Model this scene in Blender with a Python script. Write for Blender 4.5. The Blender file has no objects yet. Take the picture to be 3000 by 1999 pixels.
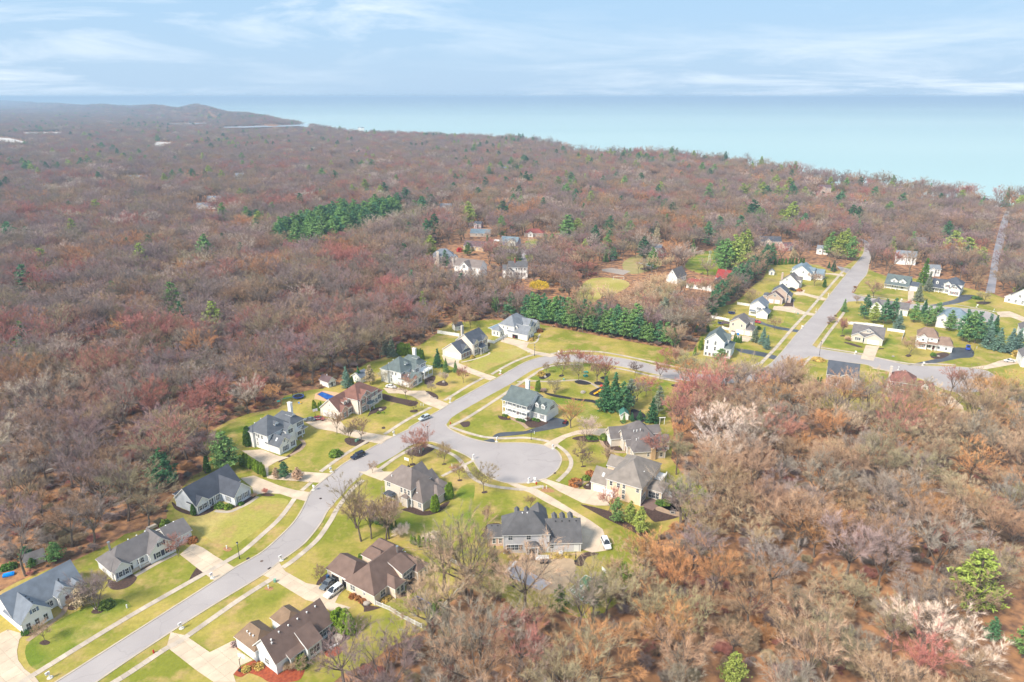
import bpy, bmesh, math, random
import numpy as np
from mathutils import Vector, Matrix
from math import sin, cos, pi, radians, hypot, atan2
random.seed(7)
scene = bpy.context.scene
COL = scene.collection
# ------------------------------------------------------------------ camera
CAMZ = 115.0; K = CAMZ / 105.0; FPX = 2000.0
PIT = math.atan((999.5 - 283) / FPX)
cd = bpy.data.cameras.new('camera'); cam = bpy.data.objects.new('camera', cd); COL.objects.link(cam)
cam.location = (0, 0, CAMZ); cam.rotation_euler = (pi / 2 - PIT, 0, 0)
cd.sensor_width = 36; cd.lens = 36 * FPX / 3000; cd.clip_end = 300000; cd.clip_start = 1
scene.camera = cam
# ------------------------------------------------------------------ world, sun, exposure
SUN_EL, SUN_AZ = radians(44), radians(-128)          # the sun stands behind the camera's left shoulder (azimuth from +Y, negative is left)
wd = bpy.data.worlds.new('World'); scene.world = wd; wd.use_nodes = True
nt = wd.node_tree; nt.nodes.clear()
def N(t, nt=None, **kw):
    n = nt.nodes.new(t)
    for k, v in kw.items(): setattr(n, k, v)
    return n
bg = N('ShaderNodeBackground', nt); out = N('ShaderNodeOutputWorld', nt)
sky = N('ShaderNodeTexSky', nt, sky_type='NISHITA', sun_disc=False)
sky.sun_elevation = SUN_EL; sky.sun_rotation = SUN_AZ; sky.altitude = 100; sky.air_density = 1.0; sky.dust_density = 2.5; sky.ozone_density = 2.0
tc = N('ShaderNodeTexCoord', nt); sep = N('ShaderNodeSeparateXYZ', nt); nt.links.new(tc.outputs['Generated'], sep.inputs[0])
def wm(op, a, b=None, clamp=False):
    n = N('ShaderNodeMath', nt, operation=op); n.use_clamp = clamp
    for i, v in enumerate((a, b)):
        if v is None: continue
        if isinstance(v, (int, float)): n.inputs[i].default_value = v
        else: nt.links.new(v, n.inputs[i])
    return n.outputs[0]
zc = wm('MAXIMUM', sep.outputs['Z'], 0.0)
den = wm('ADD', zc, 0.10)
cx_ = wm('DIVIDE', sep.outputs['X'], den); cy_ = wm('DIVIDE', sep.outputs['Y'], den)
cmb = N('ShaderNodeCombineXYZ', nt); nt.links.new(cx_, cmb.inputs[0]); nt.links.new(cy_, cmb.inputs[1])
def wnoise(scale, detail, rough, off, st=(1, 1, 1), dist=0.0):
    mp = N('ShaderNodeMapping', nt); mp.inputs['Location'].default_value = off; mp.inputs['Scale'].default_value = st
    nt.links.new(cmb.outputs[0], mp.inputs[0])
    n = N('ShaderNodeTexNoise', nt); n.inputs['Scale'].default_value = scale; n.inputs['Detail'].default_value = detail; n.inputs['Roughness'].default_value = rough; n.inputs['Distortion'].default_value = dist
    nt.links.new(mp.outputs[0], n.inputs['Vector']); return n.outputs['Fac']
def wramp(fac, stops):
    r = N('ShaderNodeValToRGB', nt); e = r.color_ramp.elements
    while len(e) < len(stops): e.new(0.5)
    for el, (p, c) in zip(e, stops): el.position = p; el.color = (c[0], c[1], c[2], 1)
    nt.links.new(fac, r.inputs[0]); return r.outputs[0]
c1 = wramp(wnoise(0.62, 8, 0.62, (3.1, 1.7, 0), (0.9, 1.0, 1), 0.6), [(0.45, (0, 0, 0)), (0.66, (1, 1, 1))])
c2 = wramp(wnoise(0.16, 3, 0.5, (8.3, 0.6, 0)), [(0.34, (0.0, 0.0, 0.0)), (0.62, (1, 1, 1))])
cl = wm('MULTIPLY', c1, c2)
# overcast veil: a pale blue-grey sheet over the physical sky, with brighter thin cloud drawn in it
veil = wramp(sep.outputs['Z'], [(0.0, (4.5, 6.1, 7.9)), (0.10, (3.9, 5.8, 7.9)), (0.30, (3.1, 5.3, 7.6)), (1.0, (5.4, 6.6, 8.0))])
mx = N('ShaderNodeMix', nt, data_type='RGBA'); mx.inputs['Factor'].default_value = 0.86
nt.links.new(sky.outputs[0], mx.inputs['A']); nt.links.new(veil, mx.inputs['B'])
mx2 = N('ShaderNodeMix', nt, data_type='RGBA'); nt.links.new(cl, mx2.inputs['Factor'])
nt.links.new(mx.outputs['Result'], mx2.inputs['A']); mx2.inputs['B'].default_value = (7.4, 8.2, 9.0, 1)
nt.links.new(mx2.outputs['Result'], bg.inputs['Color']); bg.inputs['Strength'].default_value = 0.050
nt.links.new(bg.outputs[0], out.inputs['Surface'])
sl = bpy.data.lights.new('sun', 'SUN'); sun = bpy.data.objects.new('sun', sl); COL.objects.link(sun)
sl.energy = 2.5; sl.angle = radians(14); sl.color = (1.0, 0.91, 0.78)
sdir = Vector((sin(SUN_AZ) * cos(SUN_EL), cos(SUN_AZ) * cos(SUN_EL), sin(SUN_EL)))
sun.rotation_euler = (-sdir).to_track_quat('-Z', 'Y').to_euler(); sun.location = (0, 0, 400)
vs = scene.view_settings; vs.view_transform = 'Standard'; vs.look = 'None'; vs.gamma = 1; vs.use_curve_mapping = False
vs.exposure = 1.38
cy = scene.cycles
cy.use_denoising = True; cy.max_bounces = 4; cy.diffuse_bounces = 2; cy.glossy_bounces = 2; cy.transmission_bounces = 2; cy.volume_bounces = 0; cy.transparent_max_bounces = 4
cy.use_adaptive_sampling = True; cy.adaptive_threshold = 0.02
# ------------------------------------------------------------------ picture point -> place on the ground (or on a level z)
CR = dict(h1=(0,1620,6.032),h2=(270,1510,7.467),h3=(500,1350,8.712),h4=(700,1180,9.223),h5=(930,1100,10.452),h6=(1100,1010,11.2),h7=(1280,940,12.06),h8=(1420,900,12.06),h9=(670,1740,6.053),ha=(930,1570,6.818),hb=(1100,1320,7.842),hc=(1400,1470,7.127),hd=(1720,1320,8.715),he=(1760,1220,10.695),hf=(1460,1100,9.8),hg=(2030,920,10.23),r1=(2160,740,7.838),r2=(2460,920,6.921),r3=(2380,1030,5.8825),r4=(2560,780,5.348),m5=(1250,700,6.723),m6=(1900,680,7.128),r7=(2680,980,5.228),c8=(1580,1040,6.192),
A=(0,1400,2.6175),B=(500,1400,2.6175),C=(1000,1000,2.614),D=(1400,1000,2.614),E=(400,1000,2.614),F=(900,850,2.614),H=(900,1400,2.6175),I=(1400,1400,2.6175),J=(1900,700,2.614),K=(2200,700,2.614),L=(1200,550,2.614),M=(2200,1400,2.6175),N=(2200,350,2.614),O=(1600,550,2.614),W=(0,200,2.091),X=(0,800,2.614),Y=(900,250,2.353),S=(0,0,1.0))
def G(u, v, z=0.0):
    x = (u - 1500) / FPX; y = -(v - 999.5) / FPX
    c, s = cos(PIT), sin(PIT)
    t = (z - CAMZ) / (-s + y * c)
    return Vector((x * t, (c + y * s) * t, z))
def P(k, x, y, z=0.0):
    a, b, s = CR[k]; return G(a + x / s, b + y / s, z)
def PL(spec, z=0.0):
    """'A 0,880 330,715 | E 250,1250' -> list of ground points"""
    r = []
    for part in spec.split('|'):
        t = part.split()
        for q in t[1:]:
            a, b = q.split(','); r.append(P(t[0], float(a), float(b), z))
    return r
def smooth(pts, n=5, closed=False):
    m = len(pts); r = []
    rng = range(m if closed else m - 1)
    for i in rng:
        if closed: p0, p1, p2, p3 = pts[i - 1], pts[i], pts[(i + 1) % m], pts[(i + 2) % m]
        else: p0, p1, p2, p3 = pts[max(i - 1, 0)], pts[i], pts[i + 1], pts[min(i + 2, m - 1)]
        for j in range(n):
            t = j / n
            r.append(0.5 * ((2 * p1) + (p2 - p0) * t + (2 * p0 - 5 * p1 + 4 * p2 - p3) * t * t + (3 * p1 - p0 - 3 * p2 + p3) * t ** 3))
    if not closed: r.append(pts[-1].copy())
    return r
# ------------------------------------------------------------------ materials
MT = {}
def mat(name, col, rough=0.8, col2=None, scale=1.0, detail=4, spec=0.3, metal=0.0, bump=0.0, bscale=None, obj_rand=0.0, contrast=(0.35, 0.65)):
    if name in MT: return MT[name]
    m = bpy.data.materials.new(name); m.use_nodes = True; t = m.node_tree; b = t.nodes['Principled BSDF']
    b.inputs['Roughness'].default_value = rough; b.inputs['Metallic'].default_value = metal
    b.inputs['Specular IOR Level'].default_value = spec
    c = (*col, 1)
    if col2 is None: col2 = tuple(x * 0.88 for x in col)
    geo = t.nodes.new('ShaderNodeNewGeometry')
    nz = t.nodes.new('ShaderNodeTexNoise'); nz.inputs['Scale'].default_value = scale; nz.inputs['Detail'].default_value = detail
    t.links.new(geo.outputs['Position'], nz.inputs['Vector'])
    r = t.nodes.new('ShaderNodeValToRGB'); r.color_ramp.elements[0].position = contrast[0]; r.color_ramp.elements[1].position = contrast[1]
    r.color_ramp.elements[0].color = (*col2, 1); r.color_ramp.elements[1].color = c
    t.links.new(nz.outputs['Fac'], r.inputs[0]); o = r.outputs[0]
    if obj_rand:
        oi = t.nodes.new('ShaderNodeObjectInfo'); hs = t.nodes.new('ShaderNodeHueSaturation')
        mr = t.nodes.new('ShaderNodeMapRange'); mr.inputs['To Min'].default_value = 1 - obj_rand; mr.inputs['To Max'].default_value = 1 + obj_rand
        t.links.new(oi.outputs['Random'], mr.inputs['Value']); t.links.new(mr.outputs[0], hs.inputs['Value']); t.links.new(o, hs.inputs['Color']); o = hs.outputs[0]
    t.links.new(o, b.inputs['Base Color'])
    if bump:
        n2 = t.nodes.new('ShaderNodeTexNoise'); n2.inputs['Scale'].default_value = bscale or scale * 4; t.links.new(geo.outputs['Position'], n2.inputs['Vector'])
        bp = t.nodes.new('ShaderNodeBump'); bp.inputs['Strength'].default_value = bump; bp.inputs['Distance'].default_value = 0.1
        t.links.new(n2.outputs['Fac'], bp.inputs['Height']); t.links.new(bp.outputs[0], b.inputs['Normal'])
    MT[name] = m; return m
def grass_mat(name, a, b_, c, s1=0.05, s2=0.9):
    m = bpy.data.materials.new(name); m.use_nodes = True; t = m.node_tree; b = t.nodes['Principled BSDF']; b.inputs['Roughness'].default_value = 0.95; b.inputs['Specular IOR Level'].default_value = 0.1
    geo = t.nodes.new('ShaderNodeNewGeometry')
    def nz(s, d, rg=0.55):
        n = t.nodes.new('ShaderNodeTexNoise'); n.inputs['Scale'].default_value = s; n.inputs['Detail'].default_value = d; n.inputs['Roughness'].default_value = rg
        t.links.new(geo.outputs['Position'], n.inputs['Vector']); return n.outputs['Fac']
    def ramp(f, p0, p1, c0, c1):
        r = t.nodes.new('ShaderNodeValToRGB'); r.color_ramp.elements[0].position = p0; r.color_ramp.elements[1].position = p1
        r.color_ramp.elements[0].color = (*c0, 1); r.color_ramp.elements[1].color = (*c1, 1); t.links.new(f, r.inputs[0]); return r.outputs[0]
    def mix(f, x, y):
        q = t.nodes.new('ShaderNodeMix'); q.data_type = 'RGBA'; t.links.new(f, q.inputs['Factor'])
        t.links.new(x, q.inputs['A']); t.links.new(y, q.inputs['B']); return q.outputs['Result']
    base = ramp(nz(s1, 3), 0.42, 0.60, a, b_)
    tan = ramp(nz(0.13, 4, 0.65), 0.50, 0.72, (0, 0, 0), (1, 1, 1))
    rgb = t.nodes.new('ShaderNodeRGB'); rgb.outputs[0].default_value = (*c, 1)
    o = mix(tan, base, rgb.outputs[0])
    fine = ramp(nz(s2, 5, 0.7), 0.3, 0.7, (0.80, 0.82, 0.78), (1.16, 1.14, 1.1))
    mu = t.nodes.new('ShaderNodeMix'); mu.data_type = 'RGBA'; mu.blend_type = 'MULTIPLY'; mu.inputs['Factor'].default_value = 1
    t.links.new(o, mu.inputs['A']); t.links.new(fine, mu.inputs['B']); o = mu.outputs['Result']
    t.links.new(o, b.inputs['Base Color'])
    bp = t.nodes.new('ShaderNodeBump'); bp.inputs['Strength'].default_value = 0.5; bp.inputs['Distance'].default_value = 0.15
    t.links.new(nz(4.0, 3), bp.inputs['Height']); t.links.new(bp.outputs[0], b.inputs['Normal'])
    MT[name] = m; return m
def tint_mat(name, rough=0.9, var=0.25, scale=1.5, trans=0.0):
    """colour comes from the 'tint' property of the tree (or of the instance)"""
    m = bpy.data.materials.new(name); m.use_nodes = True; t = m.node_tree; b = t.nodes['Principled BSDF']; b.inputs['Roughness'].default_value = rough; b.inputs['Specular IOR Level'].default_value = 0.15
    at = t.nodes.new('ShaderNodeAttribute'); at.attribute_type = 'INSTANCER'; at.attribute_name = 'tint'
    tcn = t.nodes.new('ShaderNodeTexCoord'); nz = t.nodes.new('ShaderNodeTexNoise'); nz.inputs['Scale'].default_value = scale; nz.inputs['Detail'].default_value = 3
    t.links.new(tcn.outputs['Object'], nz.inputs['Vector'])
    mr = t.nodes.new('ShaderNodeMapRange'); mr.inputs['From Min'].default_value = 0.3; mr.inputs['From Max'].default_value = 0.7; mr.inputs['To Min'].default_value = 1 - var; mr.inputs['To Max'].default_value = 1 + var
    t.links.new(nz.outputs['Fac'], mr.inputs['Value'])
    vm = t.nodes.new('ShaderNodeVectorMath'); vm.operation = 'SCALE'; t.links.new(at.outputs['Color'], vm.inputs[0]); t.links.new(mr.outputs[0], vm.inputs['Scale'])
    t.links.new(vm.outputs[0], b.inputs['Base Color'])
    MT[name] = m; return m
twig_m = tint_mat('twig', var=0.22, scale=0.35)
leaf_m = tint_mat('needle', var=0.45, scale=0.9)
bark_m = mat('bark', (0.20, 0.155, 0.12), 0.95, (0.11, 0.085, 0.068), 1.2)
white_m = mat('white_trim', (0.84, 0.83, 0.81), 0.55, (0.74, 0.74, 0.74), 0.8)
glass_m = mat('window_glass', (0.045, 0.055, 0.075), 0.12, (0.02, 0.025, 0.035), 0.5, spec=0.6)
conc_m = mat('concrete', (0.60, 0.475, 0.355), 0.9, (0.50, 0.395, 0.295), 0.35, 6, obj_rand=0.07, bump=0.1)
walk_m = mat('sidewalk_concrete', (0.52, 0.435, 0.35), 0.9, (0.40, 0.335, 0.275), 0.3, 6, obj_rand=0.12, bump=0.1)
joint_m = mat('slab_joint', (0.36, 0.29, 0.22), 0.95)
kerb_m = mat('kerb_concrete', (0.50, 0.42, 0.33), 0.9, (0.40, 0.34, 0.27), 0.3)
road_m = mat('road_asphalt', (0.385, 0.345, 0.335), 0.9, (0.325, 0.29, 0.285), 0.09, 8, bump=0.06, bscale=6, contrast=(0.3, 0.7))
black_asphalt = mat('sealed_asphalt', (0.075, 0.08, 0.095), 0.45, (0.05, 0.052, 0.062), 0.25, 6, spec=0.5)
mulch_m = mat('mulch', (0.095, 0.055, 0.042), 0.95, (0.05, 0.03, 0.025), 2.0, 6, bump=0.6)
dark_mulch = mat('dark_mulch', (0.035, 0.028, 0.035), 0.95, (0.02, 0.017, 0.02), 2.0, 6, bump=0.6)
red_mulch = mat('red_mulch', (0.36, 0.085, 0.035), 0.95, (0.24, 0.05, 0.025), 1.5, 6, bump=0.6)
tan_mulch = mat('tan_mulch', (0.42, 0.22, 0.10), 0.95, (0.30, 0.15, 0.07), 1.5, 6, bump=0.5)
paver_m = mat('paver', (0.40, 0.28, 0.19), 0.9, (0.32, 0.22, 0.15), 0.8, 5)
grass1 = grass_mat('grass_mixed', (0.205, 0.215, 0.030), (0.385, 0.305, 0.080), (0.46, 0.305, 0.14))
grass2 = grass_mat('grass_green', (0.145, 0.195, 0.022), (0.290, 0.270, 0.050), (0.38, 0.30, 0.11), 0.07)
grass3 = grass_mat('grass_dry', (0.330, 0.300, 0.070), (0.430, 0.345, 0.125), (0.40, 0.26, 0.115), 0.06)
# worn asphalt: sealed cracks, patches and paler wheel wear
t = road_m.node_tree; b = t.nodes['Principled BSDF']; old = b.inputs['Base Color'].links[0].from_socket
geo = t.nodes.new('ShaderNodeNewGeometry'); wz = t.nodes.new('ShaderNodeTexNoise'); wz.inputs['Scale'].default_value = 0.25; wz.inputs['Detail'].default_value = 4; t.links.new(geo.outputs['Position'], wz.inputs['Vector'])
ad = t.nodes.new('ShaderNodeVectorMath'); ad.operation = 'MULTIPLY_ADD'; t.links.new(wz.outputs['Color'], ad.inputs[0]); ad.inputs[1].default_value = (5, 5, 0); t.links.new(geo.outputs['Position'], ad.inputs[2])
vo = t.nodes.new('ShaderNodeTexVoronoi'); vo.feature = 'DISTANCE_TO_EDGE'; vo.inputs['Scale'].default_value = 0.085; t.links.new(ad.outputs[0], vo.inputs['Vector'])
mr = t.nodes.new('ShaderNodeMapRange'); mr.inputs['From Min'].default_value = 0.002; mr.inputs['From Max'].default_value = 0.009; mr.inputs['To Min'].default_value = 0.86; mr.inputs['To Max'].default_value = 1.0; t.links.new(vo.outputs['Distance'], mr.inputs['Value'])
v2 = t.nodes.new('ShaderNodeTexVoronoi'); v2.inputs['Scale'].default_value = 0.06; t.links.new(geo.outputs['Position'], v2.inputs['Vector']); s2 = t.nodes.new('ShaderNodeSeparateColor'); t.links.new(v2.outputs['Color'], s2.inputs[0])
m2 = t.nodes.new('ShaderNodeMapRange'); m2.inputs['To Min'].default_value = 0.96; m2.inputs['To Max'].default_value = 1.04; t.links.new(s2.outputs[0], m2.inputs['Value'])
mm = t.nodes.new('ShaderNodeMath'); mm.operation = 'MULTIPLY'; t.links.new(mr.outputs[0], mm.inputs[0]); t.links.new(m2.outputs[0], mm.inputs[1])
sc = t.nodes.new('ShaderNodeVectorMath'); sc.operation = 'SCALE'; t.links.new(old, sc.inputs[0]); t.links.new(mm.outputs[0], sc.inputs['Scale']); t.links.new(sc.outputs[0], b.inputs['Base Color'])
# ------------------------------------------------------------------ mesh helpers
class MB:
    def __init__(s): s.v = []; s.f = []; s.m = []
    def face(s, pts, m=0):
        i = len(s.v); s.v += [tuple(p) for p in pts]; s.f.append(tuple(range(i, i + len(pts)))); s.m.append(m)
    def box(s, x0, x1, y0, y1, z0, z1, m=0, M=None):
        c = [(x0, y0, z0), (x1, y0, z0), (x1, y1, z0), (x0, y1, z0), (x0, y0, z1), (x1, y0, z1), (x1, y1, z1), (x0, y1, z1)]
        if M is not None: c = [tuple(M @ Vector(p)) for p in c]
        i = len(s.v); s.v += c
        for q in ((3, 2, 1, 0), (4, 5, 6, 7), (0, 1, 5, 4), (1, 2, 6, 5), (2, 3, 7, 6), (3, 0, 4, 7)): s.f.append(tuple(i + a for a in q)); s.m.append(m)
    def tube(s, p, q, r0, r1, n=6, m=0, cap=True):
        p, q = Vector(p), Vector(q); d = (q - p)
        if d.length < 1e-6: return
        d.normalize(); a = d.orthogonal().normalized(); b = d.cross(a); i = len(s.v)
        for c, r in ((p, r0), (q, r1)):
            for k in range(n):
                an = 2 * pi * k / n; s.v.append(tuple(c + (a * cos(an) + b * sin(an)) * r))
        for k in range(n): s.f.append((i + k, i + (k + 1) % n, i + n + (k + 1) % n, i + n + k)); s.m.append(m)
        if cap:
            s.f.append(tuple(i + k for k in reversed(range(n)))); s.m.append(m); s.f.append(tuple(i + n + k for k in range(n))); s.m.append(m)
    def lathe(s, prof, n=10, m=0, o=(0, 0, 0)):
        i = len(s.v)
        for r, z in prof:
            for k in range(n): s.v.append((o[0] + r * cos(2 * pi * k / n), o[1] + r * sin(2 * pi * k / n), o[2] + z))
        for j in range(len(prof) - 1):
            for k in range(n): s.f.append((i + j * n + k, i + j * n + (k + 1) % n, i + (j + 1) * n + (k + 1) % n, i + (j + 1) * n + k)); s.m.append(m)
        s.f.append(tuple(i + k for k in reversed(range(n)))); s.m.append(m)
        s.f.append(tuple(i + (len(prof) - 1) * n + k for k in range(n))); s.m.append(m)
    def mesh(s, name, mats, smooth=False):
        me = bpy.data.meshes.new(name); me.from_pydata(s.v, [], s.f)
        for q in (mats if isinstance(mats, (list, tuple)) else [mats]): me.materials.append(q)
        me.polygons.foreach_set('material_index', s.m)
        if smooth: me.polygons.foreach_set('use_smooth', [True] * len(s.f))
        me.update(); return me
    def build(s, name, mats, parent=None, smooth=False, loc=None, rz=None):
        return link(name, s.mesh(name, mats, smooth), parent, loc, rz)
def link(name, me, parent=None, loc=None, rz=None):
    o = bpy.data.objects.new(name, me); COL.objects.link(o)
    if parent is not None: o.parent = parent
    if loc is not None: o.location = loc
    if rz is not None: o.rotation_euler = (0, 0, rz)
    return o
def tag(o, label=None, cat=None, group=None, kind=None):
    if label: o['label'] = label
    if cat: o['category'] = cat
    if group: o['group'] = group
    if kind: o['kind'] = kind
    return o
def thing(name, label, cat, loc=(0, 0, 0), rz=0, group=None):
    o = link(name, None, None, loc, rz); return tag(o, label, cat, group)
def dup(root, loc, rz=None, label=None, scale=None):
    r = root.copy(); COL.objects.link(r); r.location = loc
    if rz is not None: r.rotation_euler = (0, 0, rz)
    if scale is not None: r.scale = scale if isinstance(scale, (tuple, list)) else (scale,) * 3
    if label: r['label'] = label
    for ch in root.children:
        c = ch.copy(); COL.objects.link(c); c.parent = r
        for g in ch.children:
            d = g.copy(); COL.objects.link(d); d.parent = c
    return r
def poly(name, pts, z, m, kind='structure', parent=None, label=None, cat=None):
    me = bpy.data.meshes.new(name)
    ar = sum(pts[i].x * pts[(i + 1) % len(pts)].y - pts[(i + 1) % len(pts)].x * pts[i].y for i in range(len(pts)))
    if ar < 0: pts = pts[::-1]
    me.from_pydata([(p.x, p.y, z) for p in pts], [], [tuple(range(len(pts)))]); me.materials.append(m)
    o = link(name, me, parent)
    if kind and parent is None: o['kind'] = kind
    if label: o['label'] = label
    if cat: o['category'] = cat
    return o
CLEAR = []          # polygons kept free of woodland
def clear(pts): CLEAR.append(np.array([(p.x, p.y) for p in pts]))
def inside(poly_, X, Y):
    r = np.zeros(X.shape, bool); n = len(poly_); j = n - 1
    for i in range(n):
        xi, yi = poly_[i]; xj, yj = poly_[j]
        c = ((yi > Y) != (yj > Y)) & (X < (xj - xi) * (Y - yi) / (yj - yi + 1e-12) + xi)
        r ^= c; j = i
    return r
# ================================================================== terrain and lake
SHU = [(-600,16000),(0,16000),(96,15000),(200,12500),(258,9500),(311,8000),(445,6500),(564,5600),(679,5000),(756,4300),(803,4000),(850,3700),(900,3270),(980,2760)] + [(u, G(u, v, 16).y) for u, v in ((1066,379),(1265,386),(1400,392),(1537,401),(1605,413),(1690,438),(1877,440),(2000,450),(2100,464),(2230,482),(2372,508),(2514,526),(2735,549),(2957,566),(3100,580),(3600,620),(4200,650))]
DUN = [(-600,34),(0,36),(96,42),(200,33),(280,30),(311,34),(380,27),(445,40),(500,30),(564,44),(620,32),(679,48),(740,30),(803,24),(830,14),(860,16),(900,5),(960,0),(4200,0)]
def _az(u): return math.atan2((u - 1500) / FPX, cos(PIT))
_sa = np.array([_az(u) for u, r in SHU]); _sr = np.array([math.log(r / cos(_az(u))) for u, r in SHU]); _da = np.array([_az(u) for u, h in DUN]); _dh = np.array([h for u, h in DUN])
def shore_r(a): return np.exp(np.interp(a, _sa, _sr))
def terr_z(X, Y):
    X = np.asarray(X, float); Y = np.asarray(Y, float)
    a = np.arctan2(X, Y); r = np.hypot(X, Y); rs = shore_r(a) + 14 * np.sin(a * 90) + 8 * np.sin(a * 210 + 1)
    q = r / rs
    s = np.clip((q - 0.66) / 0.2, 0, 1); s = s * s * (3 - 2 * s)
    z = np.interp(a, _da, _dh) * s * (0.9 + 0.18 * np.sin(a * 160 + r / 310) )
    far = np.clip((r - 2200) / 3000, 0, 1)
    z = z + far * 5 * np.sin(X / 420 + 1.3) * np.sin(Y / 530)
    b = np.clip((r - rs) / 45, 0, 1); b = b * b * (3 - 2 * b)
    return z * (1 - b) + (-26) * b
na, nr = 260, 190
aa = np.linspace(radians(-56), radians(56), na); rr = np.concatenate([np.linspace(5, 700, 60), np.geomspace(712, 17500, nr - 60)])
A2, R2 = np.meshgrid(aa, rr); TX = R2 * np.sin(A2); TY = R2 * np.cos(A2) - 4; TZ = terr_z(TX, TY)
vt = np.stack([TX, TY, TZ], -1).reshape(-1, 3)
ii = np.arange(na * nr).reshape(nr, na); qf = np.stack([ii[:-1, :-1], ii[:-1, 1:], ii[1:, 1:], ii[1:, :-1]], -1).reshape(-1, 4)
me = bpy.data.meshes.new('ground'); me.from_pydata(vt.tolist(), [], qf.tolist()); me.polygons.foreach_set('use_smooth', [True] * len(qf))
litter = mat('leaf_litter', (0.40, 0.20, 0.092), 0.97, (0.125, 0.068, 0.046), 0.33, 12, bump=0.7, bscale=2.5, contrast=(0.37, 0.60))
me.materials.append(litter); tag(link('ground', me), 'forest floor of brown leaf litter', None, None, 'structure')
lm = bpy.data.materials.new('lake_water'); lm.use_nodes = True; t = lm.node_tree; b = t.nodes['Principled BSDF']
b.inputs['Roughness'].default_value = 0.28; b.inputs['IOR'].default_value = 1.33
g_ = t.nodes.new('ShaderNodeNewGeometry'); mp = t.nodes.new('ShaderNodeMapping'); mp.inputs['Scale'].default_value = (0.00006, 0.00035, 0.001); t.links.new(g_.outputs['Position'], mp.inputs[0])
nz = t.nodes.new('ShaderNodeTexNoise'); nz.inputs['Scale'].default_value = 1.0; nz.inputs['Detail'].default_value = 5; t.links.new(mp.outputs[0], nz.inputs['Vector'])
rp = t.nodes.new('ShaderNodeValToRGB'); rp.color_ramp.elements[0].position = 0.36; rp.color_ramp.elements[1].position = 0.66
rp.color_ramp.elements[0].color = (0.33, 0.475, 0.455, 1); rp.color_ramp.elements[1].color = (0.455, 0.585, 0.535, 1)
t.links.new(nz.outputs['Fac'], rp.inputs[0]); t.links.new(rp.outputs[0], b.inputs['Base Color'])
n3 = t.nodes.new('ShaderNodeTexNoise'); n3.inputs['Scale'].default_value = 0.06; n3.inputs['Detail'].default_value = 4; t.links.new(g_.outputs['Position'], n3.inputs['Vector'])
bp = t.nodes.new('ShaderNodeBump'); bp.inputs['Strength'].default_value = 0.12; bp.inputs['Distance'].default_value = 1.0; t.links.new(n3.outputs['Fac'], bp.inputs['Height']); t.links.new(bp.outputs[0], b.inputs['Normal'])
mb = MB(); LW = 90000
ys = [300, 1500, 4000, 10000, 30000, 110000]
for y0, y1 in zip(ys, ys[1:]): mb.face([(-LW, y0, -22), (LW, y0, -22), (LW, y1, -22), (-LW, y1, -22)])
tag(mb.build('lake_water', lm), 'wide pale turquoise lake reaching the horizon', None, None, 'structure')
# inland water and pale clearings among the far woods
pond_m = mat('pond_water', (0.50, 0.56, 0.62), 0.15, (0.42, 0.48, 0.55), 0.01)
field_m = mat('pale_field', (0.62, 0.58, 0.55), 0.9, (0.48, 0.44, 0.40), 0.02)
for sp, nm, m_ in (('W 1350,374 1600,366 1890,358 1900,366 1700,374 1500,379 1360,379', 'pond', pond_m), ('W 1020,343 1270,338 1270,348 1030,350', 'pond', pond_m),
               ('W -60,425 60,432 190,462 120,464 -60,445', 'field', field_m), ('W 940,452 1050,458 1060,466 990,488 945,486', 'field', field_m), ('W 130,398 380,396 385,402 140,404', 'field', field_m)):
    q = PL(sp); [clear([p * s_ for p in q]) for s_ in (1, 0.975, 0.95, 0.925, 0.905)]; poly(nm, q, float(max(terr_z([p.x for p in q], [p.y for p in q]))) + 1.0, m_)
# ================================================================== lawns
LM = PL('A -60,905 130,800 330,718 560,640 700,575 860,500 960,432 1150,388 1240,400 1280,330 1275,230 | E 245,1245 290,1180 380,1090 420,1035 520,990 560,900 500,770 560,695 700,612 850,556 990,534 1090,515 1130,420 1340,372 1420,362 1560,330 1640,250 | F 460,556 570,525 680,470 760,428 850,432 930,375 1000,330 1010,300 1110,250 1280,238 1400,225 1500,235 | L 850,1000 1020,1052 1250,1096 1500,1146 1750,1190 1950,1228 | J 60,880 200,965 330,975 400,1000 420,1050 200,1010 | D 1400,220 1060,155 860,130 | C 1700,130 1500,165 1300,255 1000,425 700,600 280,855 0,1030 | E 1640,1030 1420,1240 1250,1440 | B 930,560 600,720 0,1080 | A 900,1330 600,1550 | S 170,2060 -60,2060')
poly('lawn', LM, 0.02, grass1); clear(LM)
LS = PL('S 170,2060 | A 560,1560 900,1330 | B 0,1090 600,730 930,570 | E 1260,1440 1430,1240 1640,1035 | C 0,1035 280,860 700,605 1000,430 1300,260 1500,170 1700,135 | D 860,135 1060,160 1400,225 | J 250,1050 480,1080 | J 400,1120 300,1130 | J 100,1260 | D 1560,420 1500,500 1480,600 1500,700 1480,900 1560,1010 1650,1060 1740,1130 | I 1745,60 1800,190 1700,260 1600,300 1400,440 1330,600 1250,720 1150,860 1060,970 960,1040 830,1080 700,1050 520,970 300,1030 | H 1560,970 1450,900 1300,800 1240,830 1050,1000 900,1150 | B 1960,1160 1700,1290 1520,1420 1330,1500 1250,1568 1150,1680 | S 930,2100')
poly('lawn', LS, 0.02, grass1); clear(LS)
LR = PL('J 60,880 200,960 330,960 400,1040 620,1060 850,1020 1000,900 1100,790 1300,560 1500,310 1590,210 1640,150 1660,60 1640,60 1600,150 1500,215 1420,260 1300,200 1080,180 920,200 880,300 800,360 720,440 640,500 540,520 470,600 430,700 390,760 340,860 250,880 150,830')
poly('lawn', LR, 0.024, grass1); clear(LR)
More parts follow.
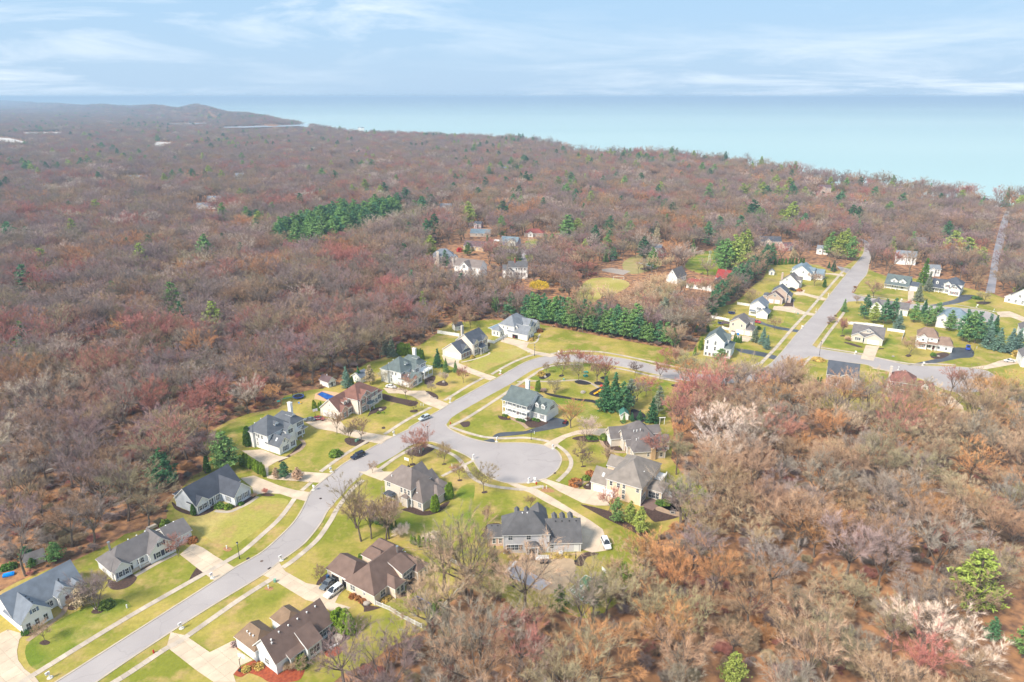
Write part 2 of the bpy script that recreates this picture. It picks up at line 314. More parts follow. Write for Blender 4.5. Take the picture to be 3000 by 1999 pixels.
LK = PL('K 900,230 860,290 800,400 600,650 470,800 300,1010 330,1060 400,1120 420,1230 480,1290 700,1310 1000,1330 1300,1370 1500,1400 1640,1390 1750,1330 1900,1300 2200,1280 2400,1200 2500,900 2400,560 2200,520 2000,480 1850,420 1640,375 1500,330 1270,305 1050,290 960,260')
poly('lawn', LK, 0.024, grass1); clear(LK)
def lawn_patch(spec, m, z=0.04, sm=True):
    q = PL(spec); q = smooth(q, 4, True) if sm else q
    return poly('lawn', q, z, m)
lawn_patch('C 380,1330 470,1270 620,1330 760,1310 860,1230 900,1130 1020,1090 1000,1300 1010,1420 900,1480 760,1500 560,1460 420,1400', grass2)      # green yard behind the taupe house
lawn_patch('A 200,1290 400,1130 620,1010 900,930 1000,1010 700,1230 420,1430 250,1460', grass2)
lawn_patch('K 560,760 720,690 800,690 760,780 890,880 700,850 545,815', grass2, sm=False)
lawn_patch('K 960,880 1010,820 1060,730 1110,760 1130,830 1120,930 970,905', grass2, sm=False)
lawn_patch('K 250,640 270,560 410,590 340,690 220,665', grass2, sm=False)
lawn_patch('D 400,280 520,190 700,170 900,180 1010,230 960,290 780,290 600,300 480,300', grass2)
lawn_patch('D 1350,330 1480,320 1560,400 1520,470 1450,560 1380,590 1340,480', grass2)
lawn_patch('D 560,430 760,460 900,520 1020,570 960,620 780,590 620,480', grass2)
lawn_patch('E 500,760 700,640 880,580 980,560 900,640 800,700 700,720 560,800', grass2)
lawn_patch('F 1250,560 1450,470 1700,440 1600,520 1400,600 1330,640', grass3)
lawn_patch('A 1330,260 1600,120 | B 700,150 900,170 830,260 640,420 420,560 330,500 200,400', grass3)
lawn_patch('I 1520,200 1560,60 1700,50 1790,190 1700,270 1580,270', grass2)
# sports field and farm yard beyond the pines
SF = PL('O 200,900 250,800 300,720 400,690 560,700 640,740 560,800 440,830 360,880'); poly('sports_field', smooth(SF, 4, True), 0.03, grass3); clear(SF)
FY = PL('O 1060,600 1100,540 1190,495 1300,485 1340,560 1340,650 1250,670 1120,640'); poly('lawn', smooth(FY, 4, True), 0.03, grass2); clear(FY)
for sp in ('O 150,960 250,740 400,660 640,660 900,620 1080,640 1100,830 900,1000 700,1080 480,1040 300,1000', 'S -200,2055 990,2055 930,2700 -200,2700', 'O 1040,760 1330,740 1420,820 1300,900 1120,960 1020,900', 'J 480,330 540,200 760,110 820,180 800,260 720,330 560,420', 'J 1330,190 1340,60 1560,40 1660,120 1560,230', 'N 40,1040 60,930 330,930 340,1060 200,1090',  'L 840,770 1130,760 1230,1010 880,990', 'S 2040,1960 2260,1960 2330,2500 1970,2500', 'M 1430,1130 1800,1130 1850,1330 1400,1330', 'O 850,740 940,640 1080,640 1240,690 1330,620 1480,600 1500,700 1330,820 1060,810', 'O 320,640 440,600 640,630 700,660 600,690 420,680', 'O 520,560 640,560 850,590 840,625 640,600', 'O 740,420 980,420 1000,560 860,560 730,500',
           'L 620,470 700,430 880,400 900,330 1080,340 1080,440 960,480 940,560 800,560 640,500', 'L 170,440 400,440 470,300 640,300 640,430 560,560 640,700 920,580 960,800 700,810 480,800 330,760 150,690', 'L 1080,430 1300,400 1300,470 1100,470'):
    clear(PL(sp))
yard = mat('winter_yard', (0.36, 0.27, 0.13), 0.95, (0.26, 0.24, 0.07), 0.15, 6)
poly('lawn', smooth(PL('L 610,480 690,440 800,450 900,480 890,410 1090,390 1080,450 960,490 930,570 800,560'), 3, True), 0.03, grass2)
poly('lawn', smooth(PL('O 600,560 760,500 860,540 880,600 700,660 600,640'), 3, True), 0.03, yard)
# ================================================================== roads
def road(spec_l, spec_r, name, z, n=6, kerb=True, m=None):
    l = smooth(PL(spec_l), n); r = smooth(PL(spec_r), n)
    o = poly(name, l + r[::-1], z, m or road_m); clear(l + r[::-1])
    return l, r
def kerb(line, par, z=0.03, w=0.45, h=0.13):
    mb = MB(); L_ = []; 
    for i, p in enumerate(line):
        a = line[max(i - 1, 0)]; c = line[min(i + 1, len(line) - 1)]; d = (c - a).normalized(); nrm = Vector((-d.y, d.x, 0))
        L_.append((p - nrm * w / 2, p + nrm * w / 2))
    for i in range(len(L_) - 1):
        a, b = L_[i]; c, d = L_[i + 1]
        up = Vector((0, 0, h)); 
        mb.face([a + up, c + up, d + up, b + up]); mb.face([a, c, c + up, a + up]); mb.face([d, b, b + up, d + up])
    o = mb.build('kerb', kerb_m, par); o.location.z = 0.0; return o
l1 = 'S 60,2060 | A 440,1560 1000,1204 1650,790 1800,690 | B 700,570 880,410 960,320 1020,220 1060,130 1110,70 | E 1490,1020 1600,930 1850,790 2091,670 | C 530,655 760,525 830,480 1100,330 1180,290 1300,220 1400,165 1500,130 1600,111 1700,104 | D 860,106 1060,125 1200,150 1400,195 | J 0,962 100,985 250,1010 400,1035 550,1042 700,1035'
r1 = 'S 215,2060 | A 740,1568 1240,1230 | B 330,975 700,750 830,650 990,535 1070,455 1150,350 1200,260 1260,190 1350,90 | E 1640,1100 1750,1010 1830,960 | C 0,1128 250,965 400,882 520,805 600,776 680,740 800,640 850,582 1000,490 1290,330 1400,260 1480,215 1560,190 1640,170 1750,158 | D 700,162 850,166 1040,187 1150,206 1300,240 1420,268 | J 0,1045 100,1065 300,1090 500,1108 700,1110'
rd = [('road', 0.030)]
ml, mr_ = road(l1, r1, 'road', 0.030)
road_o = bpy.data.objects['road']; tag(road_o, 'light grey asphalt street running past the houses')
for p_ in (ml, mr_[:60], mr_[-75:]): kerb(p_, road_o)
# cul-de-sac
CS = PL('C 600,775 670,768 760,790 880,840 980,890 1020,930 1060,990 1130,1040 1220,1075 1300,1087 1450,1085 1550,1060 1640,1000 1680,935 1682,885 1640,830 1560,800 1450,783 1330,778 1180,780 1090,768 980,740 880,700 820,665 800,638')
cs = smooth(CS, 5); c_o = poly('cul_de_sac', cs + PL('C 740,600 560,740'), 0.034, road_m); kerb(cs, c_o); clear(cs)
# second street
l2 = 'J 500,1042 620,1040 700,1035 850,1000 930,960 1000,890 1060,820 1150,710 1280,570 1380,440 1500,290 1560,220 1620,150 1650,95 1655,40'
r2 = 'J 560,1112 700,1110 850,1095 950,1075 1020,1060 1080,1010 1160,930 1230,897 1255,812 1310,740 1400,620 1490,510 1530,480 1560,400 1620,330 1670,270 1690,190 1705,130 1700,60'
a2, b2 = road(l2, r2, 'road', 0.038); o2 = bpy.data.objects['road.001']; tag(o2, 'straight grey street climbing between houses towards the woods'); kerb(a2, o2); kerb(b2[:42], o2)
kerb(smooth(PL('J 1255,812 1310,740 1400,620 1490,510 1520,485'), 5), o2); kerb(smooth(PL('J 1565,405 1620,330 1670,270 1690,190 1705,130'), 5), o2)
a3, b3 = road('K 440,800 480,820 530,842 700,870 870,895 1000,920 1200,965 1400,975 1560,980 1700,992 1800,1010 1870,1050', 'K 420,905 450,900 640,935 870,962 950,990 1130,1035 1290,1070 1400,1120 1500,1160 1640,1180 1800,1150 1870,1060', 'road', 0.034)
o3 = bpy.data.objects['road.002']; tag(o3, 'grey side street ending in a round turning place'); kerb(a3[10:], o3); kerb(b3[8:], o3)
a4, b4 = road('K 740,405 780,415 850,440 1000,465 1150,485 1250,500 1400,515 1600,530 1750,545 1850,570 1905,610', 'K 700,480 730,482 870,478 1000,500 1150,525 1250,540 1450,580 1650,605 1760,632 1850,642 1905,615', 'road', 0.034)
o4 = bpy.data.objects['road.003']; tag(o4, 'grey side street curving behind tall pines'); kerb(a4[10:], o4); kerb(b4[10:], o4)
road('N 1948,700 1912,800 1880,920 1850,1050 1825,1200 1795,1330', 'N 1980,700 1966,800 1940,930 1902,1060 1885,1200 1868,1330', 'road', 0.05, m=mat('wet_road', (0.34, 0.32, 0.35), 0.5, (0.28, 0.27, 0.30), 0.05))
tag(bpy.data.objects['road.004'], 'long straight road leading through bare trees to the lake')
clear(PL('N 1900,690 1820,900 1740,1330 1900,1330 1990,690'))
road('K 655,208 800,240', 'K 690,245 790,290', 'road', 0.042)
road('J 1655,45 1640,20 1600,-5', 'J 1700,60 1690,30 1650,5', 'road', 0.044)
road('L 660,480 740,470 840,490 880,520 900,570 880,620', 'L 660,500 740,500 830,510 850,540 860,580 850,620', 'road', 0.04)
road('L 820,465 900,475 990,460', 'L 880,520 940,500 990,475', 'road', 0.046)
# farm lane with white stones
lane_m = mat('gravel_lane', (0.30, 0.25, 0.20), 0.95, (0.22, 0.18, 0.14), 0.4)
road('O 505,965 700,870 890,760', 'O 670,1015 850,920 1050,790', 'lane', 0.03, m=mat('lane_leaves', (0.30, 0.22, 0.14), 0.95, (0.24, 0.19, 0.10), 0.4))
clear(PL('O 480,980 890,740 1070,770 680,1040'))
road('O 980,560 1060,520 1150,490 1190,478', 'O 1000,575 1070,535 1160,500 1200,485', 'farm_drive', 0.04, m=mat('farm_gravel', (0.50, 0.38, 0.28), 0.95))
bluff_sand = mat('sports_court', (0.36, 0.30, 0.26), 0.9)
poly('sports_court', PL('O 425,625 500,615 650,640 590,670 430,640'), 0.05, bluff_sand)
# ================================================================== pavements: slab by slab
SLABM = {}
def unit_slab(m, name='slab', t=0.05):
    key = m.name
    if key not in SLABM:
        mb = MB(); mb.box(-0.5, 0.5, -0.5, 0.5, 0, t); SLABM[key] = mb.mesh(name, m)
    return SLABM[key]
def sidewalk(spec, w=1.5, step=1.5, z=0.045, n=6, slabs=True, m=None, name='sidewalk'):
    pl = smooth(PL(spec), n); mb = MB()
    for i in range(len(pl) - 1):
        d0 = (pl[min(i + 1, len(pl) - 1)] - pl[max(i - 1, 0)]).normalized(); d1 = (pl[min(i + 2, len(pl) - 1)] - pl[i]).normalized()
        n0 = Vector((-d0.y, d0.x, 0)) * w / 2; n1 = Vector((-d1.y, d1.x, 0)) * w / 2
        mb.face([pl[i] - n0, pl[i + 1] - n1, pl[i + 1] + n1, pl[i] + n0])
    base = mb.build(name, joint_m if slabs else (m or walk_m)); base.location.z = z; base['kind'] = 'structure'
    if not slabs: return
    acc = 0.0; s = [0.0]
    for i in range(len(pl) - 1): acc += (pl[i + 1] - pl[i]).length; s.append(acc)
    k = 0; d = step / 2; me = unit_slab(m or walk_m)
    while d < acc:
        while s[k + 1] < d: k += 1
        f = (d - s[k]) / max(s[k + 1] - s[k], 1e-6); p = pl[k].lerp(pl[k + 1], f); q = (pl[k + 1] - pl[k])
        o = link('slab', me, base, (p.x, p.y, 0.004), atan2(q.y, q.x)); o.scale = (step - 0.035, w - 0.02, 1)
        d += step
sidewalk('A -30,1690 280,1500 1000,1060 1740,640 | B 560,560 700,440 810,340 880,260 950,160')
sidewalk('E 1265,1145 1340,1080', 1.4); sidewalk('E 1410,1000 1600,865 1850,720'); sidewalk('C 330,715 500,605 690,505'); sidewalk('C 790,455 960,350 1100,275'); sidewalk('C 1150,255 1300,170 1450,110 1560,95')
sidewalk('D 560,98 700,78 900,80 1050,100 1250,140 1420,180 | J 0,935 200,980 400,1015 560,1020 720,1000 860,950')
sidewalk('S 190,2075 | A 880,1568 1260,1320 1400,1240 1800,960 2000,830 | B 790,770'); sidewalk('B 860,690 960,620 1120,480 1220,340 1290,220 1400,80 1480,20')
sidewalk('C 290,985 420,890 560,815'); sidewalk('C 640,790 760,830 870,880 940,950 990,1030 1060,1080 1150,1110 1300,1130 1400,1135 1550,1110', 1.4)
sidewalk('C 830,655 960,590 1150,470 1300,370 1450,270 1560,205 1680,180 | D 780,178'); sidewalk('D 1040,205 1150,225 | D 1400,285 1560,315 1720,335', 1.4)
sidewalk('C 830,655 960,700 1100,735 1250,745 1400,740 1520,755 1590,770', 1.4); sidewalk('C 1640,790 1720,850 1760,920 1740,990 1660,1070', 1.4)
sidewalk('D 300,310 430,305 560,310 700,300 800,300 880,330 940,370', 1.3, slabs=False)
sidewalk('C 770,1035 870,985 1010,915', 1.2, 1.2)
sidewalk('J 860,955 980,830 1100,690 1210,570 1330,430 1470,270 1510,225', 1.6, 1.6); sidewalk('J 1030,1075 1130,1020 1210,940 1250,900', 1.4); sidewalk('J 1300,835 1380,720 1450,630 1500,560', 1.5)
sidewalk('K 530,832 700,858 870,885', 1.4); sidewalk('K 950,908 1100,938 1250,960 1400,958 1560,968', 1.4); sidewalk('K 930,990 1060,1012', 1.3)
sidewalk('K 830,428 1000,452 1200,480', 1.3, slabs=False); sidewalk('K 1240,490 1400,503 1530,500 1700,528 1880,560', 1.3, slabs=False)
# ================================================================== driveways, cut into slabs along their own direction
def clip_cell(pts, x0, x1, y0, y1):
    def cl(p, f, inter):
        r = []
        for i in range(len(p)):
            a, b = p[i - 1], p[i]; fa, fb = f(a), f(b)
            if fb:
                if not fa: r.append(inter(a, b))
                r.append(b)
            elif fa: r.append(inter(a, b))
        return r
    for ax, v, s in ((0, x0, 1), (0, x1, -1), (1, y0, 1), (1, y1, -1)):
        if len(pts) < 3: return []
        pts = cl(pts, lambda p: s * (p[ax] - v) >= 0, lambda a, b: tuple(a[k] + (b[k] - a[k]) * (v - a[ax]) / (b[ax] - a[ax]) for k in (0, 1)))
    return pts
def driveway(spec, ang, cell=3.2, m=None, sm=0, name='driveway', label=None, z=0.052, jm=None):
    q = PL(spec); q = smooth(q, sm, True) if sm else q
    base = poly(name, q, z, jm or joint_m, label=label); clear(q); c, s = cos(radians(-ang)), sin(radians(-ang))
    L_ = [(p.x * c - p.y * s, p.x * s + p.y * c) for p in q]
    xs = [p[0] for p in L_]; ys_ = [p[1] for p in L_]; g = 0.02; th = 0.03
    x = min(xs)
    while x < max(xs):
        y = min(ys_)
        while y < max(ys_):
            r = clip_cell(L_, x + g, x + cell - g, y + g, y + cell - g)
            if len(r) >= 3:
                ar = sum(r[i][0] * r[(i + 1) % len(r)][1] - r[(i + 1) % len(r)][0] * r[i][1] for i in range(len(r))) / 2
                if ar < 0: r = r[::-1]
                if abs(ar) > 0.3:
                    w = [(a * c + b * s, -a * s + b * c) for a, b in r]; mb = MB()
                    mb.face([(a, b, z + th) for a, b in w])
                    for i in range(len(w)):
                        a, b = w[i], w[(i + 1) % len(w)]; mb.face([(*a, z), (*b, z), (*b, z + th), (*a, z + th)])
                    mb.build('slab', m or conc_m, base)
            y += cell
        x += cell
    return base
DA = 55.5
driveway('A -80,1240 0,1195 60,1165 185,1200 150,1240 130,1330 140,1400 190,1470 270,1530 300,1568 180,1660 -80,1660', DA, label='wide concrete driveway beside the blue-grey house')
driveway('A 1380,590 1480,505 1560,540 1640,595 1800,690 1640,790 1520,700', DA, label='concrete driveway of the long white ranch house')
driveway('E 795,1050 900,1030 1000,1070 1100,1110 1210,1140 1340,1160 1290,1225 1190,1200 1100,1170 980,1165 900,1180 885,1120', DA, label='concrete driveway curving round the slate-blue house')
driveway('E 805,840 960,830 1090,880 1170,890 1080,920 1010,960 1010,1030 1260,1000 1490,1015 1400,1085 1200,1070 1050,1060 1000,1050 980,950 900,900', DA, label='concrete garage court of the white house with grey hipped roof')
driveway('E 1290,620 1380,600 1440,590 1480,590 1560,610 1600,660 1760,700 1960,730 1870,790 1780,770 1600,720 1500,690 1380,670', DA, label='concrete driveway with two parked cars by the red-brown roofed house')
driveway('C 320,360 420,350 530,380 640,380 700,430 830,485 760,525 640,480 540,420 440,400 360,400', DA, label='concrete drive with the white car by the grey-green roof')
driveway('F 1030,500 1100,500 1170,530 1160,560 1230,590 1330,630 1450,670 1400,695 1250,640 1130,600 1060,570', DA, label='concrete driveway of the cream two-storey house')
driveway('F 1500,360 1700,400 1680,440 1750,470 1920,500 1860,515 1720,490 1600,430 1480,395', DA, label='concrete driveway of the white house with pale slate roof')
driveway('B -30,1300 0,1185 110,1210 300,1340 480,1250 510,1320 630,1400 540,1440 480,1510 500,1568 330,1568 200,1480', 53, label='broad concrete driveway of the house with red mulch beds')
driveway('B 700,745 830,650 880,720 1040,810 1150,830 1230,790 1340,850 1290,900 1260,960 1380,995 1330,1040 1220,1020 1130,960 1040,940 860,830 770,775', DA, label='long concrete driveway with two parked cars')
driveway('C 190,1000 250,960 330,1000 420,1000 470,960 480,980 330,1050 310,1070 200,1030 130,1000', DA, label='short concrete drive of the taupe house')
driveway('C 1250,1080 1330,1085 1400,1110 1500,1135 1620,1200 1750,1280 1900,1370 2000,1440 2060,1600 1920,1620 1830,1590 1830,1360 1720,1310 1560,1230 1440,1160 1380,1140', 68, label='long pale concrete driveway down to the grey-blue house')
driveway('C 1480,1070 1560,1050 1640,1080 1800,1130 1920,1140 | D 1050,1185 1000,1230 1010,1260 900,1260 800,1240 700,1190 620,1150 540,1100 470,1070', -31, label='concrete driveway and court of the peach house')
driveway('D 500,795 560,760 650,720 760,685 880,670 985,670 990,700 960,730 880,715 760,715 680,740 620,780 580,830 540,815', 20, label='curved concrete driveway of the brown-grey complex house')
driveway('C 1080,765 1160,745 1190,775 1160,778', 0, 6, black_asphalt, label='end of the black sealed driveway', jm=black_asphalt)
ba = smooth(PL('C 1160,735 1200,705 1290,695 1400,690 1450,675 1510,655 1570,615 1620,585 1700,600 1740,620 1730,650 1640,670 1500,695 1380,715 1240,730'), 4, True); poly('driveway', ba, 0.055, black_asphalt, label='black sealed driveway with wet patches'); clear(ba)
# right side drives
driveway('J 1105,415 1200,390 1190,415 1340,450 1370,465 1330,470 1200,435 1130,430', -45, 3.2, label='concrete drive between the two white gabled houses')
driveway('J 960,515 1100,520 1200,560 1280,575 1260,590 1150,575 1010,550 950,545', -30, 3.2, label='concrete driveway of the tan brick garage')
poly('driveway', PL('J 840,620 900,650 1000,675 1160,700 1140,718 980,690 860,655 800,640'), 0.055, black_asphalt, label='dark driveway with the red car')
poly('driveway', PL('J 660,840 760,850 880,870 990,900 960,925 860,900 700,870'), 0.055, black_asphalt, label='dark driveway screened by young spruces')
driveway('J 600,740 760,745 800,760 760,790 660,780', -30, 3.2, label='concrete pad in front of the tan double garage')
driveway('K 880,815 985,825 970,850 940,935 840,920 860,870', 80, 3.4, label='concrete driveway of the grey craftsman ranch')
ba = smooth(PL('K 1540,835 1690,845 1700,905 1600,915 1480,940 1330,965 1200,970 1300,945 1440,915 1520,890'), 3, True); poly('driveway', ba, 0.055, black_asphalt, label='black driveway with the blue car')
driveway('K 1680,985 1800,970 1900,935 1990,920 2091,930 2150,960 2050,955 1940,975 1800,1000', 10, label='concrete drive with the white car by the side street end')
driveway('K 1390,1140 1430,1160 1530,1200 1620,1280 1630,1310 1500,1290 1370,1250 1400,1190', -30, label='pale concrete court of the brick red house')
driveway('K 1560,1170 1660,1210 1800,1270 1870,1330 1860,1360 1760,1300 1640,1230', -35, label='narrow concrete drive under bare trees')
driveway('K 1205,395 1250,395 1245,490 1200,490', 85, 3.4, label='concrete driveway of the white house with twin gables')
ba = smooth(PL('K 1610,430 1720,435 1690,460 1600,490 1480,510 1360,515 1440,495 1560,465'), 3, True); poly('driveway', ba, 0.055, black_asphalt, label='dark driveway of the navy-roofed house')
driveway('J 1420,265 1500,275 1490,290 1330,262', -40, 3.2, label='short concrete drive under the reddish tree')
sidewalk('r1 1290,1340 1290,1260 1265,1170 1300,1080', 1.3, slabs=False)
driveway('K 1880,560 1980,555 2091,600 2200,680 2091,640 1990,600 1900,600', 10, label='pale concrete fan at the end of the curved side street')
# ================================================================== planting beds
def bed(spec, m=None, sm=4, z=0.06, label=None):
    q = PL(spec); return poly('planting_bed', smooth(q, sm, True) if sm else q, z, m or mulch_m, label=label)
for s_ in ('A 845,850 830,780 905,800 1010,740 1050,770 1000,830 920,860', 'A 1450,790 1500,700 1540,678 1590,720 1520,760', 'A 700,1030 740,1000 790,1020 770,1040 720,1045', 'A 145,1215 190,1190 300,1150 300,1190 220,1215', 'A 520,1010 560,940 600,950 590,1010', 'A 1080,700 1150,660 1165,670 1095,715', 'A 300,1270 340,1245 385,1260 370,1280 330,1285',
           'E 440,1340 460,1300 540,1250 590,1260 600,1290 520,1330', 'E 270,1230 340,1280 420,1310 400,1330 300,1290', 'E 600,1270 680,1250 760,1240 850,1200 905,1180 900,1205 800,1260 700,1290 640,1290',
           'E 950,1180 1000,1165 1060,1180 1010,1190', 'E 1595,750 1640,740 1780,770 1720,800 1640,800 1600,775', 'E 1880,660 1900,655 1905,670 1880,672', 'E 1180,860 1240,800 1280,780 1280,820 1220,860 1150,900 1090,930 1100,910',
           'C 600,390 680,385 740,420 730,450 660,430 610,410', 'C 310,400 420,430 520,450 590,470 540,500 450,480 330,450', 'C 340,500 330,530 230,560 200,580 240,520', 'C 530,530 580,525 580,545 530,545', 'C 720,330 780,300 820,330 790,345', 'C 650,280 720,270 700,320 640,330',
           'C 560,880 540,850 600,800 690,790 720,820 660,860 610,885', 'C 525,940 560,935 565,950 530,955', 'C 770,940 800,935 805,945 775,948', 'C 890,1062 920,1058 925,1070 895,1073', 'C 1075,1155 1110,1148 1120,1160 1085,1168',
           'C 460,1290 560,1270 620,1300 700,1290 790,1240 830,1230 780,1290 690,1330 600,1335 520,1310', 'C 910,625 980,615 980,650 940,660 920,645',
           'C 1200,570 1250,580 1300,590 1290,605 1220,600', 'C 1420,600 1560,610 1580,630 1500,660 1440,660 1400,620', 'C 1345,600 1410,610 1400,625 1350,612',
           'D 720,745 800,725 900,735 930,765 880,775 790,765', 'D 950,760 1000,770 1100,820 1100,840 1020,830 970,790', 'D 780,850 810,848 812,856 780,858', 'D 790,958 820,952 828,962 795,966', 'D 980,955 1005,950 1012,960 985,964',
           'D 710,1100 790,1050 800,1090 770,1130 710,1120', 'D 810,1110 870,1070 870,1140 820,1130', 'D 790,1250 1000,1300 1040,1330 1200,1420 1300,1460 1280,1510 1150,1440 1000,1370 870,1300', 'D 1250,1230 1420,1200 1530,1210 1560,1310 1530,1350 1400,1380 1330,1370', 'D 1380,1240 1480,1240 1560,1290 1540,1340 1450,1310 1390,1290', 
           'H 70,830 90,780 160,730 170,770 130,800', 'H 300,870 420,960 540,990 560,1000 440,1030 430,990 330,900', 'H 550,960 640,900 750,880 760,910 640,930 560,985', 'H 1360,410 1380,360 1470,350 1480,380 1400,400', 'H 1335,440 1390,400 1400,470 1350,460',
           'I 790,590 850,570 930,585 840,610 820,640 800,680 740,660', 'J 1030,515 1080,470 1105,460 1105,520 1060,530', 'J 1495,790 1560,800 1640,830 1600,830 1520,805', 'J 1965,895 1990,885 2015,895 1990,907', 'J 1760,840 1800,838 1800,846 1765,848', 'J 1470,740 1500,738 1500,748 1470,748', 'K 1380,890 1480,870 1520,890 1450,920 1390,915', 'K 1720,490 1780,480 1840,490 1780,505'):
    bed(s_)
for s_ in ('D 470,275 500,255 550,245 555,265 510,290 475,287', 'D 620,265 640,255 662,262 645,273 622,272', 'D 740,310 770,298 820,305 868,325 830,335 770,328', 'D 890,318 920,308 965,320 960,335 910,335', 'D 935,280 960,270 985,280 960,292', 'D 850,405 940,350 1000,350 980,430', 'D 515,395 600,410 680,425 760,440 880,450 930,480 930,520 890,475 800,460 700,445 600,430 530,410', 'D 1480,335 1540,330 1660,350 1665,378 1560,362 1500,350', 'D 1085,610 1125,620 1110,635', 'D 1180,520 1280,560 1270,620 1180,590'):
    bed(s_, dark_mulch)
for s_ in ('B 480,1500 560,1440 680,1390 760,1440 830,1500 900,1460 960,1430 980,1460 1040,1420 1000,1540 900,1568 760,1568 690,1530 600,1500 540,1530', 'B 440,1345 500,1290 510,1330', 'B 315,1370 360,1335 400,1330 390,1360', 'B 1180,1340 1260,1300 1320,1300 1300,1350 1220,1380', 'B 790,1110 830,1095 860,1110 820,1120'): bed(s_, red_mulch)
for s_ in ('A 1705,545 1745,530 1780,548 1745,568', 'C 820,965 850,955 890,965 850,980', 'D 480,1145 520,1115 590,1150 540,1160', 'D 290,345 350,335 430,350 410,365', 'K 465,915 510,905 570,930 540,942 480,935', 'B 715,850 760,835 790,850 760,868', 'C 1190,255 1230,245 1225,262', 'C 700,290 690,300 660,290'): bed(s_, tan_mulch)
poly('patio', PL('I 240,640 640,600 760,640 740,760 640,880 500,900 195,745'), 0.058, mat('patio_stone', (0.44, 0.32, 0.21), 0.9, (0.36, 0.26, 0.17), 0.6), label='tan stone patio behind the grey-blue house')
poly('patio', smooth(PL('B 1160,1240 1240,1190 1360,1210 1370,1240 1260,1270 1190,1330 1150,1310'), 3, True), 0.062, mat('patio_dark', (0.13, 0.10, 0.09), 0.9), label='dark paved patio with covered table')
poly('patio', PL('ha 1780,1000 1880,830 2010,830 2150,950 1930,1150 1770,1100'), 0.062, paver_m, label='paved patio with wooden furniture')
poly('patio', PL('hb 140,1300 380,1150 560,1180 520,1300 330,1400 160,1380'), 0.062, mat('deck_wood', (0.30, 0.22, 0.18), 0.9), label='weathered deck behind the taupe house')
poly('patio', smooth(PL('D 1390,1265 1470,1300 1560,1310 1540,1345 1440,1320 1360,1290'), 3, True), 0.066, paver_m, label='round fire pit patio')
poly('patio', PL('D 1260,1225 1330,1200 1400,1240 1340,1300 1240,1260'), 0.068, mat('brick_patio', (0.20, 0.13, 0.11), 0.9), label='brown brick terrace by the sunroom')
sidewalk('E 600,1300 650,1306 720,1305 800,1270 860,1240 930,1190', 1.2, slabs=False, z=0.066); sidewalk('hf 440,1180 400,1240 520,1310 650,1370 760,1450 830,1530', 1.5, slabs=False, m=paver_m, z=0.07)
sidewalk('h4 1380,1430 1640,1290 1760,1150 1740,1060 1650,980', 1.2, slabs=False, m=paver_m, z=0.07); sidewalk('h7 860,1470 1200,1400 1600,1280 1830,1180 1850,1120', 1.0, slabs=False, z=0.07); sidewalk('h8 1480,1260 1700,1280 1850,1200 1900,1050 1960,960', 1.0, slabs=False, z=0.07)
sidewalk('he 0,750 80,900 220,1030 420,1110 640,1130 760,1130', 1.3, slabs=False, m=paver_m, z=0.07); sidewalk('h1 480,1560 700,1400 950,1200 1120,1060 1150,940', 1.2, slabs=False, m=paver_m, z=0.07); sidewalk('h2 940,1330 1200,1180 1500,1010 1850,840', 1.2, slabs=False, z=0.07)
sidewalk('D 740,1150 790,1090 870,1060', 1.2, slabs=False, m=paver_m, z=0.07)
# ================================================================== houses
def roofm(name, c): return mat('roof_' + name, c, 0.92, tuple(x * 0.70 for x in c), 0.6, 10, bump=0.3, bscale=5, contrast=(0.28, 0.72))
def wallm(name, c): return mat('wall_' + name, c, 0.75, tuple(x * 0.93 for x in c), 0.6, 4)
R_blue = roofm('blue_grey', (0.20, 0.225, 0.265)); R_grey = roofm('grey', (0.185, 0.168, 0.168)); R_slate = roofm('slate', (0.085, 0.092, 0.115)); R_dslate = roofm('dark_slate', (0.125, 0.135, 0.155))
R_red = roofm('red_brown', (0.235, 0.115, 0.09)); R_green = roofm('grey_green', (0.135, 0.165, 0.165)); R_navy = roofm('navy', (0.095, 0.105, 0.13)); R_pale = roofm('pale_slate', (0.235, 0.25, 0.28))
R_brown = roofm('brown', (0.20, 0.132, 0.108)); R_brown_lit = roofm('brown_lit', (0.26, 0.175, 0.115)); R_taupe = roofm('taupe', (0.23, 0.188, 0.172)); R_char = roofm('charcoal', (0.13, 0.126, 0.132)); R_fawn = roofm('fawn', (0.28, 0.24, 0.21)); R_mix = roofm('mixed_brown_grey', (0.18, 0.158, 0.155))
R_barn = roofm('barn_red', (0.33, 0.05, 0.045)); R_rust = roofm('rust', (0.30, 0.085, 0.07)); R_purple = roofm('plum', (0.15, 0.10, 0.105)); R_beige = roofm('beige_brown', (0.28, 0.19, 0.145)); R_steel = roofm('steel_blue', (0.20, 0.26, 0.31))
W_white = wallm('white', (0.86, 0.845, 0.82)); W_blue = wallm('pale_blue', (0.64, 0.67, 0.73)); W_cream = wallm('cream', (0.80, 0.69, 0.58)); W_peach = wallm('peach', (0.80, 0.60, 0.44)); W_taupe = wallm('taupe', (0.66, 0.575, 0.49)); W_beige = wallm('beige', (0.76, 0.62, 0.50)); W_grey = wallm('grey_blue', (0.60, 0.585, 0.61)); W_mint = wallm('mint_white', (0.78, 0.81, 0.81))
W_tan = wallm('tan_brick', (0.52, 0.40, 0.33)); W_brick = mat('brick_front', (0.60, 0.42, 0.35), 0.9, (0.50, 0.33, 0.27), 1.5); W_plum = wallm('plum', (0.36, 0.24, 0.26)); W_redb = wallm('dull_red', (0.38, 0.20, 0.18)); W_yel = wallm('yellow', (0.62, 0.47, 0.28)); W_purb = wallm('violet_blue', (0.22, 0.22, 0.42))
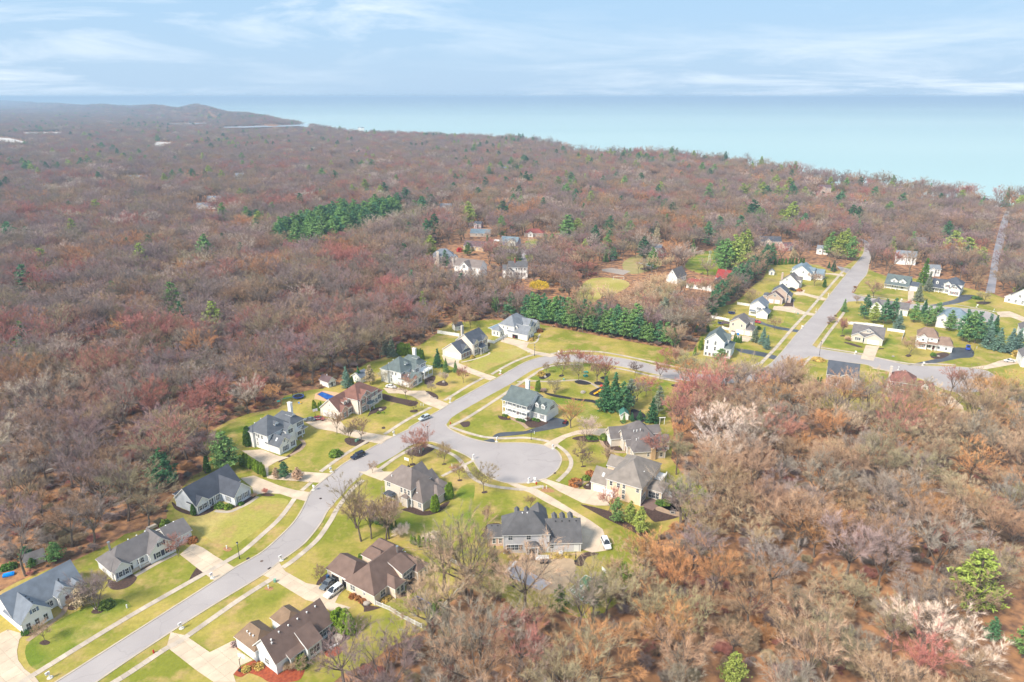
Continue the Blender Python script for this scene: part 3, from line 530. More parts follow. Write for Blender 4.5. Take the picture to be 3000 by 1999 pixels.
SH_navy = mat('shutter_navy', (0.05, 0.055, 0.10), 0.6); SH_red = mat('shutter_wine', (0.20, 0.05, 0.07), 0.6); SH_grey = mat('shutter_grey', (0.22, 0.24, 0.30), 0.6); SH_blue = mat('shutter_blue', (0.18, 0.24, 0.36), 0.6)
door_m = mat('front_door', (0.16, 0.05, 0.045), 0.5); gdoor_m = mat('garage_door', (0.78, 0.78, 0.78), 0.6, (0.74, 0.74, 0.74), 2); dark_m = mat('interior_shade', (0.02, 0.018, 0.018), 0.9); brick_red = mat('chimney_brick', (0.34, 0.12, 0.07), 0.9, (0.26, 0.09, 0.05), 3); metal_m = mat('galvanised', (0.55, 0.57, 0.60), 0.35, metal=0.8); sky_m = mat('skylight_pane', (0.65, 0.70, 0.78), 0.1, spec=0.6); stone_m = mat('chimney_stone', (0.62, 0.56, 0.50), 0.9)
black_m = mat('black_paint', (0.02, 0.02, 0.022), 0.5)
WC = {}
def win_mesh(w, h, n, style):
    k = (round(w, 2), round(h, 2), n, style)
    if k in WC: return WC[k]
    f = MB(); g = MB(); t = 0.13 if style != 'thin' else 0.09; d = 0.07
    f.box(-w / 2 - t, w / 2 + t, -d, 0.0, -h / 2 - t, -h / 2); f.box(-w / 2 - t, w / 2 + t, -d, 0.0, h / 2, h / 2 + t)
    f.box(-w / 2 - t, -w / 2, -d, 0, -h / 2, h / 2); f.box(w / 2, w / 2 + t, -d, 0, -h / 2, h / 2)
    for i in range(1, n): x = -w / 2 + w * i / n; f.box(x - 0.06, x + 0.06, -d * 0.9, 0, -h / 2, h / 2)
    f.box(-w / 2, w / 2, -d * 0.8, 0, -0.03, 0.03)
    for i in range(n): x = -w / 2 + w * (i + 0.5) / n; f.box(x - 0.018, x + 0.018, -d * 0.7, 0, -h / 2, h / 2)
    pw = w / n
    g.box(-w / 2, w / 2, -0.03, 0.01, -h / 2, h / 2)
    WC[k] = (f.mesh('window', white_m), g.mesh('pane', glass_m)); return WC[k]
SHC = {}
def sh_mesh(h, m):
    k = (round(h, 2), m.name)
    if k not in SHC:
        b = MB(); b.box(-0.21, 0.21, -0.06, 0, -h / 2 - 0.08, h / 2 + 0.08)
        for i in range(3): b.box(-0.17, 0.17, -0.075, -0.06, -h / 2 + h * i / 3 + 0.04, -h / 2 + h * (i + 1) / 3 - 0.04)
        SHC[k] = b.mesh('shutter', m)
    return SHC[k]
ROT = {'y0': 0.0, 'x1': pi / 2, 'y1': pi, 'x0': -pi / 2}
class House:
    def __init__(s, name, label, key, O, ang=None, X=None, zo=0.0, wall=None, roof=None, cat='house', group=None, sc=1.0):
        s.k = K * sc; o = P(key, *O, zo * K); o.z = 0
        if ang is None: e = P(key, *X, zo * K); ang = math.degrees(atan2(e.y - o.y, e.x - o.x))
        s.o = thing(name, label, cat, o, radians(ang), group); s.wall = wall or W_white; s.roof = roof or R_grey; s.n = 0; s.ws = []; s.org = o; s.ang = radians(ang); s.fp = []
    def w2(s, x, y): c, q = cos(s.ang), sin(s.ang); return (s.org.x + x * c - y * q, s.org.y + x * q + y * c)
    def wing(s, x0, x1, y0, y1, ze, axis='x', pitch=0.75, kind='g', z0=0.0, oh=0.4, wall=None, roof=None, rake=None, hipf=1.0):
        k = s.k; s.n += 1; e = 0.004 * s.n
        x0, x1, y0, y1, ze, z0 = x0 * k - e, x1 * k + e, y0 * k - e, y1 * k + e, ze * k + e * 0.7, z0 * k
        s.ws.append((x0, x1, y0, y1, ze, z0)); r = oh if rake is None else rake; t = 0.2
        if z0 == 0: s.fp.append((x0 - 1.5, x1 + 1.5, y0 - 1.5, y1 + 1.5))
        wm_ = wall or s.wall; rm = roof or s.roof; w = MB(); q = MB()
        for a, b in (((x0, y0), (x1, y0)), ((x1, y0), (x1, y1)), ((x1, y1), (x0, y1)), ((x0, y1), (x0, y0))):
            w.face([(*a, z0), (*b, z0), (*b, ze), (*a, ze)], 0)
        if z0 == 0:       # corner boards and a frieze under the eave
            for cx, cy_ in ((x0, y0), (x1, y0), (x1, y1), (x0, y1)): w.box(cx - 0.09, cx + 0.09, cy_ - 0.09, cy_ + 0.09, 0, ze - 0.01, 1)
        if axis == 'y': tr = lambda a, b, c: (b, a, c); u0, u1, v0, v1 = y0, y1, x0, x1
        else: tr = lambda a, b, c: (a, b, c); u0, u1, v0, v1 = x0, x1, y0, y1
        fl = (axis == 'y')
        def F(pts, m):
            pp = [tr(*p) for p in pts]; q.face(pp[::-1] if fl else pp, m)
        vm = (v0 + v1) / 2; hf = (v1 - v0) / 2; rz = ze + pitch * hf; ez = ze - pitch * oh
        if kind == 'g':
            for u in (u0, u1): w.face([tr(u, v0, ze), tr(u, v1, ze), tr(u, vm, rz)], 0)
            a, b = u0 - r, u1 + r
            F([(a, v0 - oh, ez + t), (b, v0 - oh, ez + t), (b, vm, rz + t), (a, vm, rz + t)], 0)
            F([(a, vm, rz + t), (b, vm, rz + t), (b, v1 + oh, ez + t), (a, v1 + oh, ez + t)], 0)
            F([(a, v0 - oh, ez), (b, v0 - oh, ez), (b, v0 - oh, ez + t), (a, v0 - oh, ez + t)], 1)
            F([(b, v1 + oh, ez), (a, v1 + oh, ez), (a, v1 + oh, ez + t), (b, v1 + oh, ez + t)], 1)
            F([(a, vm, rz), (b, vm, rz), (b, v0 - oh, ez), (a, v0 - oh, ez)], 1); F([(a, v1 + oh, ez), (b, v1 + oh, ez), (b, vm, rz), (a, vm, rz)], 1)
            for u, sg in ((a, 1), (b, -1)):
                for vv in (v0 - oh, v1 + oh):
                    pts = [(u, vv, ez - 0.06), (u, vm, rz - 0.06), (u, vm, rz + t), (u, vv, ez + t)]
                    q.face([tr(*p) for p in pts], 1)
        elif kind == 'h':
            hl = min(hf * hipf, (u1 - u0) / 2 - 0.05); a, b = u0 - oh, u1 + oh; c, d = v0 - oh, v1 + oh
            r0, r1 = (u0 + hl, vm, rz + t), (u1 - hl, vm, rz + t); e1, e2, e3, e4 = (a, c, ez + t), (b, c, ez + t), (b, d, ez + t), (a, d, ez + t)
            F([e1, e2, r1, r0], 0); F([e3, e4, r0, r1], 0); F([e2, e3, r1], 0); F([e4, e1, r0], 0)
            dn = lambda p: (p[0], p[1], p[2] - t)
            for p1, p2 in ((e1, e2), (e2, e3), (e3, e4), (e4, e1)): F([dn(p1), dn(p2), p2, p1], 1)
            F([dn(e4), dn(e3), dn(e2), dn(e1)], 1)
        else:   # shed, falling towards v0
            rz = ze + pitch * (v1 - v0); a, b = u0 - r, u1 + r
            for u in (u0, u1): w.face([tr(u, v0, ze), tr(u, v1, ze), tr(u, v1, rz)], 0)
            w.face([tr(u0, v1, ze), tr(u1, v1, ze), tr(u1, v1, rz), tr(u0, v1, rz)], 0)
            F([(a, v0 - oh, ez + t), (b, v0 - oh, ez + t), (b, v1, rz + t), (a, v1, rz + t)], 0)
            F([(a, v0 - oh, ez), (b, v0 - oh, ez), (b, v0 - oh, ez + t), (a, v0 - oh, ez + t)], 1)
            F([(a, v1, rz), (b, v1, rz), (b, v0 - oh, ez), (a, v0 - oh, ez)], 1); F([(b, v1, rz), (a, v1, rz), (a, v1, rz + t), (b, v1, rz + t)], 1)
            for u in (a, b): q.face([tr(*p) for p in [(u, v0 - oh, ez - 0.06), (u, v1, rz - 0.06), (u, v1, rz + t), (u, v0 - oh, ez + t)]], 1)
        w.build('wall', [wm_, white_m], s.o); q.build('roof', [rm, white_m], s.o)
        return len(s.ws) - 1
    def _pos(s, wi, side, f, z, off=0.0):
        x0, x1, y0, y1, ze, z0 = s.ws[wi]
        p = {'y0': (x0 + (x1 - x0) * f, y0 - off), 'y1': (x0 + (x1 - x0) * f, y1 + off), 'x0': (x0 - off, y0 + (y1 - y0) * f), 'x1': (x1 + off, y0 + (y1 - y0) * f)}[side]
        return (*p, z)
    def win(s, wi, side, f, z, w=1.0, h=1.4, n=1, sh=None, style='std'):
        a, b = win_mesh(w, h, n, style); o = link('window', a, s.o, s._pos(wi, side, f, z * s.k), ROT[side]); link('pane', b, o, (0, 0, 0))
        if sh:
            for sg in (-1, 1): link('shutter', sh_mesh(h, sh), o, (sg * (w / 2 + 0.36), 0, 0))
        return o
    def wins(s, wi, side, fs, z, w=1.0, h=1.4, n=1, sh=None):
        for f in fs: s.win(wi, side, f, z, w, h, n, sh)
    def gdoor(s, wi, side, f, w=4.9, h=2.2, open_=False):
        o = MB()
        o.box(-w / 2 - 0.12, -w / 2, -0.06, 0, 0, h + 0.12); o.box(w / 2, w / 2 + 0.12, -0.06, 0, 0, h + 0.12); o.box(-w / 2, w / 2, -0.06, 0, h, h + 0.12)
        fr = o.build('garage_door', white_m, s.o, loc=s._pos(wi, side, f, 0.08), rz=ROT[side]); p = MB()
        if open_: p.box(-w / 2, w / 2, -0.02, 0.005, 0, h - 0.25); p.build('shade_panel', dark_m, fr)  # no hole cut: a near-black panel paints the shade inside the garage
        else:
            for i in range(4):
                q = MB(); q.box(-w / 2, w / 2, -0.04, 0.0, h * i / 4 + 0.015, h * (i + 1) / 4 - 0.015); q.build('panel', gdoor_m, fr)
        return fr
    def door(s, wi, side, f, w=1.0, h=2.1, m=None, z=0.25):
        b = MB(); b.box(-w / 2 - 0.12, -w / 2, -0.07, 0, 0, h + 0.12); b.box(w / 2, w / 2 + 0.12, -0.07, 0, 0, h + 0.12); b.box(-w / 2, w / 2, -0.07, 0, h, h + 0.12)
        fr = b.build('door', white_m, s.o, loc=s._pos(wi, side, f, z), rz=ROT[side]); p = MB(); p.box(-w / 2, w / 2, -0.04, 0, 0, h); p.box(w / 2 - 0.16, w / 2 - 0.08, -0.10, -0.04, 0.95, 1.05); p.build('door_leaf', m or door_m, fr)
    def dormer(s, x, y, z, side, w=1.3, d=2.2, h=1.3, roof=None, wall=None, pitch=0.95):
        k = s.k; a = w / 2
        if side == 'y0': i = s.wing(x - a, x + a, y, y + d, z + h, 'y', pitch, 'g', z, 0.2, wall, roof)
        elif side == 'x1': i = s.wing(x - d, x, y - a, y + a, z + h, 'x', pitch, 'g', z, 0.2, wall, roof)
        elif side == 'x0': i = s.wing(x, x + d, y - a, y + a, z + h, 'x', pitch, 'g', z, 0.2, wall, roof)
        else: i = s.wing(x - a, x + a, y - d, y, z + h, 'y', pitch, 'g', z, 0.2, wall, roof)
        s.win(i, side, 0.5, z + h * 0.55, w * 0.5 * k, h * 0.7 * k); return i
    def chimney(s, x, y, zt, w=1.0, d=0.8, m=None, z0=0):
        k = s.k; x *= k; y *= k; zt *= k; b = MB(); b.box(x - w / 2, x + w / 2, y - d / 2, y + d / 2, z0 * k, zt); b.box(x - w / 2 - 0.1, x + w / 2 + 0.1, y - d / 2 - 0.1, y + d / 2 + 0.1, zt, zt + 0.18); b.box(x - w / 4, x + w / 4, y - d / 4, y + d / 4, zt + 0.18, zt + 0.45, 1)
        b.build('chimney', [m or white_m, stone_m], s.o)
    def post(s, x, y, z0, z1, r=0.11):
        k = s.k; b = MB(); b.box(x * k - r, x * k + r, y * k - r, y * k + r, z0 * k, z1 * k); b.box(x * k - r - 0.05, x * k + r + 0.05, y * k - r - 0.05, y * k + r + 0.05, z1 * k - 0.2, z1 * k); b.box(x * k - r - 0.05, x * k + r + 0.05, y * k - r - 0.05, y * k + r + 0.05, z0 * k, z0 * k + 0.25); b.build('post', white_m, s.o)
    def slab(s, x0, x1, y0, y1, z0, z1, name='porch_floor', m=None):
        k = s.k; b = MB(); b.box(x0 * k, x1 * k, y0 * k, y1 * k, z0 * k, z1 * k); return b.build(name, m or conc_m, s.o)
    def rail(s, xa, ya, xb, yb, z, h=0.95, m=None):
        k = s.k; a = Vector((xa * k, ya * k, z * k)); c = Vector((xb * k, yb * k, z * k)); L = (c - a).length; b = MB()
        M = Matrix.Translation(a) @ Matrix.Rotation(atan2(c.y - a.y, c.x - a.x), 4, 'Z')
        b.box(0, L, -0.04, 0.04, h - 0.1, h, 0, M); b.box(0, L, -0.03, 0.03, 0.08, 0.16, 0, M)
        nb = max(2, int(L / 0.22))
        for i in range(nb + 1): x = L * i / nb; b.box(x - 0.025, x + 0.025, -0.025, 0.025, 0.1, h - 0.05, 0, M)
        b.build('railing', m or white_m, s.o)
    def vents(s, pts, m=None):
        for x, y, z in pts:
            b = MB(); k = s.k; b.tube((x * k, y * k, z * k - 0.4), (x * k, y * k, z * k + 0.28), 0.11, 0.11, 8); b.tube((x * k, y * k, z * k + 0.28), (x * k, y * k, z * k + 0.38), 0.2, 0.16, 8); b.build('roof_vent', m or white_m, s.o)
    def skylight(s, x, y, z, side, w=0.7, h=1.2, pitch=0.75):
        b = MB(); b.box(-w / 2, w / 2, -h / 2, h / 2, 0, 0.12); b.box(-w / 2 + 0.07, w / 2 - 0.07, -h / 2 + 0.07, h / 2 - 0.07, 0.12, 0.135, 1)
        o = b.build('skylight', [white_m, sky_m], s.o); o.location = (x * s.k, y * s.k, z * s.k)
        o.rotation_euler = Matrix.Rotation(ROT[side], 3, 'Z').to_4x4().to_euler(); o.rotation_euler.rotate_axis('X', math.atan(pitch))
    def done(s):
        for x0, x1, y0, y1 in s.fp: CLEAR.append(np.array([s.w2(x0, y0), s.w2(x1, y0), s.w2(x1, y1), s.w2(x0, y1)]))
# ---- blue-grey house at the lower left corner of the street
h = House('house', 'white house with blue-grey gabled roof and red front door', 'h1', (430, 1445), X=(935, 1160), roof=R_blue)
m0 = h.wing(0, 13.6, 3.3, 11.2, 2.9, 'x', 0.92); g = h.wing(0, 5.5, 0, 7, 2.9, 'y', 1.05); e1 = h.wing(8.0, 11.2, 2.0, 6.5, 3.2, 'y', 0.95); e2 = h.wing(11.0, 13.5, 2.4, 6, 2.9, 'y', 0.9); h.wing(2.5, 8.5, 11.2, 13.6, 2.4, 'x', 0.25, 'h')
h.wins(g, 'y0', (0.2, 0.5, 0.8), 1.3, 0.85, 1.6); h.win(g, 'y0', 0.5, 4.2, 0.7, 0.9, 1, SH_blue); h.win(e2, 'y0', 0.5, 1.4, 1.0, 1.5, 1, SH_blue); h.win(m0, 'x0', 0.28, 3.2, 1.4, 1.0, 2); h.win(m0, 'y0', 0.47, 1.4, 2.0, 1.4, 3); h.door(e1, 'y0', 0.55); h.vents([(3.2, 2.5, 5.4), (3.2, 4, 5.4), (3.1, 1, 5.4), (9.9, 4.6, 5.0)], black_m)
for x in (8.1, 10.9): h.post(x, 1.6, 0, 2.9)
h.done()
# ---- long white ranch
h = House('house', 'long white ranch house with grey shingle roof and railed front porch', 'h2', (550, 1465), X=(1325, 1065), roof=R_grey)
m0 = h.wing(-0.2, 13.5, 1.4, 8.4, 2.8, 'x', 0.86, 'h'); l = h.wing(0, 3.4, 0.2, 5, 2.8, 'y', 0.98); c = h.wing(8.0, 13.9, 0.2, 6, 2.8, 'y', 1.02); g = h.wing(13.6, 18.9, 1.7, 8.3, 2.8, 'x', 0.58)
h.wins(l, 'y0', (0.32, 0.74), 1.45, 0.8, 1.4, 1, SH_grey); h.wins(c, 'y0', (0.32, 0.68), 1.5, 1.15, 1.5, 1, SH_navy); h.win(c, 'y0', 0.5, 4.1, 0.9, 1.0, 2, SH_navy); h.gdoor(g, 'y0', 0.55, 4.6); h.win(l, 'x0', 0.5, 1.4, 1.2, 1.2, 2)
h.door(m0, 'y0', 0.3, 1.0, 2.1, black_m); h.win(m0, 'y0', 0.47, 1.5, 1.6, 1.3, 2)
h.slab(3.4, 8.0, 0.4, 1.4, 0, 0.3); h.post(5.6, 0.55, 0.3, 2.75); h.post(7.8, 0.55, 0.3, 2.75); h.rail(5.6, 0.5, 8.0, 0.5, 0.3); h.vents([(6, 5.4, 5.6), (8, 5.4, 5.6), (10, 5.4, 5.6), (15, 5.6, 4.4), (17, 5.6, 4.4)])
b = MB(); b.tube((2.2, 6.5, 3), (2.2, 6.5, 7.6), 0.26, 0.26, 10); b.tube((2.2, 6.5, 7.6), (2.2, 6.5, 7.9), 0.36, 0.36, 10); b.build('flue_pipe', metal_m, h.o); h.done()
# ---- slate-blue ranch
h = House('house', 'pale blue ranch house with dark slate roof and white gable trim', 'h3', (680, 1375), X=(960, 1210), roof=R_slate, wall=W_blue)
m0 = h.wing(0, 14.2, 0, 8.2, 2.9, 'x', 0.93); l = h.wing(0.1, 3.5, -0.35, 3.2, 2.9, 'y', 0.95); g = h.wing(7.7, 13.0, -5.7, 3.0, 2.9, 'y', 1.08); h.wing(1.5, 8, 8.2, 10.8, 2.3, 'x', 0.3, 'h')
h.wins(l, 'y0', (0.28, 0.72), 1.55, 0.9, 1.4, 1, SH_grey); h.wins(g, 'y0', (0.3, 0.72), 1.55, 1.0, 1.6, 2, SH_grey); h.win(g, 'x0', 0.3, 1.5, 1.0, 1.6, 2, SH_grey); h.door(m0, 'y0', 0.36, 1.0, 2.1, black_m); h.win(m0, 'y0', 0.31, 1.5, 0.8, 1.6); h.win(m0, 'y0', 0.47, 1.5, 1.0, 1.6, 2, SH_grey)
for x in (3.7, 5.3, 5.9, 7.5): h.post(x, -0.25, 0, 2.8)
h.slab(3.5, 7.7, -0.3, 0, 0, 0.2); h.done()
# ---- twin two-storey hipped houses (grey, and grey-green with a balcony)
def hip_house(label, key, O, ang, roof, wall, porch):
    h = House('house', label, key, O, ang=ang, roof=roof, wall=wall)
    m0 = h.wing(-3.5, 5.6, 0, 9.6, 5.6, 'y', 0.85, 'h'); r = h.wing(-2.6, 6.2, 8.8, 14.2, 5.6, 'x', 0.88, 'h', hipf=0.9); gm = h.wing(2.5, 7.2, 6.0, 9.6, 5.0, 'x', 0.9); g = h.wing(4.6, 10.4, 0.1, 4.5, 2.9, 'x', 1.05); g2 = h.wing(6.5, 10.2, 3.6, 6.8, 2.9, 'x', 0.9)
    h.wing(-3.9, -0.5, -0.6, 3.0, 5.5, 'y', 0.7, 'h')
    h.wins(m0, 'y0', (0.55, 0.72), 4.3, 0.8, 1.2); h.wins(m0, 'y0', (0.46,), 1.5, 0.5, 1.4); h.wins(m0, 'y0', (0.46,), 3.0, 0.5, 1.0); h.wins(m0, 'y0', (0.46,), 4.5, 0.5, 1.0); h.gdoor(g, 'y0', 0.55, 4.7); h.gdoor(m0, 'y0', 0.72, 2.6)
    h.win(g, 'x1', 0.55, 1.4, 1.3, 1.7, 2, SH_grey); h.win(g, 'x1', 0.5, 4.0, 0.6, 0.9); h.win(g2, 'x1', 0.55, 1.5, 1.2, 1.7, 2, SH_navy); h.win(gm, 'x1', 0.5, 4.2, 1.9, 1.4, 2); h.win(r, 'x1', 0.72, 4.4, 1.5, 1.4, 2, SH_navy); h.win(r, 'x1', 0.72, 1.5, 1.5, 1.8, 2, SH_navy); h.win(r, 'x1', 0.2, 4.4, 0.6, 1.0); h.door(r, 'x1', 0.3)
    h.dormer(4.4, 5.0, 6.1, 'x1', 1.4, 2.4, 1.1); h.dormer(4.7, 11.6, 6.4, 'x1', 1.4, 2.4, 1.1); h.chimney(0.6, 14.3, 9.9, 1.5, 1.0); h.skylight(8.2, 1.3, 4.3, 'y0', 0.6, 1.2, 1.05); h.vents([(-1.5, 4.0, 7.8), (-2.2, 2.0, 6.9)])
    if porch:
        h.slab(6.2, 9.4, 9.4, 14.6, 0, 0.35); h.slab(6.2, 9.5, 9.3, 14.7, 2.9, 3.2, 'balcony', white_m)
        for y in (9.5, 12.0, 14.5): h.post(9.3, y, 0.35, 2.9); h.post(9.3, y, 3.2, 4.1)
        h.rail(9.3, 9.5, 9.3, 14.5, 3.2); h.rail(6.3, 14.5, 9.3, 14.5, 3.2); h.rail(9.3, 9.5, 9.3, 14.5, 0.35)
    else:
        h.slab(6.2, 7.6, 9.6, 12.4, 2.7, 2.9, 'balcony', white_m); h.rail(7.5, 9.7, 7.5, 12.3, 2.9); h.wing(6.2, 7.6, 12.2, 14.0, 3.0, 'y', 0.4, 'h', 2.7)
        for y in (9.8, 12.2): h.post(7.4, y, 0, 2.7)
    h.done(); return h
hip_house('white two-storey house with slate-grey hipped roof and tall white chimney', 'h4', (490, 1200), -30.3, R_dslate, W_white, False)
hip_house('white two-storey house with grey-green hipped roof and balcony porch', 'h6', (490, 1250), -32.3, R_green, W_white, True)
# ---- red-brown roofed brick-fronted house
h = House('house', 'cream house with red-brown roof, brick gables and two small dormers', 'h5', (730, 1385), X=(950, 1255), roof=R_red, wall=W_cream)
g = h.wing(0, 7.0, 0.4, 9.0, 3.2, 'x', 0.88); s1 = h.wing(0.3, 3.7, -0.1, 5, 3.2, 'y', 0.85, wall=W_brick); m0 = h.wing(6.5, 17.4, -2.2, 6.4, 5.7, 'x', 0.78, 'h'); f1 = h.wing(7.0, 10.6, -2.7, 2.5, 5.2, 'y', 0.85, wall=W_brick); f2 = h.wing(8.6, 13.4, -2.45, 2.5, 5.6, 'y', 0.8, wall=W_brick); rt = h.wing(17.2, 20.2, -1.9, 2.6, 3.9, 'x', 0.6, 'h')
h.gdoor(g, 'x0', 0.62, 4.6); h.gdoor(g, 'x0', 0.18, 2.3); h.win(g, 'x0', 0.5, 4.8, 0.6, 0.6); h.win(s1, 'y0', 0.5, 1.4, 1.2, 1.8, 2, SH_red); h.win(g, 'y0', 0.7, 1.5, 2.2, 1.7, 2, SH_red); h.win(f1, 'y0', 0.55, 4.2, 1.6, 1.5, 2, SH_red); h.win(f1, 'y0', 0.55, 1.4, 2.0, 2.0, 3); h.win(f2, 'y0', 0.78, 4.2, 1.0, 1.6, 1, SH_red); h.win(f2, 'y0', 0.42, 6.4, 0.7, 0.8, 1, SH_red)
h.wins(m0, 'y0', (0.76, 0.92), 4.3, 1.1, 1.4, 2, SH_red); h.wins(m0, 'y0', (0.76, 0.92), 1.5, 1.3, 1.8, 2); h.win(rt, 'y0', 0.5, 2.0, 1.8, 1.8, 2); h.door(f2, 'y0', 0.8, 1.0, 2.2); h.wing(10.8, 13.2, -3.9, -2.3, 2.6, 'x', 0.6, 'h', 2.4, roof=R_green); h.post(10.9, -3.8, 0, 2.5); h.post(13.1, -3.8, 0, 2.5); h.win(m0, 'y0', 0.04, 4.2, 0.5, 1.2)
h.dormer(3.9, 1.4, 4.0, 'y0', 0.9, 1.8, 1.2); h.dormer(5.5, 1.4, 4.0, 'y0', 0.9, 1.8, 1.2); h.done()
h = House('pool_house', 'small white pool house with brown roof beside the blue pool', 'h5', (350, 385), X=(560, 300), roof=R_purple, cat='outbuilding'); a = h.wing(0, 3.3, 0, 5.0, 2.4, 'y', 0.9); h.door(a, 'y0', 0.5, 0.8, 1.9, black_m); h.win(a, 'y0', 0.8, 1.4, 0.6, 0.8); h.win(a, 'y0', 0.2, 1.4, 0.6, 0.8, 1, SH_navy); h.vents([(1.6, 2.5, 4.2)]); h.done()
# ---- cream two-storey with navy roof
h = House('house', 'cream two-storey house with navy roof, wine shutters and double garage gable', 'h7', (860, 1390), ang=55.5, roof=R_navy, wall=W_cream)
g = h.wing(0, 6.8, 0, 10, 2.9, 'x', 0.72); m0 = h.wing(6.6, 16.9, -1.0, 7.8, 5.6, 'x', 0.78); d1 = h.wing(7.0, 10.2, -1.5, 3, 5.4, 'y', 0.95, wall=W_cream); d2 = h.wing(13.4, 16.6, -1.5, 3, 5.4, 'y', 0.95); dg = h.wing(2.2, 5.6, 0.7, 4.5, 3.7, 'y', 0.95, 'g', 3.0, wall=W_white); pr = h.wing(10.0, 13.6, -3.0, -0.9, 2.9, 'x', 0.45, 's', 2.6)
h.gdoor(g, 'x0', 0.32, 4.8); h.gdoor(g, 'x0', 0.72, 2.7); h.wins(g, 'y0', (0.2, 0.5, 0.8), 1.5, 0.9, 1.6, 2, SH_red); h.win(d1, 'y0', 0.5, 4.2, 1.5, 1.5, 2, SH_red); h.win(d1, 'y0', 0.5, 1.6, 1.6, 1.8, 2, SH_red); h.win(d2, 'y0', 0.5, 4.2, 1.5, 1.5, 2, SH_red); h.win(m0, 'y0', 0.52, 4.4, 1.0, 1.3, 1, SH_red); h.win(d2, 'y0', 0.6, 1.5, 0.9, 1.8); h.door(m0, 'y0', 0.5)
for x in (10.1, 11.8, 13.5): h.post(x, -2.9, 0, 2.8)
h.slab(10, 16.5, -3.0, -1.5, 0, 0.25); h.chimney(11, 8.0, 10.6, 1.2, 0.9, stone_m); h.done()
# ---- white house, pale slate roof, open garage
h = House('house', 'white house with pale slate roof and an open garage door', 'h8', (1500, 1200), X=(1725, 1080), roof=R_pale)
g = h.wing(0, 5.6, 0, 10.5, 3.0, 'y', 1.1); m0 = h.wing(0.2, 12.8, 7.2, 15.4, 5.6, 'x', 0.88, 'h'); g1 = h.wing(7.2, 11.4, 3.8, 9.5, 5.0, 'y', 1.0); g2 = h.wing(9.8, 12.4, 3.2, 9, 4.2, 'y', 0.95); rt = h.wing(11.4, 15.8, 3.0, 10.5, 3.6, 'y', 0.95); lf = h.wing(-2.4, 2.4, 13.6, 17.8, 3.0, 'y', 0.6, 'h')
h.gdoor(g, 'x0', 0.62, 3.4, 2.2, True); h.gdoor(g, 'x0', 0.2, 2.9); h.wins(g, 'y0', (0.32, 0.7), 1.5, 0.95, 1.6, 2); h.win(g, 'y0', 0.5, 4.4, 0.9, 1.2, 2); h.wins(rt, 'y0', (0.35, 0.7), 1.7, 0.7, 1.6); h.win(g1, 'y0', 0.4, 5.8, 0.9, 1.2, 2); h.win(g2, 'y0', 0.5, 3.6, 0.7, 1.4); h.wins(m0, 'x0', (0.45, 0.72), 4.2, 0.6, 1.1); h.wins(lf, 'x0', (0.25, 0.7), 1.5, 0.8, 1.6); h.wins(lf, 'y0', (0.3, 0.75), 1.5, 0.8, 1.6)
h.dormer(1.1, 6.6, 3.9, 'x0', 1.2, 2.2, 1.3); h.done()
# ---- foreground house with brown roof and red mulch
h = House('house', 'pale house with long dark brown ridge roof above red mulch beds', 'h9', (870, 1430), ang=54, roof=R_brown, wall=W_mint)
m0 = h.wing(0, 13.5, 0, 7.2, 3.0, 'x', 1.02); g = h.wing(-0.5, 4.6, 6.0, 12.3, 3.0, 'y', 0.85, 'h', hipf=0.55, roof=R_brown_lit); en = h.wing(7.0, 11.2, 6.0, 11.0, 3.0, 'y', 0.85, 'h', hipf=0.6, roof=R_brown_lit); bu = h.wing(5.8, 8.9, -2.1, 1.2, 3.2, 'x', 0.62, 's'); ba_ = h.wing(2.6, 5.7, -0.9, 0.3, 2.6, 'x', 0.5, 's')  # rear wings: the brown shingle in a paler tan, sunlight painted into its colour
h.gdoor(g, 'x0', 0.62, 4.6); h.win(m0, 'x0', 0.42, 1.5, 1.3, 1.4, 2); h.win(bu, 'y0', 0.5, 1.6, 2.5, 1.8, 3); h.win(bu, 'x0', 0.5, 1.6, 0.8, 1.7); h.win(ba_, 'y0', 0.6, 1.5, 2.3, 1.7, 3); h.win(ba_, 'x0', 0.5, 1.5, 0.6, 1.6); h.win(m0, 'y0', 0.82, 1.6, 3.6, 1.8, 4)
h.vents([(1.2, 2.6, 5.9), (3.2, 2.9, 6.1), (5.4, 2.9, 6.1), (7.6, 2.9, 6.1), (9.9, 2.9, 6.1), (12, 2.9, 6.1), (1.0, 2.2, 5.5), (0.6, 9, 4.3), (0.7, 10, 4.3), (0.7, 8, 4.3)]); h.done()
# ---- brown hip house with bays
h = House('house', 'beige house with sprawling brown hipped roof, bay windows and white picket fence', 'ha', (1150, 1385), X=(1420, 1165), roof=R_brown, wall=W_beige)
m0 = h.wing(0, 14.2, 0, 8.6, 2.9, 'x', 0.92, 'h', hipf=0.75); g = h.wing(0.5, 6.6, 7.6, 15.3, 2.9, 'y', 0.8, 'h', hipf=0.4); b1 = h.wing(4.1, 7.0, -2.3, 3, 2.9, 'y', 0.8, 'h'); lv = h.wing(7.6, 11.2, -1.3, 3.2, 4.0, 'x', 0.35, 's'); b2 = h.wing(11.2, 14.5, -2.6, 3, 2.9, 'y', 0.85, 'h'); e1 = h.wing(8.6, 12.0, 7, 12.2, 2.9, 'y', 0.85, 'h', hipf=0.5); e2 = h.wing(12.0, 15.4, 6, 12.6, 2.9, 'y', 0.85, 'h', hipf=0.5)
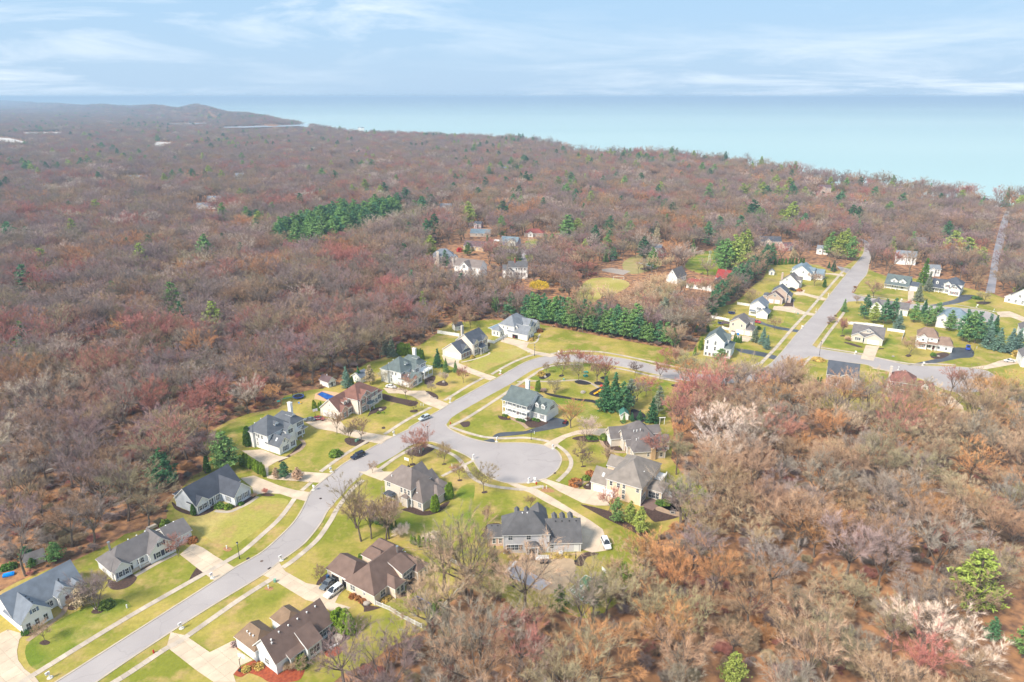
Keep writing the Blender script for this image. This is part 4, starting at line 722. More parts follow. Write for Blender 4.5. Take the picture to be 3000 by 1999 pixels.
h.gdoor(g, 'x0', 0.68, 2.6, 2.1, True); h.gdoor(g, 'x0', 0.24, 2.6, 2.1, True); h.win(m0, 'x0', 0.78, 1.5, 1.5, 1.5, 2); h.win(m0, 'x0', 0.36, 1.6, 0.6, 0.7); h.win(m0, 'y0', 0.18, 1.5, 1.4, 1.6, 2); h.win(b1, 'y0', 0.3, 1.4, 0.8, 1.6); h.win(b1, 'y0', 0.75, 1.4, 0.8, 1.6); h.win(b1, 'x1', 0.25, 1.4, 0.8, 1.6); h.win(lv, 'y0', 0.5, 1.5, 2.9, 1.9, 3); h.win(lv, 'y0', 0.5, 3.2, 2.9, 0.8, 3); h.win(b2, 'y0', 0.35, 1.4, 0.8, 1.6); h.win(b2, 'y0', 0.8, 1.4, 0.6, 1.6)
h.vents([(4.0, 3.3, 5.4), (6.0, 3.8, 5.9), (7.0, 3.9, 5.9), (8.0, 3.9, 5.9), (9.0, 3.9, 5.9), (10, 3.9, 5.9), (12.9, 2.6, 4.6)])
b = MB(); b.tube((11.9, 3.3, 5), (11.9, 3.3, 8.0), 0.24, 0.24, 10); b.tube((11.9, 3.3, 8.0), (11.9, 3.3, 8.25), 0.34, 0.34, 10); b.build('flue_pipe', metal_m, h.o); h.done()
# ---- taupe house near the round turning place
h = House('house', 'taupe two-storey house with brown-grey hipped roofs and dark back pergola', 'hb', (1095, 1400), ang=55.8, roof=R_taupe, wall=W_taupe)
m0 = h.wing(-0.3, 7.5, 3.8, 13.3, 5.6, 'y', 0.9, 'h', hipf=0.75); f = h.wing(0, 8.2, 0, 7.0, 2.9, 'x', 1.15, 'h', hipf=0.8); tu = h.wing(4.7, 8.0, -1.3, 3, 2.9, 'y', 0.95, 'h'); w1 = h.wing(5.5, 12.4, 8.6, 14.0, 3.0, 'x', 0.95, roof=R_mix); w2_ = h.wing(6, 11.8, 5.0, 9.2, 3.0, 'x', 0.9, roof=R_mix); w3 = h.wing(7.8, 11.0, 0.4, 4.6, 2.9, 'x', 0.8, 'h'); bp_ = h.wing(-1.1, 0.2, 4.6, 6.4, 3.0, 'y', 0.7, 'h')
h.win(m0, 'x0', 0.86, 4.4, 1.3, 1.3, 2); h.wins(m0, 'x0', (0.36, 0.22, 0.08), 4.3, 0.7, 1.6); h.win(f, 'x0', 0.16, 1.5, 1.0, 1.5, 2); h.win(m0, 'x0', 0.02, 1.5, 0.8, 1.5); h.win(m0, 'x0', 0.7, 1.5, 1.6, 1.8, 2); h.vents([(0.8, 2.6, 4.2), (0.6, 11.5, 6.7)])
h.done()
# ---- grey-blue house facing the patio
h = House('house', 'grey-blue two-storey house with charcoal roof, rear bay door and long garage wing', 'hc', (540, 1085), X=(1480, 1060), roof=R_char, wall=W_grey)
m0 = h.wing(0, 11, 0, 7.6, 5.6, 'x', 0.98, 'h', hipf=1.0); rw = h.wing(7.2, 10.9, 5.0, 10.4, 5.6, 'y', 0.9); g = h.wing(10.8, 18.8, 0, 8.4, 2.9, 'x', 0.9); sn = h.wing(-3.6, 0.2, 3.0, 7.4, 2.9, 'x', 0.8, wall=W_brick); by = h.wing(5.4, 8.2, -1.3, 0.4, 2.9, 'x', 0.7, 'h', wall=W_white)
h.win(m0, 'y0', 0.15, 4.55, 1.1, 1.4); h.win(m0, 'y0', 0.55, 4.55, 1.1, 1.4); h.win(m0, 'y0', 0.86, 4.7, 0.6, 0.8); h.win(m0, 'y0', 0.245, 1.75, 4.2, 1.6, 4); h.win(m0, 'y0', 0.83, 1.9, 1.2, 1.1, 2); h.win(g, 'y0', 0.12, 1.7, 0.9, 1.2); h.door(g, 'y0', 0.87, 1.1, 2.1, white_m, 0.1); h.wins(sn, 'y0', (0.35, 0.75), 1.6, 0.8, 1.5); h.door(by, 'y0', 0.5, 1.7, 2.1, glass_m); h.win(by, 'y0', 0.14, 1.6, 0.5, 1.6)
h.win(by, 'y0', 0.86, 1.6, 0.5, 1.6)
for x in (12.9, 14.9, 16.9): h.dormer(x, 7.2, 4.7, 'y1', 1.0, 2.6, 1.3)
for x in (3.5, 5.9): h.dormer(x, 6.6, 6.9, 'y1', 0.9, 2.6, 1.4)
h.vents([(12.9, 3.6, 6.2), (14.5, 3.6, 6.2), (16.3, 3.6, 6.2), (18, 3.6, 6.2)], black_m); h.vents([(4.7, 3.4, 9.0), (5.9, 3.4, 9.0)]); h.vents([(-2.8, 4.9, 4.4), (-1.3, 4.9, 4.4)], black_m)
for i in range(6): h.slab(6.1, 7.6, -1.6 - 0.28 * i, -1.3 - 0.28 * i, 0, 0.85 - 0.14 * i, 'step', mat('step_wood', (0.22, 0.16, 0.12), 0.9))
h.done()
# ---- peach house with sunroom
h = House('house', 'peach two-storey house with fawn hipped roof, sunroom and side balcony', 'hd', (110, 1005), X=(1380, 1390), roof=R_fawn, wall=W_peach)
m0 = h.wing(4.9, 14.8, -0.7, 14.6, 5.7, 'y', 0.78, 'h', hipf=1.25); g = h.wing(0, 5.4, 0, 7.4, 2.9, 'x', 0.78); bk = h.wing(1.4, 6, 8.0, 13.4, 4.6, 'x', 0.7); sn = h.wing(14.6, 18.9, 4.4, 9.6, 2.9, 'y', 0.4, 'h')
h.gdoor(g, 'y0', 0.5, 4.6); h.gdoor(m0, 'y0', 0.12, 2.6); h.win(m0, 'y0', 0.12, 4.4, 0.85, 1.4); h.win(m0, 'y0', 0.34, 4.4, 0.85, 1.4); h.win(m0, 'y0', 0.9, 4.5, 0.8, 1.2)
for z in (1.3, 2.9, 4.5): h.win(m0, 'y0', 0.5, z, 0.8, 1.2)
h.wins(m0, 'x1', (0.05, 0.3, 0.5, 0.66), 4.5, 0.6, 1.2); h.win(m0, 'x1', 0.14, 1.6, 3.2, 2.0, 4); h.win(sn, 'y0', 0.5, 1.3, 3.2, 2.0, 3); h.win(sn, 'x1', 0.5, 1.6, 4.4, 1.7, 5); h.skylight(2.6, 2.1, 4.6, 'y0', 0.7, 1.3, 0.78); h.skylight(11.5, 10.5, 8.0, 'x1', 0.6, 0.8, 0.78)
h.vents([(9.1, 5.2, 8.6), (9.6, 4.6, 8.3), (10.4, 6.6, 8.6), (10.7, 7.2, 8.5), (13.2, 5.4, 6.9)])
h.slab(14.8, 17.0, 10.0, 14.4, 2.7, 2.95, 'balcony', white_m); h.rail(17, 10, 17, 14.4, 2.95); h.post(16.9, 10.2, 0, 2.7); h.post(16.9, 14.2, 0, 2.7); h.rail(15, 10, 17, 10, 2.95)
for i in range(7): h.slab(18.9 + 0.3 * i, 19.2 + 0.3 * i, 7.6, 8.8, 0, 2.0 - 0.27 * i, 'step', white_m)
h.done()
# ---- brown-grey complex house
o_ = P('he', 1030, 1130, 3 * K)
h = House('house', 'tan house with many brown-grey gables and a curved path to its door', 'he', (1030, 1130), ang=8, zo=3, roof=R_mix, wall=W_taupe)
f = h.wing(0.3, 10.2, 0.4, 9, 3.0, 'x', 0.95, 'h', hipf=0.85); c = h.wing(0.0, 9.5, 7.0, 15.6, 3.6, 'x', 0.95, 'h'); gl = h.wing(-1.2, 5, 6.6, 11.0, 4.2, 'x', 0.9); gg = h.wing(-4.2, 3, 9.8, 15.2, 3.0, 'x', 0.95); rt = h.wing(9.6, 13.2, 5.2, 9.2, 3.0, 'x', 0.7); rb = h.wing(7.5, 11.6, 9.4, 13.8, 4.2, 'x', 0.7); g3 = h.wing(-0.6, 3, 4.2, 6.8, 3.0, 'x', 0.9)
h.win(f, 'y0', 0.46, 1.6, 0.7, 1.2); h.win(f, 'y0', 0.88, 1.4, 0.8, 1.6); h.chimney(6.3, 0.1, 3.6, 1.5, 0.8, mat('tan_stone', (0.55, 0.38, 0.22), 0.9)); h.win(rt, 'y0', 0.3, 1.9, 0.7, 0.8); h.win(rt, 'y0', 0.75, 1.6, 0.8, 1.4); h.win(gl, 'x0', 0.5, 3.6, 0.9, 1.4); h.win(gg, 'x0', 0.5, 3.6, 0.9, 1.2); h.gdoor(gg, 'x0', 0.5, 4.4); h.win(f, 'x0', 0.3, 1.6, 1.2, 1.8, 2); h.door(g3, 'x0', 0.5)
h.vents([(2.4, 8.0, 6.0), (3.4, 8.0, 6.0), (4.6, 8.2, 6.1), (1.8, 3.4, 5.4), (2.7, 3.6, 5.5), (6.3, 3.4, 5.6), (6.8, 3.5, 5.6)]); h.done()
# ---- white house with double porch
h = House('house', 'white house with grey-green roof and two-level front porch', 'hf', (810, 1320), ang=-34.5, roof=R_green)
m0 = h.wing(-10.2, 0, 2.0, 10.0, 5.6, 'x', 0.8); pr = h.wing(-10.2, 0, 0.0, 2.1, 5.55, 'x', 0.28, 's', 5.35, roof=R_green); g = h.wing(-0.1, 5.9, 3.2, 11.1, 2.9, 'x', 0.95)
h.slab(-10.2, 0, 0, 2, 0, 0.4, 'porch_floor', white_m); h.slab(-10.2, 0, 0, 2, 2.75, 3.0, 'porch_floor', white_m)
for i in range(6): x = -10.05 + 9.9 * i / 5; h.post(x, 0.15, 0.4, 2.8); h.post(x, 0.15, 3.0, 5.45)
h.rail(-10.1, 0.12, -6.3, 0.12, 0.4); h.rail(-4.2, 0.12, -0.1, 0.12, 0.4); h.rail(-10.1, 0.12, -0.1, 0.12, 3.0, 0.9); h.rail(-10.1, 0.1, -10.1, 2, 3.0, 0.9)
h.wins(m0, 'y0', (0.12, 0.32, 0.68, 0.88), 4.2, 0.9, 1.7, 2, SH_grey); h.wins(m0, 'y0', (0.12, 0.32, 0.68, 0.88), 1.6, 0.9, 1.7, 2, SH_grey); h.door(m0, 'y0', 0.5, 1.1, 2.2, None, 0.5); h.door(m0, 'y0', 0.5, 1.1, 2.1, glass_m, 3.4)
h.win(m0, 'x1', 0.08, 4.3, 0.8, 1.5, 1, SH_grey); h.wins(g, 'y0', (0.25, 0.72), 1.5, 0.9, 1.5, 2, SH_grey); h.gdoor(g, 'x1', 0.5, 4.6); h.win(g, 'x1', 0.5, 4.2, 1.7, 1.3, 2, SH_grey); h.dormer(1.5, 4.2, 4.1, 'y0', 1.2, 2.2, 1.2); h.dormer(4.0, 4.2, 4.1, 'y0', 1.2, 2.2, 1.2); h.chimney(-6.3, 10.2, 10.2, 1.5, 1.0); h.done()
# ================================================================== houses along the second street
h = House('house', 'tall pale three-level house with grey roof beside dense young evergreens', 'hg', (320, 1245), ang=-27, roof=R_green, wall=W_mint)
m0 = h.wing(0, 8.0, 0, 9.5, 7.4, 'y', 0.85); c = h.wing(4, 9.0, 4.6, 9.2, 7.2, 'x', 0.8); pr = h.wing(7.6, 10.8, 0.2, 10.0, 4.6, 'y', 0.5, 'h')
h.wins(m0, 'y0', (0.14, 0.55), 6.4, 0.8, 1.7); h.wins(m0, 'y0', (0.14, 0.55), 3.9, 0.8, 1.8); h.wins(m0, 'y0', (0.1, 0.3, 0.5), 1.1, 0.9, 1.3); h.win(c, 'x1', 0.5, 6.2, 1.8, 1.4, 2); h.wins(pr, 'x1', (0.2, 0.5, 0.8), 3.2, 1.0, 1.6, 2); h.wins(pr, 'y0', (0.3, 0.7), 3.2, 0.8, 1.4); h.done()
h = House('house', 'tan gabled house with grey roof and double garage by blue bins', 'hg', (1080, 560), ang=-33, roof=R_mix, wall=W_beige)
m0 = h.wing(0, 7.3, 0, 9.0, 5.6, 'y', 0.62); g = h.wing(6.6, 10.4, 0.2, 7, 2.9, 'y', 0.7, 'h'); u = h.wing(5.5, 9.0, 5.5, 9.4, 5.2, 'x', 0.7)
h.wins(m0, 'y0', (0.2, 0.75), 4.4, 0.75, 1.2); h.gdoor(m0, 'y0', 0.68, 3.4); h.gdoor(g, 'y0', 0.45, 2.6); h.win(g, 'x1', 0.3, 1.5, 1.0, 1.5, 2); h.win(u, 'x1', 0.5, 4.3, 1.2, 1.3, 2); h.done()
h = House('house', 'white gabled house with blue-grey roof and front garage by the dark drive', 'r1', (265, 1440), ang=-31, roof=R_blue)
m0 = h.wing(0, 7.2, 0, 9.5, 5.6, 'y', 0.72); g = h.wing(4.2, 9.4, -2.6, 4, 2.9, 'y', 0.75); h.win(m0, 'y0', 0.62, 4.2, 1.2, 1.3, 2, SH_navy); h.gdoor(g, 'y0', 0.5, 4.4); h.wins(m0, 'x1', (0.55, 0.85), 4.3, 1.0, 1.4, 2); h.win(g, 'x1', 0.5, 1.5, 1.0, 1.4, 2); h.wing(0.6, 2.6, -1.0, 0.2, 2.6, 'x', 0.5, 's', 2.4); h.done()
h = House('house', 'tan brick house with two pale garage doors under a stepped gable roof', 'r1', (660, 1150), ang=-28, roof=R_dslate, wall=W_tan)
g = h.wing(0, 8.0, 0, 7.5, 3.2, 'y', 0.72, roof=R_purple); m0 = h.wing(2.0, 9.5, 4.0, 12, 5.6, 'y', 0.75); rt = h.wing(8.6, 11.6, 5, 12.5, 3.4, 'y', 0.7); lf = h.wing(-2.2, 1, 4, 9, 2.9, 'x', 0.4, 'h')
h.gdoor(g, 'y0', 0.3, 2.5); h.gdoor(g, 'y0', 0.7, 2.5); h.win(g, 'y0', 0.5, 4.4, 1.3, 1.2, 2); h.win(rt, 'y0', 0.5, 2.0, 1.0, 1.6); h.wins(rt, 'x1', (0.3, 0.7), 1.8, 1.0, 1.5, 2); h.done()
h = House('house', 'white gabled house with grey-brown roof between two clipped evergreens', 'r1', (1400, 840), ang=-33, roof=R_mix)
m0 = h.wing(-10.5, 0, 0, 9, 3.0, 'y', 0.85); u = h.wing(-4.5, 0.3, 3, 7, 4.6, 'x', 0.75); h.win(m0, 'y0', 0.35, 4.6, 0.7, 1.2); h.win(m0, 'y0', 0.35, 1.6, 0.7, 1.0); h.win(u, 'x1', 0.5, 4.0, 1.4, 1.2, 2); h.wins(m0, 'x1', (0.3, 0.7), 1.6, 1.0, 1.4, 2); h.chimney(-10.6, 5, 7.0, 1.2, 0.8, W_tan); h.done()
h = House('house', 'large white gabled house with steel-grey roof under a reddish tree', 'r1', (1680, 650), ang=-34, roof=R_steel)
m0 = h.wing(-12, 0, 0, 12, 4.0, 'y', 0.72); b2_ = h.wing(-12.3, -4, 5, 14, 5.2, 'y', 0.7, 'h'); u = h.wing(-5, 0.5, 5, 10, 5.0, 'x', 0.6); rt = h.wing(-0.5, 5.5, 5, 13, 3.0, 'x', 0.7); h.win(m0, 'y0', 0.6, 4.6, 0.8, 1.3); h.wins(rt, 'y0', (0.3, 0.7), 1.6, 1.0, 1.4, 2); h.win(u, 'x1', 0.5, 4.4, 1.6, 1.2, 2); h.wins(rt, 'x1', (0.3, 0.7), 1.6, 1.0, 1.4, 2); h.done()
h = House('garden_shed', 'small white garden shed with arched door among backyard lawns', 'r1', (725, 515), ang=-20, roof=R_blue, cat='shed'); a = h.wing(0, 3.0, 0, 3.4, 2.2, 'y', 0.8); h.door(a, 'y0', 0.5, 1.1, 1.8, SH_grey); h.done()
h = House('house', 'grey craftsman ranch with broad gabled porch and white garage door', 'r2', (230, 545), X=(865, 640), roof=R_grey, wall=W_taupe)
m0 = h.wing(0, 12.6, 0.6, 9.6, 2.9, 'x', 0.85); l = h.wing(0, 4.6, -0.4, 3, 2.9, 'y', 0.6); g = h.wing(5.3, 12.4, -1.2, 4.5, 2.9, 'y', 0.62); cg = h.wing(2.9, 9.8, 1.6, 6, 4.2, 'y', 0.6, 'g', 3.2)
h.win(l, 'y0', 0.55, 1.6, 2.4, 1.3, 3); h.gdoor(g, 'y0', 0.5, 4.9); h.win(cg, 'y0', 0.52, 5.0, 1.8, 0.8, 3); h.door(m0, 'y0', 0.4, 1.1, 2.1, black_m); h.win(m0, 'x1', 0.5, 1.6, 1.0, 1.3); h.done()
h = House('house', 'white two-storey house with beige-brown roof and attached garage by the black drive', 'r2', (1560, 685), X=(2265, 790), roof=R_beige)
m0 = h.wing(-0.5, 7.2, 0.2, 8.6, 5.6, 'x', 0.7, 'h', hipf=0.5); f = h.wing(0.2, 3.3, -0.6, 3, 5.4, 'y', 0.8); pr = h.wing(-0.2, 7.1, -1.2, 0.3, 2.8, 'x', 0.4, 's', 2.6); g = h.wing(7.0, 13.1, 0, 7.2, 2.9, 'x', 0.75, 'h', hipf=0.4)
h.win(f, 'y0', 0.5, 1.5, 1.3, 1.5, 2, SH_red); h.win(m0, 'y0', 0.62, 1.5, 1.8, 1.6, 2); h.door(m0, 'y0', 0.86); h.win(m0, 'y0', 0.72, 4.6, 0.7, 0.7); h.win(f, 'y0', 0.5, 4.3, 0.9, 1.0); h.wins(g, 'y0', (0.2, 0.65), 1.5, 0.8, 1.2)
for x in (3.4, 5.6, 7.0): h.post(x, -1.1, 0, 2.7)
h.done()
h = House('house', 'plum-coloured house with slate roof half hidden by bare trees', 'r3', (230, 600), X=(760, 680), roof=R_navy, wall=W_plum)
m0 = h.wing(0, 10.4, 0.4, 11, 5.0, 'x', 0.7); f = h.wing(4.3, 8.6, -0.6, 5, 4.9, 'y', 0.65); r = h.wing(8.6, 10.8, -0.2, 4, 4.6, 'y', 0.7, wall=W_blue); h.wins(m0, 'y0', (0.15, 0.28), 3.4, 0.9, 1.5, 1); h.win(f, 'y0', 0.3, 5.2, 1.5, 0.9, 2); h.win(f, 'y0', 0.35, 2.9, 1.2, 1.6, 2); h.win(r, 'y0', 0.5, 3.0, 0.9, 1.5); h.wins(m0, 'y0', (0.12, 0.3), 1.0, 0.9, 1.2); h.done()
h = House('house', 'dull red two-storey house with rusty brown hipped roof behind bare trees', 'r3', (1300, 790), X=(1720, 860), roof=R_rust if False else R_red, wall=W_redb)
m0 = h.wing(0, 8.2, 0.4, 9, 6.6, 'x', 0.75, 'h'); g = h.wing(8.0, 14.6, 1.0, 8, 4.0, 'x', 0.8, 'h', hipf=0.3); d = h.dormer(11.0, 1.4, 4.6, 'y0', 2.0, 3, 1.3, wall=W_white); h.wins(m0, 'y0', (0.12, 0.4), 5.5, 0.9, 1.3); h.win(m0, 'y0', 0.62, 2.9, 2.8, 1.8, 3); h.wins(m0, 'y0', (0.12,), 2.9, 0.9, 1.5); h.wins(g, 'y0', (0.25, 0.7), 1.5, 2.2, 1.9, 2); h.chimney(-0.3, 6.0, 10, 0.9, 0.9, stone_m); h.vents([(3.6, 4.4, 9.4), (4.1, 4.4, 9.4), (4.6, 4.4, 9.3)]); h.done()
h = House('house', 'white house with slate roof and twin front gables near tall dark spruce', 'r4', (165, 335), X=(530, 390), roof=R_green)
m0 = h.wing(0, 12, 0, 9.4, 2.9, 'x', 0.95); a = h.wing(2.6, 6.0, 0.8, 5, 4.8, 'y', 0.75, 'g', 3); b_ = h.wing(6.9, 10.4, 0.8, 5, 4.8, 'y', 0.75, 'g', 3); g = h.wing(12, 16.4, 1.5, 8, 2.9, 'x', 0.55, roof=R_navy); pr = h.wing(0.1, 11.8, -1.5, 0.2, 2.6, 'x', 0.3, 's', 2.4); h.win(a, 'y0', 0.5, 4.4, 1.2, 1.1, 2); h.win(b_, 'y0', 0.5, 4.4, 1.2, 1.1, 2); h.wins(m0, 'y0', (0.3, 0.5, 0.75), 1.5, 1.3, 1.5, 2); h.gdoor(g, 'y0', 0.5, 3.4)
for x in (0.2, 3.6, 6.2): h.post(x, -1.4, 0, 2.5)
h.done()
h = House('house', 'white two-storey house with navy roof and wine shutters by a dark drive', 'r4', (885, 390), ang=-39, roof=R_navy)
l = h.wing(0, 7.5, 0.5, 8.5, 3.0, 'x', 0.9); m0 = h.wing(6.0, 14.6, 1.0, 9.6, 5.6, 'x', 0.75, 'h'); f = h.wing(6.2, 9.6, -0.3, 4, 5.4, 'y', 0.8); g = h.wing(9.2, 14.4, -3.2, 4, 3.6, 'y', 0.85); pr = h.wing(0.1, 6.2, -1.2, 0.7, 2.7, 'x', 0.4, 's', 2.5)
h.wins(g, 'y0', (0.3, 0.72), 1.6, 1.0, 1.6, 2, SH_red); h.win(g, 'y0', 0.5, 4.6, 1.0, 0.9, 2, SH_red); h.win(f, 'y0', 0.5, 4.3, 1.3, 1.5, 2, SH_red); h.win(f, 'y0', 0.5, 1.6, 1.6, 1.8, 3); h.dormer(2.4, 1.6, 4.3, 'y0', 1.2, 2.2, 1.2); h.win(l, 'y0', 0.72, 3.2, 1.0, 1.0); h.wins(l, 'y0', (0.25, 0.55), 1.5, 1.2, 1.6, 2); h.door(l, 'y0', 0.8)
for x in (0.2, 2.2, 4.2, 6.0): h.post(x, -1.1, 0, 2.6)
h.done()
h = House('house', 'pale grey house with green-grey roof at the end of the curved street', 'r4', (2035, 560), ang=-52, roof=R_green, wall=W_mint)
m0 = h.wing(3, 12, 0, 9, 4.6, 'y', 0.9); l = h.wing(0, 4, 0.5, 7, 3.0, 'y', 0.8, roof=R_mix); h.wins(m0, 'y0', (0.25, 0.6), 1.6, 1.0, 1.8, 2); h.wins(m0, 'y0', (0.4,), 4.6, 1.2, 1.4, 2); h.wins(l, 'y0', (0.5,), 1.5, 1.0, 1.6, 2); h.done()
h = House('house', 'white house with steel-blue hipped roof screened by a row of pines', 'r4', (1000, 950), ang=-30, roof=R_steel); m0 = h.wing(0, 12, 0, 9.5, 5.6, 'x', 0.75, 'h'); g = h.wing(-1, 3.5, -1, 4, 5.2, 'y', 0.8); h.wins(m0, 'y0', (0.5, 0.72, 0.9), 4.3, 1.0, 1.4, 2); h.wins(m0, 'y0', (0.5, 0.72, 0.9), 1.5, 1.0, 1.4, 2); h.win(g, 'y0', 0.5, 4.0, 1.0, 1.3, 2); h.done()
h = House('house', 'white gabled house with grey roof behind tall pines on the corner', 'r4', (-70, 720), ang=-31, roof=R_grey); m0 = h.wing(0, 5.5, 0, 9, 3.6, 'y', 0.8); l = h.wing(3, 17, 1.5, 9.5, 3.4, 'x', 0.6); h.win(m0, 'y0', 0.5, 3.6, 0.9, 1.2); h.wins(l, 'y0', (0.4, 0.6, 0.8), 1.6, 1.0, 1.4, 2); h.done()
h = House('house', 'white gabled corner house beside the parked white car', 'r7', (1620, 500), ang=-25, roof=R_grey); m0 = h.wing(0, 9, 0, 9, 4.5, 'y', 0.75); h.wins(m0, 'y0', (0.3, 0.7), 3.2, 1.0, 1.4, 2); h.gdoor(m0, 'x0', 0.4, 4.0); h.done()
h = House('house', 'cream house with plum-grey roof under bare trees by the narrow drive', 'r7', (1530, 1220), ang=-22, roof=R_mix, wall=W_cream); m0 = h.wing(0, 11, 0, 9, 4.2, 'x', 0.75); h.wins(m0, 'y0', (0.15, 0.4, 0.65), 2.6, 1.0, 1.4, 2); h.wins(m0, 'x0', (0.3, 0.7), 2.6, 0.9, 1.3); h.done()
h = House('house', 'white house with grey roof beside the blue-spruce row', 'r7', (1590, 60), ang=-30, roof=R_mix); m0 = h.wing(0, 12, 0, 9, 4.5, 'y', 0.7); h.wins(m0, 'y0', (0.2, 0.6), 2.4, 1.0, 1.4, 2); h.done()
h = House('garden_shed', 'white shed with grey-green roof standing in bare woods', 'r7', (1165, 1390), ang=38, roof=R_mix, wall=W_cream, cat='shed'); a = h.wing(0, 3.0, 0, 4.6, 2.3, 'y', 0.8); h.door(a, 'y0', 0.5, 1.2, 1.8, W_white); h.win(a, 'x0', 0.4, 1.4, 0.6, 0.7); h.done()
h = House('garden_shed', 'white board shed with grey roof by the white fence', 'h7', (660, 365), ang=30, roof=R_mix, cat='shed'); a = h.wing(0, 3.8, 0, 3.4, 2.3, 'x', 0.75); h.win(a, 'y0', 0.65, 1.4, 0.8, 0.9, 2); h.door(a, 'y0', 0.2, 0.8, 1.8, W_white); h.done()
h = House('garden_shed', 'little white shed with green roof beside dark spruces', 'c8', (1475, 1180), ang=-2, roof=roofm('bottle_green', (0.06, 0.20, 0.16)), cat='shed'); a = h.wing(0, 2.5, 0, 3.2, 2.1, 'y', 0.8); h.door(a, 'x0', 0.5, 1.0, 1.7, mat('green_paint', (0.05, 0.22, 0.18))); h.done()
h = House('garden_shed', 'weathered white shed behind evergreens at the edge of the woods', 'h1', (470, 270), ang=40, roof=R_grey, wall=W_cream, cat='shed'); a = h.wing(0, 3.8, 0, 2.6, 2.0, 'x', 0.7); h.win(a, 'y0', 0.5, 1.2, 0.6, 0.6); h.done()
h = House('garden_shed', 'pale shed with blue-grey roof behind the grey-green roofed house', 'F', (345, 700), ang=-30, roof=R_blue, cat='shed'); a = h.wing(0, 4.5, 0, 4.5, 2.5, 'y', 0.7); h.door(a, 'y0', 0.5, 1.0, 1.9, W_white); h.done()
# ---- middle distance, farm and houses in the trees
h = House('house', 'white house with dark grey roof and red brick chimney in the woods', 'm5', (1495, 800), ang=-3, roof=R_char); m0 = h.wing(3.5, 15, 2, 9.5, 7.2, 'x', 0.75); l = h.wing(0, 4, 1.5, 9, 5.6, 'x', 0.6); f = h.wing(2.2, 6.6, -2.5, 3, 5.2, 'y', 0.75); h.wins(m0, 'y0', (0.42, 0.56, 0.7, 0.86), 6.0, 0.8, 1.5); h.wins(m0, 'y0', (0.42, 0.56, 0.7, 0.86), 3.0, 1.0, 1.8, 2); h.wins(f, 'y0', (0.3, 0.7), 4.2, 0.9, 1.7, 2); h.wins(f, 'y0', (0.3, 0.7), 1.4, 0.9, 1.5, 2); h.chimney(7.2, 5.0, 12, 0.9, 0.9, brick_red, 7); h.done()
h = House('house', 'white tall-gabled house with mauve-grey roof behind pale bare shrubs', 'm5', (530, 740), ang=-25, roof=R_taupe); m0 = h.wing(-1, 17, 3, 12, 6.4, 'x', 0.8); f = h.wing(4.5, 10.5, 0, 6, 7.0, 'y', 0.95); h.win(f, 'y0', 0.5, 7.0, 2.0, 1.9, 3); h.wins(f, 'y0', (0.3, 0.7), 4.0, 1.2, 1.5, 2); h.wins(f, 'y0', (0.3, 0.7), 1.5, 1.2, 1.5, 2); h.wins(m0, 'y0', (0.1, 0.22), 4.8, 0.9, 1.3, 2); h.wins(m0, 'y0', (0.1, 0.22), 2.0, 0.9, 1.3, 2); h.done()
h = House('house', 'cream house with blue-slate roof and broad pale chimney at the wood edge', 'm5', (150, 600), ang=8, roof=R_blue, wall=W_cream); m0 = h.wing(0, 13, 4, 13, 7.6, 'x', 0.85, 'h'); a = h.wing(9.5, 12.5, 1.5, 6, 6.4, 'y', 1.1, wall=W_taupe); b_ = h.wing(12.6, 15.6, 2.5, 7, 6.4, 'y', 1.1, wall=W_taupe); h.chimney(2.5, 3.6, 10.5, 1.8, 1.0, W_cream); h.wins(m0, 'y0', (0.08, 0.35), 5.5, 0.9, 1.4); h.wins(a, 'y0', (0.5,), 4.5, 0.9, 1.6); h.done()
h = House('house', 'yellow house with plum roof next to the red-leaved shrub', 'm5', (700, 240), ang=-20, roof=R_purple, wall=W_yel); m0 = h.wing(0, 15, 3, 11, 3.4, 'x', 0.75); f = h.wing(2, 7, 0, 5, 3.4, 'y', 0.75); h.wins(m0, 'y0', (0.6, 0.8), 1.8, 1.0, 1.4, 2); h.win(f, 'y0', 0.5, 1.8, 1.4, 1.5, 2); h.done()
h = House('house', 'pale blue-roofed house with violet-blue walls and white patio canopy', 'm5', (1445, 130), ang=-18, roof=R_steel, wall=W_purb); m0 = h.wing(0, 13, 1, 10, 3.2, 'x', 0.6); f = h.wing(6, 12, -0.5, 6, 3.4, 'y', 0.7, wall=W_white); h.wins(m0, 'y0', (0.1, 0.3), 1.6, 1.2, 1.6, 2); h.win(f, 'y0', 0.5, 1.7, 1.6, 1.4, 2); cn = h.wing(-5.5, -0.3, 1, 4.5, 2.9, 'x', 0.1, 's', 2.7, roof=white_m)
for x, y in ((-5.3, 1.2), (-0.6, 1.2), (-5.3, 4.3)): h.post(x, y, 0, 2.8)
h.done()
h = House('house', 'low house with rust-brown hipped roof beyond the small street', 'L', (880, 375), ang=-10, roof=R_rust, wall=W_tan); m0 = h.wing(0, 15, 0, 9, 3.0, 'x', 0.6, 'h'); f = h.wing(3, 7, -1.5, 4, 3.0, 'y', 0.7, wall=W_white); h.wins(m0, 'y0', (0.6, 0.8), 1.6, 1.2, 1.3, 2); h.win(f, 'y0', 0.5, 1.6, 1.2, 1.3, 2); h.done()
h = House('house', 'low blue-roofed house behind the plum-roofed one', 'L', (465, 375), ang=-8, roof=R_steel, wall=W_taupe); m0 = h.wing(0, 16, 0, 10, 2.8, 'x', 0.5); h.wins(m0, 'y0', (0.3, 0.6), 1.5, 1.0, 1.2); h.done()
